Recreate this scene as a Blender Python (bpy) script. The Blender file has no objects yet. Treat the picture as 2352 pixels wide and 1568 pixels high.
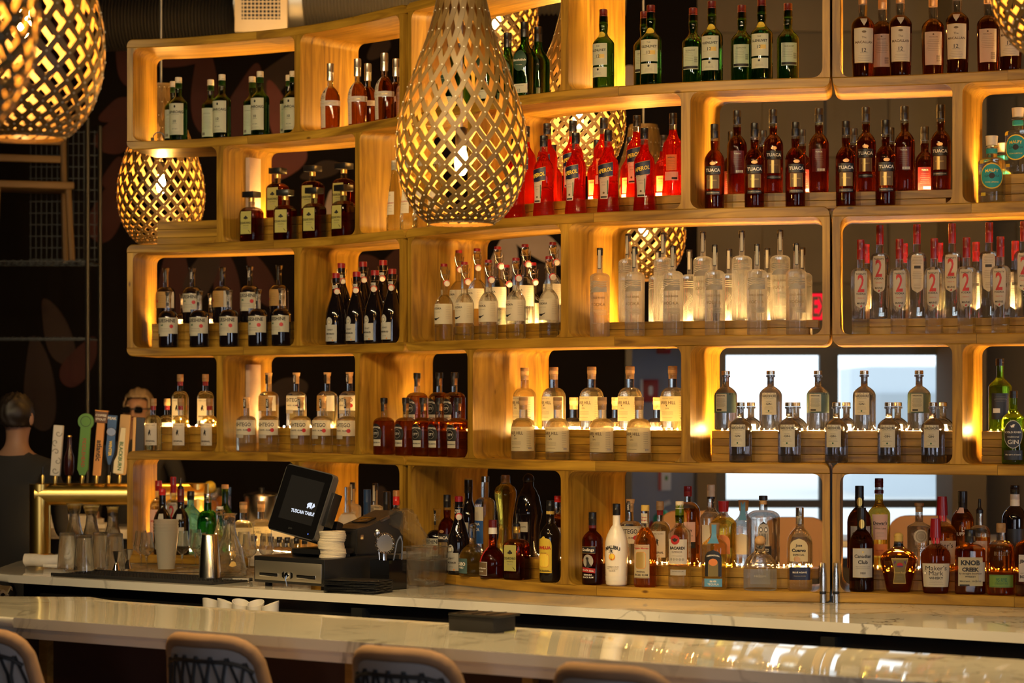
import bpy, bmesh, math, random
import numpy as np
from mathutils import Vector, Matrix
random.seed(7)
R = math.radians
PI = math.pi
SC = bpy.context.scene
COL = SC.collection

# ---------------------------------------------------------------- camera, world, lights, exposure
CAMZ = 1.65
FPX = 5553.0                                   # 85 mm lens on a 36 mm frame, in photo pixels
cam_d = bpy.data.cameras.new('camera')
cam = bpy.data.objects.new('camera', cam_d)
COL.objects.link(cam)
cam.location = (0, 0, CAMZ)
cam.rotation_euler = (R(90), 0, 0)
cam_d.lens = FPX / 2352 * 36
cam_d.shift_y = 138 / 2352
cam_d.clip_end = 200
cam_d.dof.use_dof = True
cam_d.dof.focus_distance = 8.8
cam_d.dof.aperture_fstop = 3.6
SC.camera = cam

SC.view_settings.view_transform = 'Standard'
SC.view_settings.look = 'None'
SC.view_settings.gamma = 1
SC.view_settings.use_curve_mapping = False
SC.view_settings.exposure = 0.0
cy = SC.cycles
cy.max_bounces = 14
cy.transmission_bounces = 12
cy.transparent_max_bounces = 16
cy.glossy_bounces = 5
cy.diffuse_bounces = 3
cy.sample_clamp_indirect = 4
cy.caustics_reflective = False
cy.blur_glossy = 0.5

w = bpy.data.worlds.new('daylight')
SC.world = w
w.use_nodes = True
bg = w.node_tree.nodes['Background']
bg.inputs[0].default_value = (0.82, 0.92, 1.0, 1)
bg.inputs[1].default_value = 1.9

def area(name, loc, target, sx, sy, power, col):
    l = bpy.data.lights.new(name, 'AREA')
    l.shape = 'RECTANGLE'; l.size = sx; l.size_y = sy
    l.energy = power; l.color = col
    o = bpy.data.objects.new(name, l); COL.objects.link(o)
    o.location = loc
    o.rotation_euler = (Vector(target) - Vector(loc)).to_track_quat('-Z', 'Y').to_euler()
    return o

WARM = (1.0, 0.66, 0.18)
def spot(loc, target, power, deg, col=(1.0, 0.76, 0.40), rad=0.05, blend=0.6):
    l = bpy.data.lights.new('track_and_fill_spot', 'SPOT'); l.energy = power; l.color = col
    l.spot_size = R(deg); l.spot_blend = blend; l.shadow_soft_size = rad
    o = bpy.data.objects.new('track_and_fill_spot', l); COL.objects.link(o); o.location = loc
    o.rotation_euler = (Vector(target) - Vector(loc)).to_track_quat('-Z', 'Y').to_euler()
# warm track spots on a rail hung above the bar stools, and a street window behind the camera on the right
for loc, tgt, pw in (((-2.9, 6.9, 3.35), (-1.5, 10.2, 2.3), 135), ((-2.0, 6.3, 3.35), (-0.9, 9.8, 2.2), 125), ((-1.1, 5.7, 3.35), (-0.2, 9.2, 2.1), 118),
                     ((-0.2, 5.1, 3.35), (0.5, 8.7, 2.0), 96), ((0.8, 4.5, 3.35), (1.1, 8.4, 2.0), 44), ((1.8, 4.0, 3.35), (1.8, 8.3, 2.0), 36)):
    spot(loc, tgt, pw, 62)
for loc, tgt, pw in (((-1.5, 7.0, 4.25), (-1.1, 7.2, 1.0), 300), ((-0.3, 6.2, 4.25), (-0.1, 6.7, 1.0), 300), ((1.0, 5.5, 4.25), (1.0, 5.9, 1.0), 260)):  # added overhead spots, off the rail, that brighten the bar top
    spot(loc, tgt, pw, 75, (1.0, 0.70, 0.30))
area('window_daylight', (6.2, 0.5, 2.0), (1.4, 8.2, 1.5), 2.2, 1.6, 92, (0.72, 0.82, 1.0))
for x in (-2.2, 0.7):                            # two tall street windows in the wall behind the camera
    area('window_daylight', (x, -3.9, 1.7), (0, 7, 1.2), 0.5, 2.2, 48, (0.85, 0.90, 1.0))
LED_STRENGTH = 6000.0
BULB_STRENGTH = 1150.0

# ---------------------------------------------------------------- helpers
def link(o, parent=None):
    COL.objects.link(o)
    if parent is not None:
        o.parent = parent
    return o

def tag(o, label=None, cat=None, group=None, kind=None):
    if label: o['label'] = label
    if cat: o['category'] = cat
    if group: o['group'] = group
    if kind: o['kind'] = kind
    return o

def empty(name, loc=(0, 0, 0), rz=0.0, label=None, cat=None, group=None):
    o = bpy.data.objects.new(name, None)
    o.empty_display_size = 0.05
    o.location = loc
    o.rotation_euler = (0, 0, rz)
    link(o)
    return tag(o, label, cat, group)

def mesh_of(bm, name, mats, smooth=True, auto=40):
    me = bpy.data.meshes.new(name)
    bmesh.ops.recalc_face_normals(bm, faces=bm.faces)
    if smooth:
        for f in bm.faces: f.smooth = True
        for e in bm.edges:
            if len(e.link_faces) == 2 and e.calc_face_angle(0) > R(auto): e.smooth = False
    bm.to_mesh(me); bm.free()
    for m in (mats if isinstance(mats, (list, tuple)) else [mats]):
        me.materials.append(m)
    return me

def obj(name, me, parent=None, loc=(0, 0, 0), rot=(0, 0, 0)):
    o = bpy.data.objects.new(name, me)
    o.location = loc; o.rotation_euler = rot
    return link(o, parent)

def add_box(bm, c, s, rz=0.0, bev=0.0, rot=None):
    M = Matrix.Translation(c) @ (rot if rot is not None else Matrix.Rotation(rz, 4, 'Z')) @ Matrix.Diagonal((s[0], s[1], s[2], 1))
    r = bmesh.ops.create_cube(bm, size=1, matrix=M)
    if bev > 0:
        es = list({e for v in r['verts'] for e in v.link_edges})
        bmesh.ops.bevel(bm, geom=es, offset=bev, segments=2, profile=0.5, affect='EDGES')

def box(name, mat, c, s, parent=None, rz=0.0, bev=0.0, rot=None):
    bm = bmesh.new(); add_box(bm, (0, 0, 0), s, 0, bev)
    o = obj(name, mesh_of(bm, name, mat), parent, c)
    if rot is not None: o.rotation_euler = rot
    else: o.rotation_euler = (0, 0, rz)
    return o

def add_lathe(bm, prof, n=20, cs=None, mat=0, z0=0.0, x0=0.0, y0=0.0):
    rings = []
    for (r, z) in prof:
        if r <= 1e-6:
            rings.append([bm.verts.new((x0, y0, z + z0))])
        else:
            ring = []
            for k in range(n):
                a = 2 * PI * k / n
                q = cs(a) if cs else 1.0
                ring.append(bm.verts.new((x0 + r * q * math.sin(a), y0 - r * q * math.cos(a), z + z0)))
            rings.append(ring)
    for a, b in zip(rings[:-1], rings[1:]):
        if len(a) == 1 and len(b) == 1: continue
        for k in range(n):
            k2 = (k + 1) % n
            if len(a) == 1: f = bm.faces.new((a[0], b[k2], b[k]))
            elif len(b) == 1: f = bm.faces.new((a[k], a[k2], b[0]))
            else: f = bm.faces.new((a[k], a[k2], b[k2], b[k]))
            f.material_index = mat
    return rings

def lathe(name, mat, prof, parent=None, loc=(0, 0, 0), n=24, cs=None, rot=(0, 0, 0)):
    bm = bmesh.new(); add_lathe(bm, prof, n, cs)
    return obj(name, mesh_of(bm, name, mat), parent, loc, rot)

def add_tube(bm, pts, r, n=8, closed=False, r2=None):
    pts = [Vector(p) for p in pts]
    m = len(pts); rings = []
    up = Vector((0, 0, 1)); prevn = None
    for i, p in enumerate(pts):
        if closed: t = pts[(i + 1) % m] - pts[i - 1]
        else: t = pts[min(i + 1, m - 1)] - pts[max(i - 1, 0)]
        t.normalize()
        nn = prevn if prevn is not None else (up if abs(t.z) < 0.9 else Vector((1, 0, 0)))
        nn = (nn - t * nn.dot(t)).normalized(); prevn = nn
        bb = t.cross(nn)
        rr = r if r2 is None else r + (r2 - r) * i / max(1, m - 1)
        rings.append([bm.verts.new(p + (nn * math.cos(2 * PI * k / n) + bb * math.sin(2 * PI * k / n)) * rr) for k in range(n)])
    rr_ = rings + ([rings[0]] if closed else [])
    for a, b in zip(rr_[:-1], rr_[1:]):
        for k in range(n):
            bm.faces.new((a[k], a[(k + 1) % n], b[(k + 1) % n], b[k]))
    if not closed:
        bm.faces.new(rings[0][::-1]); bm.faces.new(rings[-1])

def tube(name, mat, pts, r, parent=None, n=8, closed=False, r2=None, loc=(0, 0, 0)):
    bm = bmesh.new(); add_tube(bm, pts, r, n, closed, r2)
    return obj(name, mesh_of(bm, name, mat), parent, loc)

def add_prism(bm, poly, h0, h1, fmap):
    """poly: 2-D points; extruded between h0 and h1 through fmap(a, b, h)."""
    lo = [bm.verts.new(fmap(a, b, h0)) for a, b in poly]
    hi = [bm.verts.new(fmap(a, b, h1)) for a, b in poly]
    n = len(poly)
    bm.faces.new(lo[::-1]); bm.faces.new(hi)
    for i in range(n):
        j = (i + 1) % n
        bm.faces.new((lo[i], lo[j], hi[j], hi[i]))

def prism(name, mat, poly, z0, z1, parent=None, bev=0.0, fmap=None):
    bm = bmesh.new()
    add_prism(bm, poly, z0, z1, fmap or (lambda a, b, h: (a, b, h)))
    if bev: bmesh.ops.bevel(bm, geom=[e for e in bm.edges], offset=bev, segments=2, profile=0.5, affect='EDGES')
    return obj(name, mesh_of(bm, name, mat), parent)

def rrect(w, h, r, n=5, cx=0.0, cy=0.0):
    pts = []
    for sx, sy, a0 in ((1, 1, 0), (-1, 1, 90), (-1, -1, 180), (1, -1, 270)):
        for k in range(n + 1):
            a = R(a0 + 90 * k / n)
            pts.append((cx + sx * (w / 2 - r) + r * math.cos(a), cy + sy * (h / 2 - r) + r * math.sin(a)))
    return pts

_txt = {}
def text_mesh(s, bold=0.0, shear=0.0):
    """2-D triangles of a string, unit cap height, centred at 0: (verts, faces)."""
    k = (s, bold, shear)
    if k in _txt: return _txt[k]
    c = bpy.data.curves.new('t', 'FONT')
    c.body = s; c.size = 1.0; c.resolution_u = 2; c.offset = bold; c.shear = shear
    c.align_x = 'CENTER'
    o = bpy.data.objects.new('t', c)
    me = o.to_mesh()
    v = np.array([tuple(q.co) for q in me.vertices])
    f = [tuple(p.vertices) for p in me.polygons]
    o.to_mesh_clear()
    bpy.data.objects.remove(o); bpy.data.curves.remove(c)
    if len(v) == 0: v = np.zeros((0, 3))
    else:
        v[:, 0] -= (v[:, 0].max() + v[:, 0].min()) / 2
        v[:, 1] -= (v[:, 1].max() + v[:, 1].min()) / 2
    _txt[k] = (v, f)
    return _txt[k]

def flat_text(name, s, mat, width, parent, loc, rot, bold=0.0, shear=0.0, emboss=0.0):
    v, f = text_mesh(s, bold, shear)
    k = width / (v[:, 0].max() - v[:, 0].min())
    me = bpy.data.meshes.new(name)
    me.from_pydata([(x * k, y * k, 0) for x, y, _ in v], [], f)
    me.materials.append(mat)
    return obj(name, me, parent, loc, rot)

def X_(px, d): return (px - 1176) / FPX * d          # lateral metres of a photo column at distance d
def Z_(py, d): return CAMZ + (922 - py) / FPX * d    # height of a photo row at distance d
def P_(px, py, d): return Vector((X_(px, d), d, Z_(py, d)))

# ---------------------------------------------------------------- materials
def new_mat(name):
    m = bpy.data.materials.new(name); m.use_nodes = True
    nt = m.node_tree; nt.nodes.clear()
    out = nt.nodes.new('ShaderNodeOutputMaterial')
    return m, nt, out

def N(nt, t, **kw):
    n = nt.nodes.new(t)
    for k, v in kw.items():
        if k in n.inputs.keys(): n.inputs[k].default_value = v
        else: setattr(n, k, v)
    return n

def c4(c): return (c[0], c[1], c[2], 1.0)

def pbr(name, col, rough=0.5, metal=0.0, noise=0.0, scale=20.0, bump=0.0, spec=0.5, emit=None, es=0.0, coat=0.0):
    m, nt, out = new_mat(name)
    b = N(nt, 'ShaderNodeBsdfPrincipled')
    b.inputs['Base Color'].default_value = c4(col)
    b.inputs['Roughness'].default_value = rough
    b.inputs['Metallic'].default_value = metal
    b.inputs['Specular IOR Level'].default_value = spec
    b.inputs['Coat Weight'].default_value = coat
    if emit:
        b.inputs['Emission Color'].default_value = c4(emit); b.inputs['Emission Strength'].default_value = es
    if noise or bump:
        tc = N(nt, 'ShaderNodeTexCoord'); nz = N(nt, 'ShaderNodeTexNoise'); nz.inputs['Scale'].default_value = scale
        nz.inputs['Detail'].default_value = 4
        nt.links.new(tc.outputs['Object'], nz.inputs['Vector'])
        if noise:
            mx = N(nt, 'ShaderNodeMix', data_type='RGBA')
            mx.inputs['A'].default_value = c4([x * (1 - noise) for x in col]); mx.inputs['B'].default_value = c4([min(1, x * (1 + noise)) for x in col])
            mx.inputs[6].default_value = c4([x * (1 - noise) for x in col]); mx.inputs[7].default_value = c4([min(1, x * (1 + noise)) for x in col])
            nt.links.new(nz.outputs['Fac'], mx.inputs[0]); nt.links.new(mx.outputs[2], b.inputs['Base Color'])
        if bump:
            bp = N(nt, 'ShaderNodeBump'); bp.inputs['Strength'].default_value = bump
            nt.links.new(nz.outputs['Fac'], bp.inputs['Height']); nt.links.new(bp.outputs[0], b.inputs['Normal'])
    nt.links.new(b.outputs[0], out.inputs[0])
    return m

def glass(name, col, scatter=0.0, scol=None, rough=0.02, ior=1.36, thru=0.22):
    m, nt, out = new_mat(name)
    b = N(nt, 'ShaderNodeBsdfPrincipled')
    b.inputs['Base Color'].default_value = c4(col); b.inputs['Roughness'].default_value = rough
    b.inputs['Transmission Weight'].default_value = 1.0; b.inputs['IOR'].default_value = ior
    tr = N(nt, 'ShaderNodeBsdfTransparent'); tr.inputs[0].default_value = c4([x ** 0.5 for x in col])
    mx = N(nt, 'ShaderNodeMixShader'); mx.inputs[0].default_value = thru
    nt.links.new(b.outputs[0], mx.inputs[1]); nt.links.new(tr.outputs[0], mx.inputs[2])
    last = mx
    if scatter:
        scol = scol or col
        df = N(nt, 'ShaderNodeBsdfDiffuse'); df.inputs[0].default_value = c4(scol)
        tl = N(nt, 'ShaderNodeBsdfTranslucent'); tl.inputs[0].default_value = c4(scol)
        m2 = N(nt, 'ShaderNodeMixShader'); m2.inputs[0].default_value = 0.65
        nt.links.new(df.outputs[0], m2.inputs[1]); nt.links.new(tl.outputs[0], m2.inputs[2])
        m3 = N(nt, 'ShaderNodeMixShader'); m3.inputs[0].default_value = scatter
        nt.links.new(mx.outputs[0], m3.inputs[1]); nt.links.new(m2.outputs[0], m3.inputs[2])
        last = m3
    nt.links.new(last.outputs[0], out.inputs[0])
    return m

def paper(name, col, tl=0.35, rough=0.6, noise=0.06):
    m, nt, out = new_mat(name)
    b = N(nt, 'ShaderNodeBsdfPrincipled'); b.inputs['Roughness'].default_value = rough
    b.inputs['Base Color'].default_value = c4(col)
    tc = N(nt, 'ShaderNodeTexCoord'); nz = N(nt, 'ShaderNodeTexNoise'); nz.inputs['Scale'].default_value = 60
    mx = N(nt, 'ShaderNodeMix', data_type='RGBA')
    mx.inputs[6].default_value = c4([x * (1 - noise) for x in col]); mx.inputs[7].default_value = c4(col)
    nt.links.new(tc.outputs['Object'], nz.inputs['Vector']); nt.links.new(nz.outputs['Fac'], mx.inputs[0])
    nt.links.new(mx.outputs[2], b.inputs['Base Color'])
    t = N(nt, 'ShaderNodeBsdfTranslucent'); t.inputs[0].default_value = c4(col)
    ms = N(nt, 'ShaderNodeMixShader'); ms.inputs[0].default_value = tl
    nt.links.new(b.outputs[0], ms.inputs[1]); nt.links.new(t.outputs[0], ms.inputs[2])
    nt.links.new(ms.outputs[0], out.inputs[0])
    return m

def emis(name, col, s):
    m, nt, out = new_mat(name)
    e = N(nt, 'ShaderNodeEmission'); e.inputs[0].default_value = c4(col); e.inputs[1].default_value = s
    nt.links.new(e.outputs[0], out.inputs[0])
    return m

def wood(name, c1, c2, c3, rough=0.42, attr=True, sl=2.2, sw=26.0, knots=True):
    """Grain along the first axis of the 'wc' attribute (or object space)."""
    m, nt, out = new_mat(name)
    b = N(nt, 'ShaderNodeBsdfPrincipled'); b.inputs['Roughness'].default_value = rough
    if attr:
        at = N(nt, 'ShaderNodeAttribute', attribute_name='wc'); src = at.outputs['Vector']
    else:
        at = N(nt, 'ShaderNodeTexCoord'); src = at.outputs['Object']
    mp = N(nt, 'ShaderNodeMapping'); mp.inputs['Scale'].default_value = (sl, sw, sw)
    nt.links.new(src, mp.inputs['Vector'])
    nz = N(nt, 'ShaderNodeTexNoise'); nz.inputs['Scale'].default_value = 1.0; nz.inputs['Detail'].default_value = 5; nz.inputs['Distortion'].default_value = 1.4
    nt.links.new(mp.outputs[0], nz.inputs['Vector'])
    rp = N(nt, 'ShaderNodeValToRGB')
    rp.color_ramp.elements[0].position = 0.28; rp.color_ramp.elements[0].color = c4(c1)
    rp.color_ramp.elements[1].position = 0.72; rp.color_ramp.elements[1].color = c4(c3)
    e = rp.color_ramp.elements.new(0.5); e.color = c4(c2)
    nt.links.new(nz.outputs['Fac'], rp.inputs[0])
    last = rp.outputs[0]
    n2 = N(nt, 'ShaderNodeTexNoise'); n2.inputs['Scale'].default_value = 3.2; n2.inputs['Detail'].default_value = 2
    nt.links.new(src, n2.inputs['Vector'])
    r2 = N(nt, 'ShaderNodeValToRGB'); r2.color_ramp.elements[0].position = 0.35; r2.color_ramp.elements[0].color = (0.72, 0.70, 0.68, 1)
    r2.color_ramp.elements[1].position = 0.7; r2.color_ramp.elements[1].color = (1.1, 1.1, 1.1, 1)
    nt.links.new(n2.outputs['Fac'], r2.inputs[0])
    mu = N(nt, 'ShaderNodeMix', data_type='RGBA', blend_type='MULTIPLY'); mu.inputs[0].default_value = 1
    nt.links.new(last, mu.inputs[6]); nt.links.new(r2.outputs[0], mu.inputs[7]); last = mu.outputs[2]
    if knots:
        mk = N(nt, 'ShaderNodeMapping'); mk.inputs['Scale'].default_value = (3.0, 7.0, 7.0)
        nt.links.new(src, mk.inputs['Vector'])
        vo = N(nt, 'ShaderNodeTexVoronoi'); vo.inputs['Scale'].default_value = 1.5
        nt.links.new(mk.outputs[0], vo.inputs['Vector'])
        r3 = N(nt, 'ShaderNodeValToRGB'); r3.color_ramp.elements[0].position = 0.03; r3.color_ramp.elements[0].color = (0.22, 0.14, 0.08, 1)
        r3.color_ramp.elements[1].position = 0.075; r3.color_ramp.elements[1].color = (1, 1, 1, 1)
        nt.links.new(vo.outputs['Distance'], r3.inputs[0])
        m4 = N(nt, 'ShaderNodeMix', data_type='RGBA', blend_type='MULTIPLY'); m4.inputs[0].default_value = 0.9
        nt.links.new(last, m4.inputs[6]); nt.links.new(r3.outputs[0], m4.inputs[7]); last = m4.outputs[2]
    nt.links.new(last, b.inputs['Base Color'])
    bp = N(nt, 'ShaderNodeBump'); bp.inputs['Strength'].default_value = 0.12; bp.inputs['Distance'].default_value = 0.002
    nt.links.new(nz.outputs['Fac'], bp.inputs['Height']); nt.links.new(bp.outputs[0], b.inputs['Normal'])
    nt.links.new(b.outputs[0], out.inputs[0])
    return m

def marble(name, base, vein, rough=0.045):
    m, nt, out = new_mat(name)
    b = N(nt, 'ShaderNodeBsdfPrincipled'); b.inputs['Roughness'].default_value = rough
    tc = N(nt, 'ShaderNodeTexCoord')
    nz = N(nt, 'ShaderNodeTexNoise'); nz.inputs['Scale'].default_value = 1.6; nz.inputs['Detail'].default_value = 6; nz.inputs['Distortion'].default_value = 2.2
    nt.links.new(tc.outputs['Object'], nz.inputs['Vector'])
    rp = N(nt, 'ShaderNodeValToRGB'); els = rp.color_ramp.elements
    els[0].position = 0.0; els[0].color = c4(base); els[1].position = 1.0; els[1].color = c4(base)
    for p, c in ((0.482, base), (0.497, vein), (0.503, vein), (0.520, base)):
        e = els.new(p); e.color = c4(c)
    nt.links.new(nz.outputs['Fac'], rp.inputs[0])
    n2 = N(nt, 'ShaderNodeTexNoise'); n2.inputs['Scale'].default_value = 0.9
    nt.links.new(tc.outputs['Object'], n2.inputs['Vector'])
    r2 = N(nt, 'ShaderNodeValToRGB'); r2.color_ramp.elements[0].position = 0.42; r2.color_ramp.elements[1].position = 0.58
    nt.links.new(n2.outputs['Fac'], r2.inputs[0])
    mx = N(nt, 'ShaderNodeMix', data_type='RGBA'); mx.inputs[6].default_value = c4(base)
    nt.links.new(r2.outputs[0], mx.inputs[0]); nt.links.new(rp.outputs[0], mx.inputs[7])
    b.inputs['Specular IOR Level'].default_value = 0.32
    nt.links.new(mx.outputs[2], b.inputs['Base Color'])
    nt.links.new(b.outputs[0], out.inputs[0])
    return m

M = {}
M['pine'] = wood('stained_pine', (0.17, 0.078, 0.008), (0.36, 0.190, 0.017), (0.52, 0.290, 0.032))
M['pine_o'] = wood('riser_pine', (0.28, 0.14, 0.025), (0.42, 0.22, 0.045), (0.52, 0.29, 0.07), attr=False, sl=3.0, sw=30)
M['bamboo'] = wood('bamboo_strip', (0.10, 0.056, 0.013), (0.14, 0.080, 0.018), (0.17, 0.102, 0.024), attr=False, sl=3, sw=3, knots=False, rough=0.5)
M['marble'] = marble('white_quartz', (0.74, 0.70, 0.62), (0.30, 0.275, 0.24))
M['brass'] = pbr('polished_brass', (0.88, 0.60, 0.16), 0.30, 1.0)
M['steel'] = pbr('brushed_steel', (0.62, 0.60, 0.56), 0.22, 1.0)
M['chrome'] = pbr('chrome', (0.8, 0.79, 0.76), 0.07, 1.0)
M['drawer_steel'] = pbr('drawer_steel', (0.62, 0.57, 0.47), 0.5, 1.0, noise=0.15, scale=3)
M['black'] = pbr('black_plastic', (0.012, 0.012, 0.013), 0.35)
M['black_matte'] = pbr('black_rubber', (0.012, 0.011, 0.011), 0.8, bump=0.3, scale=160)
M['black_gloss'] = pbr('black_gloss', (0.006, 0.006, 0.007), 0.08)
M['dark_metal'] = pbr('dark_metal', (0.03, 0.032, 0.034), 0.4, 0.6)
M['white_plastic'] = pbr('white_plastic', (0.72, 0.68, 0.62), 0.4)
M['frost'] = glass('frosted_plastic', (0.85, 0.82, 0.76), 0.7, (0.8, 0.76, 0.68), 0.35)
M['clear'] = glass('clear_glass', (0.95, 0.96, 0.95), ior=1.42, thru=0.35)
M['tumbler'] = glass('tumbler_glass', (0.97, 0.975, 0.96), rough=0.0, ior=1.45, thru=0.2)
M['plastic_clear'] = glass('clear_plastic', (0.94, 0.94, 0.93), 0.02, (0.7, 0.7, 0.68), 0.03, 1.3, 0.6)
M['led'] = emis('warm_led', (1.0, 0.56, 0.18), LED_STRENGTH)
M['led_low'] = emis('dim_led', (1.0, 0.50, 0.14), LED_STRENGTH * 0.09)
M['bulb'] = emis('lamp_filament', (1.0, 0.47, 0.09), BULB_STRENGTH)
M['cable'] = pbr('lamp_cable', (0.30, 0.29, 0.28), 0.5)
M['suede'] = pbr('tan_suede', (0.30, 0.175, 0.095), 0.9, noise=0.25, scale=14)
M['stool_grey'] = pbr('grey_weave', (0.30, 0.29, 0.29), 0.8)
M['cord'] = pbr('black_cord', (0.012, 0.012, 0.014), 0.6)
M['towel'] = pbr('white_towel', (0.72, 0.68, 0.62), 0.95, noise=0.1, scale=60, bump=0.4)
M['leather_dark'] = pbr('dark_leather', (0.03, 0.02, 0.015), 0.5)
# ---------------------------------------------------------------- the room
M['ceil'] = pbr('dark_ceiling', (0.010, 0.009, 0.008), 0.9, spec=0.1)
M['floor'] = pbr('dark_floor', (0.05, 0.042, 0.036), 0.5, noise=0.3, scale=4)
M['wall_dark'] = pbr('dark_paint', (0.0065, 0.005, 0.005), 0.9, spec=0.1)
M['wall_side'] = pbr('umber_paint', (0.10, 0.07, 0.045), 0.85)
M['concrete'] = pbr('board_formed_concrete', (0.13, 0.105, 0.072), 0.85, noise=0.22, scale=1.6, bump=0.1)
M['blue_wall'] = pbr('slate_blue_paint', (0.30, 0.33, 0.42), 0.8)
M['frame_black'] = pbr('black_window_frame', (0.012, 0.014, 0.014), 0.45)
M['ext_ground'] = pbr('pale_paving', (0.62, 0.62, 0.60), 0.9)
M['ext_wall'] = pbr('pale_cladding', (0.50, 0.56, 0.62), 0.9)
M['ext_dark'] = pbr('grey_cladding', (0.34, 0.38, 0.42), 0.9)

def struct(name, mat, x0, x1, y0, y1, z0, z1):
    o = box(name, mat, ((x0 + x1) / 2, (y0 + y1) / 2, (z0 + z1) / 2), (x1 - x0, y1 - y0, z1 - z0))
    return tag(o, kind='structure')

WY = 15.0
struct('floor', M['floor'], -7.2, 7.2, -4.2, 18.2, -0.1, 0.0)
struct('ceiling', M['ceil'], -7.2, 7.2, -4.2, 18.2, 4.4, 4.5)
struct('wall_left', M['wall_dark'], -7.2, -7.0, -4.2, 15.2, 0, 4.4)
struct('wall_right', M['wall_side'], 7.0, 7.2, -4.2, 15.2, 0, 4.4)
struct('wall_front', M['wall_side'], -7.2, 7.2, -4.2, -4.0, 0, 4.4)
mural = struct('wall_back', M['wall_dark'], -7.0, 0.72, WY, WY + 0.2, 0, 4.4)
struct('wall_header', M['wall_dark'], 0.72, 1.15, WY, WY + 0.2, 2.0, 4.4)
ZS, ZT = 0.62, 1.985
wx0, wx1 = X_(1645, WY), X_(2182, WY)
struct('wall_concrete_upper', M['concrete'], 1.15, 7.0, WY, WY + 0.2, ZT, 4.4)
struct('wall_concrete_right', M['concrete'], wx1, 7.0, WY, WY + 0.2, 0, ZT)
struct('wall_concrete_pier', M['concrete'], 1.15, wx0, WY, WY + 0.2, 0, ZT)
struct('wall_concrete_lower', M['concrete'], wx0, wx1, WY, WY + 0.2, 0, ZS)
struct('trim_wall_corner', M['frame_black'], X_(2160, WY), X_(2183, WY), WY - 0.06, WY, 0, ZT)
struct('wall_pillar', M['concrete'], X_(2184, 14.5), X_(2262, 14.5), 14.45, WY, 0, 4.4)
# concrete block courses of the upper wall: shallow slabs with open joints
cb = bpy.data.meshes.new('concrete_block')
bm = bmesh.new(); add_box(bm, (0, 0, 0), (0.78, 0.02, 0.38), bev=0.008); cb = mesh_of(bm, 'concrete_block', M['concrete'])
upper = bpy.data.objects['wall_concrete_upper']
for r_ in range(6):
    for k in range(6):
        x = 1.15 + 0.40 + k * 0.79 + (0.39 if r_ % 2 else 0)
        if x > 5: continue
        p = Vector((x, WY - 0.012, ZT + 0.2 + r_ * 0.39))
        o = obj('concrete_block', cb, upper); o.location = p - upper.location

# window with two tall lights and a transom bar
win = empty('window_1', ((wx0 + wx1) / 2, WY + 0.06, ZS)); tag(win, kind='structure')
wl = win.location
def winbox(name, px0, px1, z0, z1, mat=M['frame_black'], dy=0.0, th=0.09):
    x0, x1 = X_(px0, WY), X_(px1, WY)
    return box(name, mat, ((x0 + x1) / 2 - wl.x, dy, (z0 + z1) / 2 - wl.z), (x1 - x0, th, z1 - z0), win)
zt = Z_(815, WY)
winbox('window_frame', 1645, 1668, ZS, ZT); winbox('window_frame', 1884, 1926, ZS, ZT); winbox('window_frame', 2156, 2182, ZS, ZT)
winbox('window_head', 1668, 1884, zt, ZT); winbox('window_head', 1926, 2156, zt, ZT)
zr0, zr1 = Z_(1166, WY), Z_(1148, WY)
winbox('transom_bar', 1668, 1884, zr0, zr1); winbox('transom_bar', 1926, 2156, zr0, zr1)
winbox('window_sill', 1668, 1884, ZS, ZS + 0.06); winbox('window_sill', 1926, 2156, ZS, ZS + 0.06)
M['pane'] = glass('window_glass', (0.97, 0.99, 0.985), ior=1.05, thru=0.85)
for a, b in ((1668, 1884), (1926, 2156)):
    winbox('pane', a, b, zr1, zt, M['pane'], 0.02, 0.006); winbox('pane', a, b, ZS + 0.06, zr0, M['pane'], 0.02, 0.006)

# passage beside it, painted slate blue and lit from its glazed side
struct('wall_passage_back', M['blue_wall'], 0.2, 1.31, 17.0, 17.2, 0, 2.6)
struct('wall_passage_left', M['blue_wall'], 0.2, 0.3, WY + 0.2, 17.0, 0, 2.6)
struct('ceiling_passage', M['ceil'], 0.2, 1.31, WY + 0.2, 17.2, 2.6, 2.7)
dr = empty('door_1', (1.31, 16.1, 0)); tag(dr, kind='structure')
for y in (-0.9, 0.9): box('door_frame', M['frame_black'], (0, y, 1.3), (0.06, 0.06, 2.6), dr)
box('door_frame', M['frame_black'], (0, 0, 2.57), (0.06, 1.74, 0.06), dr)
box('pane', M['pane'], (0, 0, 1.27), (0.006, 1.74, 2.53), dr)
struct('trim_passage', M['frame_black'], X_(1436, 15), X_(1451, 15), 14.95, 15.0, 0, 2.0)
# outside
struct('exterior_ground', M['ext_ground'], -20, 40, 18.3, 60, -0.3, -0.1)
eb = tag(box('exterior_building', M['ext_wall'], (14.5, 46, 0.95), (16, 4, 2.7)), kind='structure')
box('clapboard_band', M['ext_dark'], (0, -2.03, 0.55), (16, 0.06, 0.6), eb)
for i in range(4): box('building_window', M['ext_dark'], (-6 + i * 3.4, -2.04, -0.35), (1.2, 0.06, 0.8), eb)

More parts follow.
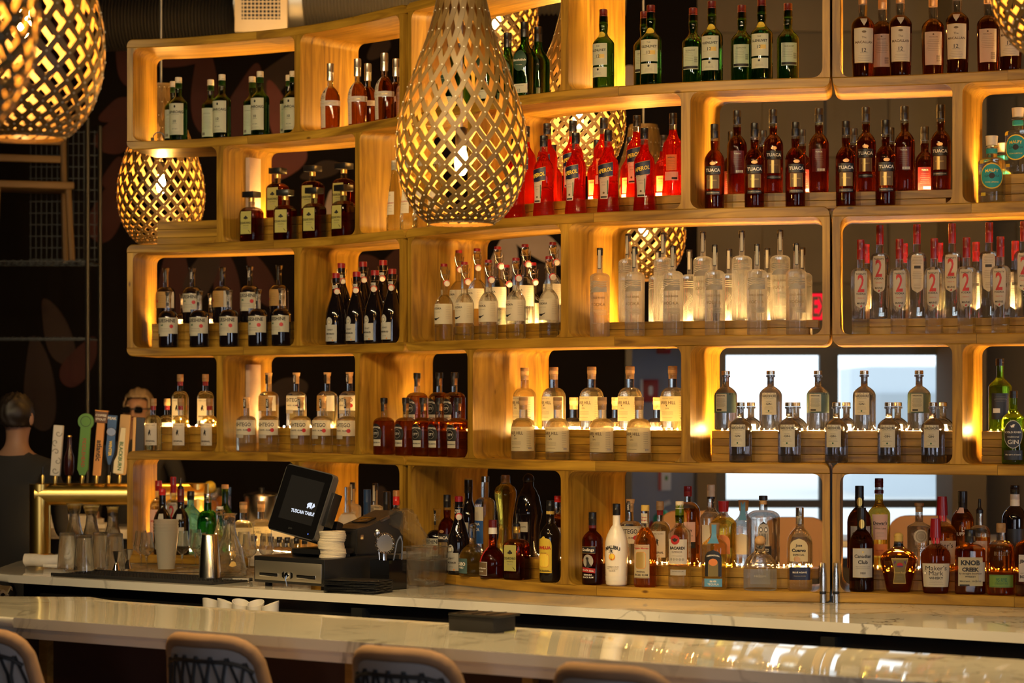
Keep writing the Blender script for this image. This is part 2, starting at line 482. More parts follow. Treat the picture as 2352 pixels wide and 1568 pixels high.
# painted mural: big dark petals on the black wall
M['petal_red'] = pbr('mural_red', (0.035, 0.004, 0.004), 0.8, noise=0.6, scale=3)
M['petal_rose'] = pbr('mural_rose', (0.13, 0.035, 0.03), 0.8, noise=0.5, scale=3)
M['petal_grey'] = pbr('mural_grey', (0.34, 0.27, 0.24), 0.8, noise=0.4, scale=3)
M['petal_brown'] = pbr('mural_brown', (0.022, 0.010, 0.008), 0.8, noise=0.5, scale=3)
def petal(px, py, w_, h_, ang, mat):
    d = WY - 0.004
    a, b = w_ / 2 * d / FPX, h_ / 2 * d / FPX
    bm = bmesh.new(); pts = []
    for k in range(28):
        t = 2 * PI * k / 28
        x = a * math.cos(t) * (1 - 0.35 * math.sin(t)); y = b * math.sin(t)
        x += 0.18 * a * math.sin(2.1 * y / b)
        pts.append((x * math.cos(R(ang)) - y * math.sin(R(ang)), x * math.sin(R(ang)) + y * math.cos(R(ang))))
    add_prism(bm, pts, 0, 0.004, lambda u, v, h: (u, h, v))
    o = obj('painted_petal', mesh_of(bm, 'painted_petal', mat), mural)
    o.location = Vector((X_(px, d), d - 0.002 - 0.0004 * (len(mural.children)), Z_(py, d))) - mural.location
for a in ((650, 372, 120, 70, 25, 'petal_rose'), (560, 240, 70, 200, -15, 'petal_red'), (630, 180, 60, 150, -35, 'petal_brown'), (470, 200, 60, 220, 5, 'petal_red'),
          (640, 260, 50, 160, 20, 'petal_rose'), (430, 120, 130, 60, 10, 'petal_red'), (275, 250, 90, 50, 15, 'petal_red'), (265, 310, 80, 90, -10, 'petal_red'), (270, 400, 60, 80, 0, 'petal_red'),
          (250, 480, 70, 160, -12, 'petal_red'), (90, 880, 70, 220, 10, 'petal_brown'), (130, 760, 60, 160, 25, 'petal_brown'), (185, 830, 60, 130, -25, 'petal_red'), (170, 60, 90, 160, 40, 'petal_red'),
          (400, 640, 70, 190, 5, 'petal_red'), (520, 650, 60, 170, 12, 'petal_red'), (470, 620, 60, 160, -20, 'petal_brown'), (600, 640, 50, 140, 30, 'petal_red'), (840, 630, 90, 90, 35, 'petal_red'),
          (905, 610, 60, 80, -10, 'petal_red'), (650, 900, 120, 60, 15, 'petal_brown'), (560, 880, 60, 100, 40, 'petal_brown'), (1160, 590, 60, 110, 0, 'petal_grey'), (1235, 560, 150, 60, -35, 'petal_grey'), (1230, 640, 90, 60, 30, 'petal_brown'),
          (1440, 180, 70, 60, 0, 'petal_grey'), (870, 110, 60, 40, 30, 'petal_brown'), (740, 390, 90, 40, 10, 'petal_brown'), (770, 470, 50, 70, 20, 'petal_grey'), (300, 140, 70, 130, 30, 'petal_red'), (870, 1150, 50, 70, 0, 'petal_brown')):
    petal(a[0], a[1], a[2], a[3], a[4], M[a[5]])

# ---------------------------------------------------------------- the curve of the back-bar shelf, in plan
_u = np.array([150, 297, 420, 527, 685, 782, 855, 932, 1050, 1189, 1306, 1430, 1557, 1700, 1872, 1952, 2159, 2352, 2500, 2700], float)
_d = np.array([10.53, 10.50, 10.44, 10.33, 10.13, 9.94, 9.75, 9.55, 9.235, 8.945, 8.78, 8.66, 8.57, 8.495, 8.44, 8.42, 8.335, 8.22, 8.12, 7.98])
def _spline(x, y):
    n = len(x); h = np.diff(x); A = np.zeros((n, n)); b = np.zeros(n); A[0, 0] = A[-1, -1] = 1
    for i in range(1, n - 1):
        A[i, i - 1] = h[i - 1]; A[i, i] = 2 * (h[i - 1] + h[i]); A[i, i + 1] = h[i]
        b[i] = 3 * ((y[i + 1] - y[i]) / h[i] - (y[i] - y[i - 1]) / h[i - 1])
    c = np.linalg.solve(A, b)
    def ev(v):
        i = int(min(max(np.searchsorted(x, v) - 1, 0), n - 2)); t = v - x[i]
        bb = (y[i + 1] - y[i]) / h[i] - h[i] * (2 * c[i] + c[i + 1]) / 3; dd = (c[i + 1] - c[i]) / (3 * h[i])
        return y[i] + bb * t + c[i] * t * t + dd * t ** 3
    return ev
_dep = _spline(_u, _d)
def F_(u):
    d = _dep(u); return Vector((X_(u, d), d, 0))
def TAN(u):
    return (F_(u + 4) - F_(u - 4)).normalized()
def NRM(u):                                      # away from the bar
    t = TAN(u); return Vector((-t.y, t.x, 0))
def PT(u, t, z): 
    p = F_(u) + NRM(u) * t; p.z = z; return p
def solve_u(px, t):
    lo, hi = 120.0, 2700.0
    for _ in range(40):
        mid = (lo + hi) / 2; p = F_(mid) + NRM(mid) * t
        if 1176 + p.x / p.y * FPX < px: lo = mid
        else: hi = mid
    return (lo + hi) / 2

SD = 0.36                                        # shelf depth
TH = 0.037                                       # board thickness
ZB = [3.222, 2.781, 2.332, 1.884, 1.435, 0.986]  # board tops
FL = 0.034                                       # fillet radius

def set_wc(me, co):
    a = me.attributes.new('wc', 'FLOAT_VECTOR', 'POINT')
    a.data.foreach_set('vector', np.array(co, dtype=np.float32).ravel())

def sweep_board(name, u0, u1, ztop, parent, round_top0=0, round_bot0=0, round_top1=0, round_bot1=0, seed=0.0):
    """One length of a curved horizontal board from u0 to u1, its ends rounded where asked."""
    n = max(6, int(abs(u1 - u0) / 22)); RR = 0.026
    us = [u0 + (u1 - u0) * i / n for i in range(n + 1)]
    L = [0.0]
    for a, b in zip(us[:-1], us[1:]): L.append(L[-1] + (F_(b) - F_(a)).length)
    # extra sections near the ends for the rounding
    secs = sorted(set([round(l, 5) for l in L] + [x for k in range(7) for x in (RR * (1 - math.cos(PI / 2 * k / 6)), L[-1] - RR * (1 - math.cos(PI / 2 * k / 6)))]))
    bm = bmesh.new(); rows = []; wc = []
    ch = 0.0035
    for l in secs:
        u = float(np.interp(l, L, us)); zt, zb = ztop, ztop - TH
        d0, d1 = l, L[-1] - l
        def rd(dist): return RR - math.sqrt(max(0, RR * RR - (RR - dist) ** 2)) if dist < RR else 0.0
        if round_top0: zt -= rd(d0) * round_top0
        if round_bot0: zb += rd(d0) * round_bot0
        if round_top1: zt -= rd(d1) * round_top1
        if round_bot1: zb += rd(d1) * round_bot1
        if zt - zb < 0.008:
            m_ = (zt + zb) / 2; zt, zb = m_ + 0.004, m_ - 0.004
        prof = [(ch, zt), (0, zt - ch), (0, zb + ch), (ch, zb), (SD - ch, zb), (SD, zb + ch), (SD, zt - ch), (SD - ch, zt)]
        ring = []
        for t, z in prof:
            ring.append(bm.verts.new(PT(u, t, z))); wc.append((l + seed, t + seed * 3.7, z))
        rows.append(ring)
    for a, b in zip(rows[:-1], rows[1:]):
        for k in range(8): bm.faces.new((a[k], a[(k + 1) % 8], b[(k + 1) % 8], b[k]))
    bm.faces.new(rows[0]); bm.faces.new(rows[-1][::-1])
    me = mesh_of(bm, name, M['pine'], auto=35)
    set_wc(me, wc)
    return obj(name, me, parent)

def upright(name, u, w_, zb, zt, parent, fl=(1, 1), seed=0.0):
    """Upright between two boards, flaring into quarter-round fillets where it meets them."""
    hw = w_ / 2; pts = []; k = 6
    def arc(cx, cz, a0, a1):
        return [(cx + FL * math.cos(R(a0 + (a1 - a0) * i / k)), cz + FL * math.sin(R(a0 + (a1 - a0) * i / k))) for i in range(k + 1)]
    if fl[1]: pts += [(hw + FL, zb)] + arc(hw + FL, zb + FL, 270, 180)[1:] + arc(hw + FL, zt - FL, 180, 90)
    else: pts += [(hw, zb), (hw, zt)]
    if fl[0]: pts += [(-hw - FL, zt)] + arc(-hw - FL, zt - FL, 90, 0)[1:] + arc(-hw - FL, zb + FL, 0, -90)
    else: pts += [(-hw, zt), (-hw, zb)]
    f0, tg, nn = F_(u), TAN(u), NRM(u)
    bm = bmesh.new(); wc = []
    add_prism(bm, pts, 0.0, SD, lambda a, b, h: Vector((f0.x, f0.y, 0)) + tg * a + nn * h + Vector((0, 0, b)))
    for h in (0, SD):
        for a, b in pts: wc.append((b + seed, h + seed * 2.3, a + seed * 1.3))
    me = mesh_of(bm, name, M['pine'], auto=30)
    set_wc(me, wc)
    return obj(name, me, parent)

unit_info = [('left', 291, 929.5, [298.5, 683, 921.5], [505, 821], 'curved pine shelf unit at left end with open outer corners'),
             ('middle', 933, 1905.5, [941, 1297, 1897.5], [1080, 1575], 'curved pine shelf unit in middle, between two other units'),
             ('right', 1912, 2640, [1920.5, 2632], [2199, 2520], 'curved pine shelf unit on the right, under the corner lamp')]
sd = 1.0
for nm, ua, ub, odd, even, lab in unit_info:
    root = empty('shelf_unit', (0, 0, 0), 0, lab, 'shelf', 'curved back-bar shelf units')
    um = (ua + ub) / 2; root.location = (F_(um).x, F_(um).y, ZB[5] - TH)
    kids = []
    for k in range(6):
        cuts = [ua]
        nseg = max(2, int((ub - ua) / 330)); off = random.uniform(-60, 60)
        for i in range(1, nseg): cuts.append(ua + (ub - ua) * i / nseg + off)
        cuts.append(ub)
        rt = 0.6 if k in (0, 2, 4) else 0      # faces an offset row: free end, rounded
        rt = {0: 1, 1: 0, 2: 1, 3: 0, 4: 1, 5: 0}[k]; rb = {0: 0, 1: 1, 2: 0, 3: 1, 4: 0, 5: 0.3}[k]
        for i in range(len(cuts) - 1):
            first, last = i == 0, i == len(cuts) - 2
            sd += 1.7
            kids.append(sweep_board('board', cuts[i] + (0 if first else 0.35), cuts[i + 1] - (0 if last else 0.35), ZB[k], root,
                        rt if first else 0, rb if first else 0, rt if last else 0, rb if last else 0, sd))
    for row in range(5):
        lo, hi = ZB[row + 1], ZB[row] - TH
        for j, u in enumerate(odd if row % 2 == 0 else even):
            ends = row % 2 == 0
            fl = (0 if (ends and j == 0) else 1, 0 if (ends and j == len(odd) - 1) else 1)
            sd += 1.3
            kids.append(upright('upright', u, 0.026 if (ends and (j == 0 or j == len(odd) - 1)) else 0.034, lo, hi, root, fl, sd))
    for c in kids: c.location = -root.location

# battens fixed on the cell walls of the left unit in its two offset rows
M['batten'] = pbr('pale_batten', (0.46, 0.33, 0.24), 0.6, noise=0.15, scale=30)
for row in (1, 3):
    bz0, bz1 = ZB[row + 1] + 0.036, ZB[row] - TH - 0.036
    bc = F_(505) + TAN(505) * 0.0285 + NRM(505) * 0.205; bc.z = (bz0 + bz1) / 2
    bt = box('shelf_batten', M['batten'], bc, (0.022, 0.085, bz1 - bz0), None, math.atan2(TAN(505).y, TAN(505).x), 0.002)
    tag(bt, 'pale upright batten fixed on the cell wall beside the %s' % ('almond liqueur bottles' if row == 1 else 'clear rum bottles'), 'batten')

# risers: laminated blocks that lift the rear bottles
RH = {}
def riser(u0, u1, row, h, npl, label, t0=0.125, t1=0.245, ends=True):
    z0 = ZB[row + 1]
    root = empty('riser_block', PT((u0 + u1) / 2, (t0 + t1) / 2, z0 + 0.0005), 0, label, 'riser', 'laminated risers in the shelves')
    n = max(4, int((u1 - u0) / 24)); cut = 0.040 / (F_(u1) - F_(u1 - 10)).length * 10
    for p in range(npl):
        za, zb = z0 + 0.0005 + h * p / npl, z0 + 0.0005 + h * (p + 1) / npl - 0.0012
        bm = bmesh.new(); rows = []; wc = []
        tt0 = t0 + random.uniform(0, 0.0012); s = random.uniform(0, 9)
        for i in range(n + 1):
            u = u0 + 1 + (u1 - cut * (1 if p == 0 else 0.15) - u0 - 1) * i / n; ring = []
            for t, z in ((tt0 + 0.0012, zb), (tt0, zb - 0.0012), (tt0, za + 0.0012), (tt0 + 0.0012, za), (t1, za), (t1, zb)):
                ring.append(bm.verts.new(PT(u, t, z) - root.location)); wc.append((i * 0.04 + s, t + s, z + p * 0.7))
            rows.append(ring)
        for a, b in zip(rows[:-1], rows[1:]):
            for k in range(6): bm.faces.new((a[k], a[(k + 1) % 6], b[(k + 1) % 6], b[k]))
        bm.faces.new(rows[0]); bm.faces.new(rows[-1][::-1])
        me = mesh_of(bm, 'plank', M['pine'], auto=30); set_wc(me, wc)
        obj('plank', me, root)
    return z0 + 0.0005 + h

_bead = bmesh.new(); bmesh.ops.create_icosphere(_bead, subdivisions=1, radius=0.0026); 
_bv = [v.co.copy() for v in _bead.verts]; _bf = [[v.index for v in f.verts] for f in _bead.faces]; _bead.free()
def led(u0, u1, t, z, label, mat='led'):
    """A wire with warm diodes every couple of centimetres."""
    n = max(6, int((u1 - u0) / 14)); pts = [PT(u0 + (u1 - u0) * i / n, t + 0.003 * math.sin(i * 1.9), z + 0.0034) for i in range(n + 1)]
    o0 = pts[len(pts) // 2].copy(); o0.z -= 0.0034
    root = empty('light_string', o0, 0, label, 'light string', 'warm light strings behind the bottles')
    vs, fs = [], []
    for p in pts:
        k = len(vs); vs += [p - o0 + v for v in _bv]; fs += [[k + q for q in f] for f in _bf]
    me = bpy.data.meshes.new('diode'); me.from_pydata([tuple(v) for v in vs], [], fs); me.materials.append(M[mat])
    o = obj('diode', me, root); o['kind'] = 'stuff'
    tube('wire', M['black'], [p - o0 - Vector((0, 0, 0.0026)) for p in pts], 0.0008, root, 4)

TA, TB = 0.125, 0.245
# (row, u0, u1, height, planks, led, what stands there)
RZ = {}
for key, row, u0, u1, h, npl, what in (
    ('disaronno', 1, 527, 808, 0.108, 3, 'almond liqueur bottles'), ('bare', 1, 338, 492, 0.108, 3, 'empty outer corner'), ('aperol', 1, 1100, 1562, 0.062, 2, 'red aperitif bottles'),
    ('tuaca', 1, 1610, 2184, 0.060, 2, 'amber liqueur bottles with black labels'), ('malfy', 1, 2236, 2470, 0.106, 3, 'gin bottles with teal round labels'),
    ('blueshine', 2, 326, 672, 0.108, 3, 'dark bottles with cream labels'), ('fernet', 2, 708, 910, 0.050, 2, 'black swing-top bottles'),
    ('tree', 2, 975, 1283, 0.060, 2, 'clear swing-top bottles'), ('coldriver', 2, 1345, 1880, 0.056, 2, 'tall etched vodka bottles'),
    ('twenty', 2, 1954, 2580, 0.058, 2, 'vodka bottles with red capsules'),
    ('original', 3, 345, 494, 0.106, 3, 'pale rum bottles beside the taps'), ('ashtego', 3, 555, 811, 0.104, 3, 'clear white rum bottles'),
    ('bourbon', 3, 872, 1068, 0.100, 3, 'amber bourbon bottles with round labels'), ('barr', 3, 1112, 1566, 0.112, 4, 'honey gin bottles with cork stoppers'),
    ('hardshore', 3, 1612, 2186, 0.112, 4, 'silvery grey gin bottles'), ('gin', 3, 2236, 2470, 0.112, 4, 'green gin bottles on the right'),
    ('bottom_a', 4, 964, 1283, 0.075, 2, 'mixed liqueurs in the bottom row'), ('bottom_b', 4, 1340, 1880, 0.072, 2, 'rum and tequila bottles in the bottom row'),
    ('bottom_c', 4, 1954, 2580, 0.072, 2, 'whiskey bottles in the bottom row')):
    RZ[key] = riser(u0, u1, row, h, npl, 'laminated pine riser under the rear ' + what if not key.startswith('bottom') else 'laminated pine riser behind ' + what)
    if key != 'bare': led(u0 + 6, u1 - 24, TB - 0.003 if row > 2 else TB + 0.007, RZ[key] if row > 2 else RZ[key] - 0.008, 'warm light string on the riser of the ' + what, 'led_low' if row == 4 else 'led')
for row, u0, u1, what in ((0, 316, 672, 'green malt bottles with cream labels'), (0, 700, 910, 'slim bourbon bottles with paper belts'), (0, 955, 1283, 'dark triangular whisky bottles'),
                          (0, 1318, 1880, 'green bottles with yellow neck seals'), (0, 1935, 2590, 'sherry cask whisky bottles'), (1, 840, 1066, 'tall conical herbal liqueur bottles'), (4, 320, 660, 'gin and port bottles in the left cell'), (4, 706, 908, 'frosted vodka bottles')):
    led(u0 + 30, u1 - 34, 0.335, ZB[row + 1] + 0.0012, 'warm light string on the board behind the ' + what)

# ---------------------------------------------------------------- counters
EB = Vector((0.825, -0.565, 0)); NB = Vector((0.565, 0.825, 0))      # along the bar, and away from the stools
def slab(name, pts, z0, z1, mat, parent, bev=0.008):
    o = prism(name, mat, pts, z0, z1, parent, bev); return o
CT = 0.949
counter = empty('back_counter', (0.2, 8.9, 0), 0, 'long white quartz back counter carrying the shelf units', 'counter')
def cl(x): return 8.58 - 0.685 * (x + 0.272)                         # front edge line of the back counter
off = Vector(counter.location)
cpts = []
for k in range(7):
    a = R(180 + 15 * k * 1.0); cpts.append((-2.02 + 0.16 * math.cos(a), 9.95 + 0.16 * math.sin(a)))
cpts = [(-2.17, 10.62), (-2.17, 9.95), (-2.13, 9.88), (-2.04, 9.80), (-1.9, cl(-1.9) + 0.005)] + [(x, cl(x)) for x in (-1.2, -0.4, 0.4, 1.2, 2.0, 2.9)] + [(2.95, 8.6), (1.6, 9.05), (0.9, 9.15), (0.4, 9.45), (-0.2, 10.1), (-0.7, 10.7), (-1.1, 11.1), (-2.1, 11.25)]
cp = [(x - off.x, y - off.y) for x, y in cpts]
slab('worktop', cp, CT - 0.032, CT - 0.0005, M['marble'], counter, 0.009)
inner = [(x - off.x, y - off.y) for x, y in [(-2.1, 10.6), (-2.02, 10.0)] + [(x, cl(x) + 0.06) for x in (-1.9, -0.4, 1.2, 2.9)] + [(2.9, 8.55), (0.9, 9.1), (-0.2, 10.05), (-1.1, 11.0), (-2.05, 11.2)]]
prism('cabinet_body', M['black'], inner, 0.02, CT - 0.034, counter)
for x in (-0.55, 1.02):
    p = Vector((x, cl(x) + 0.03, 0.5)); box('cabinet_post', M['dark_metal'], p - off, (0.05, 0.05, 0.8), counter, math.atan2(EB.y, EB.x))
p = Vector((0.3, cl(0.3) - 0.06, 0.78)); box('under_ledge', M['dark_metal'], p - off, (4.6, 0.20, 0.02), counter, math.atan2(EB.y, EB.x))

BT = 1.0
bar = empty('front_bar', (0, 6.6, 0), 0, 'long white quartz front bar with a stepped edge', 'bar counter')
bo = Vector(bar.location)
def fl_(x): return 6.39 - 0.685 * (x + 0.202)
def bl_(x): return 7.13 - 0.685 * (x + 0.227)
bp = [(x, fl_(x)) for x in (-2.75, -1.5, -0.4, 0.5, 1.4, 2.4)] + [(x, bl_(x)) for x in (2.4, 1.4, 0.5, -0.4)] + [(-1.31, bl_(-1.31) + 0.02), (-1.40, 8.06), (-2.72, 8.16)]
slab('bar_top', [(x - bo.x, y - bo.y) for x, y in bp], BT - 0.030, BT, M['marble'], bar, 0.009)
bp2 = [(x + 0.012 * (1 if i < 6 else 0), y + (0.018 if i < 6 else -0.012)) for i, (x, y) in enumerate(bp)]
slab('bar_lip', [(x - bo.x, y - bo.y) for x, y in bp2], BT - 0.063, BT - 0.0305, M['marble'], bar, 0.008)
M['bar_front'] = pbr('oxblood_panel', (0.05, 0.018, 0.012), 0.6, noise=0.2, scale=5)
bp3 = [(x, fl_(x) + 0.30) for x in (-2.3, 2.3)] + [(2.3, bl_(2.3) - 0.06), (-1.2, bl_(-1.2) - 0.06), (-2.3, 8.03)]
prism('bar_body', M['bar_front'], [(x - bo.x, y - bo.y) for x, y in bp3], 0.02, BT - 0.064, bar)
for i in range(9):
    x = -1.95 + i * 0.5; p = Vector((x, fl_(x) + 0.285, 0.48)); box('panel_batten', M['pine_o'], p - bo, (0.035, 0.03, 0.9), bar, math.atan2(EB.y, EB.x))

# ---------------------------------------------------------------- pendant lamps of crossed bamboo slats
LPROF = [(0.0, 0.50), (0.06, 0.585), (0.15, 0.68), (0.28, 0.775), (0.4, 0.845), (0.6, 0.925), (0.8, 0.975), (1.0, 0.998), (1.2, 1.0), (1.4, 0.985), (1.6, 0.95), (1.8, 0.90), (2.0, 0.835), (2.2, 0.765), (2.4, 0.69), (2.6, 0.61), (2.8, 0.535), (3.0, 0.47), (3.2, 0.42), (3.4, 0.375), (3.6, 0.34)]
NSL = 20
def slat_mesh(Rm, sign, wd=0.0160, th=0.0013):
    zs = np.array([p[0] for p in LPROF]); rs = np.array([p[1] for p in LPROF])
    K = 64; pts = []; phi = 0.0; lr = lz = None
    for i in range(K + 1):
        f = i / K; z = 3.6 * (f ** 1.35); r = float(np.interp(z, zs, rs))
        al = R(np.interp(z, [0, 0.3, 1.2, 2.0, 2.8, 3.6], [46, 46, 39, 27, 15, 8]))
        if lr is not None:
            ds = math.hypot(r - lr, z - lz); phi += sign * math.tan(al) * ds / ((r + lr) / 2)
        pts.append((r, z, phi)); lr, lz = r, z
    P = [Vector((r * math.cos(a), r * math.sin(a), z)) * Rm for r, z, a in pts]
    bm = bmesh.new(); rows = []
    for i, p in enumerate(P):
        t = (P[min(i + 1, K)] - P[max(i - 1, 0)]).normalized()
        r, z, a = pts[i]
        r1, z1, _ = pts[min(i + 1, K)]; r0, z0, _ = pts[max(i - 1, 0)]
        nn = Vector((math.cos(a) * (z1 - z0), math.sin(a) * (z1 - z0), -(r1 - r0))).normalized()
        sd_ = t.cross(nn).normalized(); o = nn * (0.0011 * sign)
        rows.append([bm.verts.new(p + o + sd_ * (wd / 2) * s + nn * th / 2 * q) for s, q in ((-1, 1), (1, 1), (1, -1), (-1, -1))])
    for a, b in zip(rows[:-1], rows[1:]):
        for k in range(4): bm.faces.new((a[k], a[(k + 1) % 4], b[(k + 1) % 4], b[k]))
    bm.faces.new(rows[0]); bm.faces.new(rows[-1][::-1])
    return mesh_of(bm, 'slat', M['bamboo'], auto=50), pts
LR = 0.205
sl_p, ph = slat_mesh(LR, 1); sl_m, _ = slat_mesh(LR, -1)
# rivets where slats cross
bm = bmesh.new()
zz = [p[1] for p in ph]; pp = [p[2] for p in ph]; rr_ = [p[0] for p in ph]
k = 0
while True:
    tgt = k * PI / NSL
    if tgt > pp[-1] or k > 60: break
    z = float(np.interp(tgt, pp, zz)); r = float(np.interp(z, zz, rr_))
    for j in range(NSL):
        a = 2 * PI * j / NSL + (tgt if k % 2 == 0 else tgt)
        # crossing of slat +(a0+phi) and -(a1-phi): a0+phi = a1-phi
        c = Vector((math.cos(a) * r * LR * 1.012, math.sin(a) * r * LR * 1.012, z * LR))
        bmesh.ops.create_icosphere(bm, subdivisions=1, radius=0.0024, matrix=Matrix.Translation(c))
    k += 1
M['rivet'] = pbr('pale_rivet', (0.7, 0.66, 0.56), 0.4)
rivet_me = mesh_of(bm, 'rivet', M['rivet'])
bm = bmesh.new(); add_lathe(bm, [(0.0, -0.055), (0.010, -0.053), (0.019, -0.038), (0.022, -0.018), (0.019, 0.004), (0.013, 0.026), (0.0135, 0.034), (0, 0.034)], 14)
bulb_me = mesh_of(bm, 'bulb', M['bulb'])
bm = bmesh.new(); add_lathe(bm, [(0.0, 0.034), (0.016, 0.034), (0.019, 0.04), (0.019, 0.085), (0.012, 0.095), (0, 0.096)], 14)
socket_me = mesh_of(bm, 'socket', M['black'])
bm = bmesh.new(); add_lathe(bm, [(LR * 0.30, 3.56 * LR), (LR * 0.335, 3.56 * LR), (LR * 0.335, 3.66 * LR), (LR * 0.30, 3.66 * LR), (LR * 0.30, 3.56 * LR)], 24)
ring_me = mesh_of(bm, 'top_ring', M['bamboo'])
bm = bmesh.new(); add_lathe(bm, [(LR * 0.485, -0.004), (LR * 0.515, -0.004), (LR * 0.515, 0.006), (LR * 0.485, 0.006), (LR * 0.485, -0.004)], 32)
base_me = mesh_of(bm, 'bottom_ring', M['bamboo'])
def lamp(cx, bottom, rpx, label, bz=1.08, rot=0.0):
    d = LR * FPX / rpx
    root = empty('pendant_lamp', (X_(cx, d), d, Z_(bottom, d)), rot, label, 'lamp', 'woven bamboo pendant lamps')
    shade = obj('lamp_shade', ring_me, root)
    obj('bottom_ring', base_me, shade)
    for j in range(NSL):
        obj('slat', sl_p, shade, rot=(0, 0, 2 * PI * j / NSL)); obj('slat', sl_m, shade, rot=(0, 0, 2 * PI * j / NSL))
    rv = obj('rivet', rivet_me, shade); rv['kind'] = 'stuff'
    obj('bulb', bulb_me, root, (0, 0, bz * LR)); obj('socket', socket_me, root, (0, 0, bz * LR))
    top = 4.4 - root.location.z
    tube('cable', M['cable'], [(0, 0, bz * LR + 0.09), (0, 0, 3.6 * LR), (0, 0, top)], 0.0045, root, 6)
    box('crossbar', M['bamboo'], (0, 0, 3.6 * LR), (LR * 0.62, 0.012, 0.006), root)
    return root
lamp(1060, 513, 151, 'large woven bamboo pendant hanging in front of the middle shelf unit', 1.0, 0.08)
lamp(58, 316, 180, 'woven bamboo pendant with flat bottom at top left, hanging over the bar', 1.45, 0.3)
lamp(-172, 312, 257, 'blurred woven bamboo pendant cut by the left edge, nearest of all lamps', 1.2)
lamp(2440, 120, 169, 'woven bamboo pendant peeking in at the top right corner before sherry bottles', 1.2, 0.1)
lamp(370, 560, 100, 'small looking woven pendant behind the left shelf unit, beside bare riser end', 1.42, 0.2)
lamp(1328, 397, 109, 'woven bamboo pendant glowing behind the red aperitif bottles', 1.2, 0.15)
lamp(1478, 642, 97, 'woven bamboo pendant glowing behind the tall etched vodka bottles', 1.3, 0.05)
lamp(1140, 148, 96, 'woven bamboo pendant at top centre, behind dark triangular whisky bottles', 1.08, 0.12)
# ---------------------------------------------------------------- bottle materials
G = {}
G['clear'] = M['clear']
G['water'] = glass('clear_spirit', (0.97, 0.98, 0.97), 0.0, ior=1.36, thru=0.38)
G['etched'] = glass('etched_spirit', (0.96, 0.96, 0.95), 0.12, (0.85, 0.83, 0.78), 0.04, ior=1.34, thru=0.42)
G['green'] = glass('dark_green_glass', (0.014, 0.075, 0.012), 0.02, (0.01, 0.05, 0.008), ior=1.45, thru=0.18)
G['emerald'] = glass('emerald_glass', (0.008, 0.13, 0.018), 0.03, (0.01, 0.2, 0.03), ior=1.4)
G['olive'] = glass('olive_green_glass', (0.20, 0.34, 0.015), 0.05, (0.16, 0.26, 0.02), ior=1.36)
G['black'] = pbr('black_glass', (0.006, 0.004, 0.005), 0.06, spec=0.6)
G['amber'] = glass('amber_spirit', (0.66, 0.22, 0.022), 0.04, (0.5, 0.14, 0.02), ior=1.34, thru=0.3)
G['bourbon'] = glass('bourbon_spirit', (0.40, 0.115, 0.010), 0.025, (0.3, 0.07, 0.006), ior=1.34, thru=0.28)
G['sherry'] = glass('dark_sherry_whisky', (0.15, 0.030, 0.004), 0.02, (0.12, 0.02, 0.003), ior=1.34)
G['almond'] = glass('dark_almond_liqueur', (0.14, 0.014, 0.003), 0.03, (0.14, 0.012, 0.003), ior=1.34)
G['ruby'] = glass('ruby_amber_liqueur', (0.20, 0.030, 0.005), 0.03, (0.2, 0.022, 0.005), ior=1.34)
G['red'] = glass('bright_red_aperitif', (0.90, 0.040, 0.012), 0.15, (0.8, 0.03, 0.008), ior=1.33, thru=0.35)
G['gold'] = glass('pale_gold_spirit', (0.98, 0.90, 0.56), 0.03, (0.85, 0.62, 0.20), ior=1.34, thru=0.4)
G['honey'] = glass('honey_spirit', (0.99, 0.95, 0.78), 0.05, (0.9, 0.72, 0.36), ior=1.34, thru=0.4)
G['yellow'] = glass('yellow_liqueur', (0.95, 0.64, 0.07), 0.05, (0.85, 0.5, 0.05), ior=1.34, thru=0.35)
G['pewter'] = glass('grey_metallic_glass', (0.42, 0.43, 0.46), 0.18, (0.09, 0.09, 0.10), 0.06, ior=1.7, thru=0.12)
G['white'] = pbr('opaque_white_glass', (0.78, 0.70, 0.58), 0.25)
G['frost'] = glass('frosted_white_glass', (0.92, 0.90, 0.86), 0.72, (0.85, 0.80, 0.72), 0.3)
G['teal'] = glass('pale_teal_glass', (0.30, 0.74, 0.78), 0.15, (0.22, 0.62, 0.66), ior=1.35)
G['port'] = pbr('port_black_glass', (0.008, 0.005, 0.004), 0.08)
L = {}
L['cream'] = paper('cream_label', (0.88, 0.83, 0.66), 0.5)
L['white'] = paper('white_label', (0.90, 0.87, 0.79), 0.55)
L['yellowcream'] = paper('yellow_cream_label', (0.86, 0.78, 0.50), 0.55)
L['yellowgreen'] = paper('yellow_green_label', (0.56, 0.52, 0.15), 0.3)
L['kraft'] = paper('kraft_label', (0.52, 0.30, 0.09), 0.3)
L['grey'] = paper('grey_label', (0.46, 0.42, 0.36), 0.25)
L['black'] = paper('black_label', (0.012, 0.011, 0.012), 0.02, 0.4)
L['navy'] = paper('navy_label', (0.012, 0.018, 0.055), 0.05, 0.4)
L['gold'] = pbr('gold_foil', (0.70, 0.46, 0.12), 0.3, 0.8)
L['goldp'] = paper('gold_label', (0.62, 0.42, 0.10), 0.1)
L['green'] = paper('green_label', (0.16, 0.27, 0.045), 0.15)
L['darkgreen'] = paper('dark_green_label', (0.02, 0.055, 0.03), 0.05)
L['teal'] = paper('teal_label', (0.012, 0.32, 0.34), 0.12)
L['tealgrey'] = paper('teal_grey_label', (0.06, 0.11, 0.11), 0.08)
L['yellow'] = paper('yellow_label', (0.80, 0.55, 0.05), 0.2)
L['blue'] = paper('blue_label', (0.02, 0.10, 0.36), 0.15)
L['skyblue'] = paper('sky_blue_label', (0.10, 0.30, 0.50), 0.15)
L['red'] = paper('red_label', (0.42, 0.02, 0.018), 0.12)
L['orange'] = paper('orange_label', (0.75, 0.24, 0.06), 0.2)
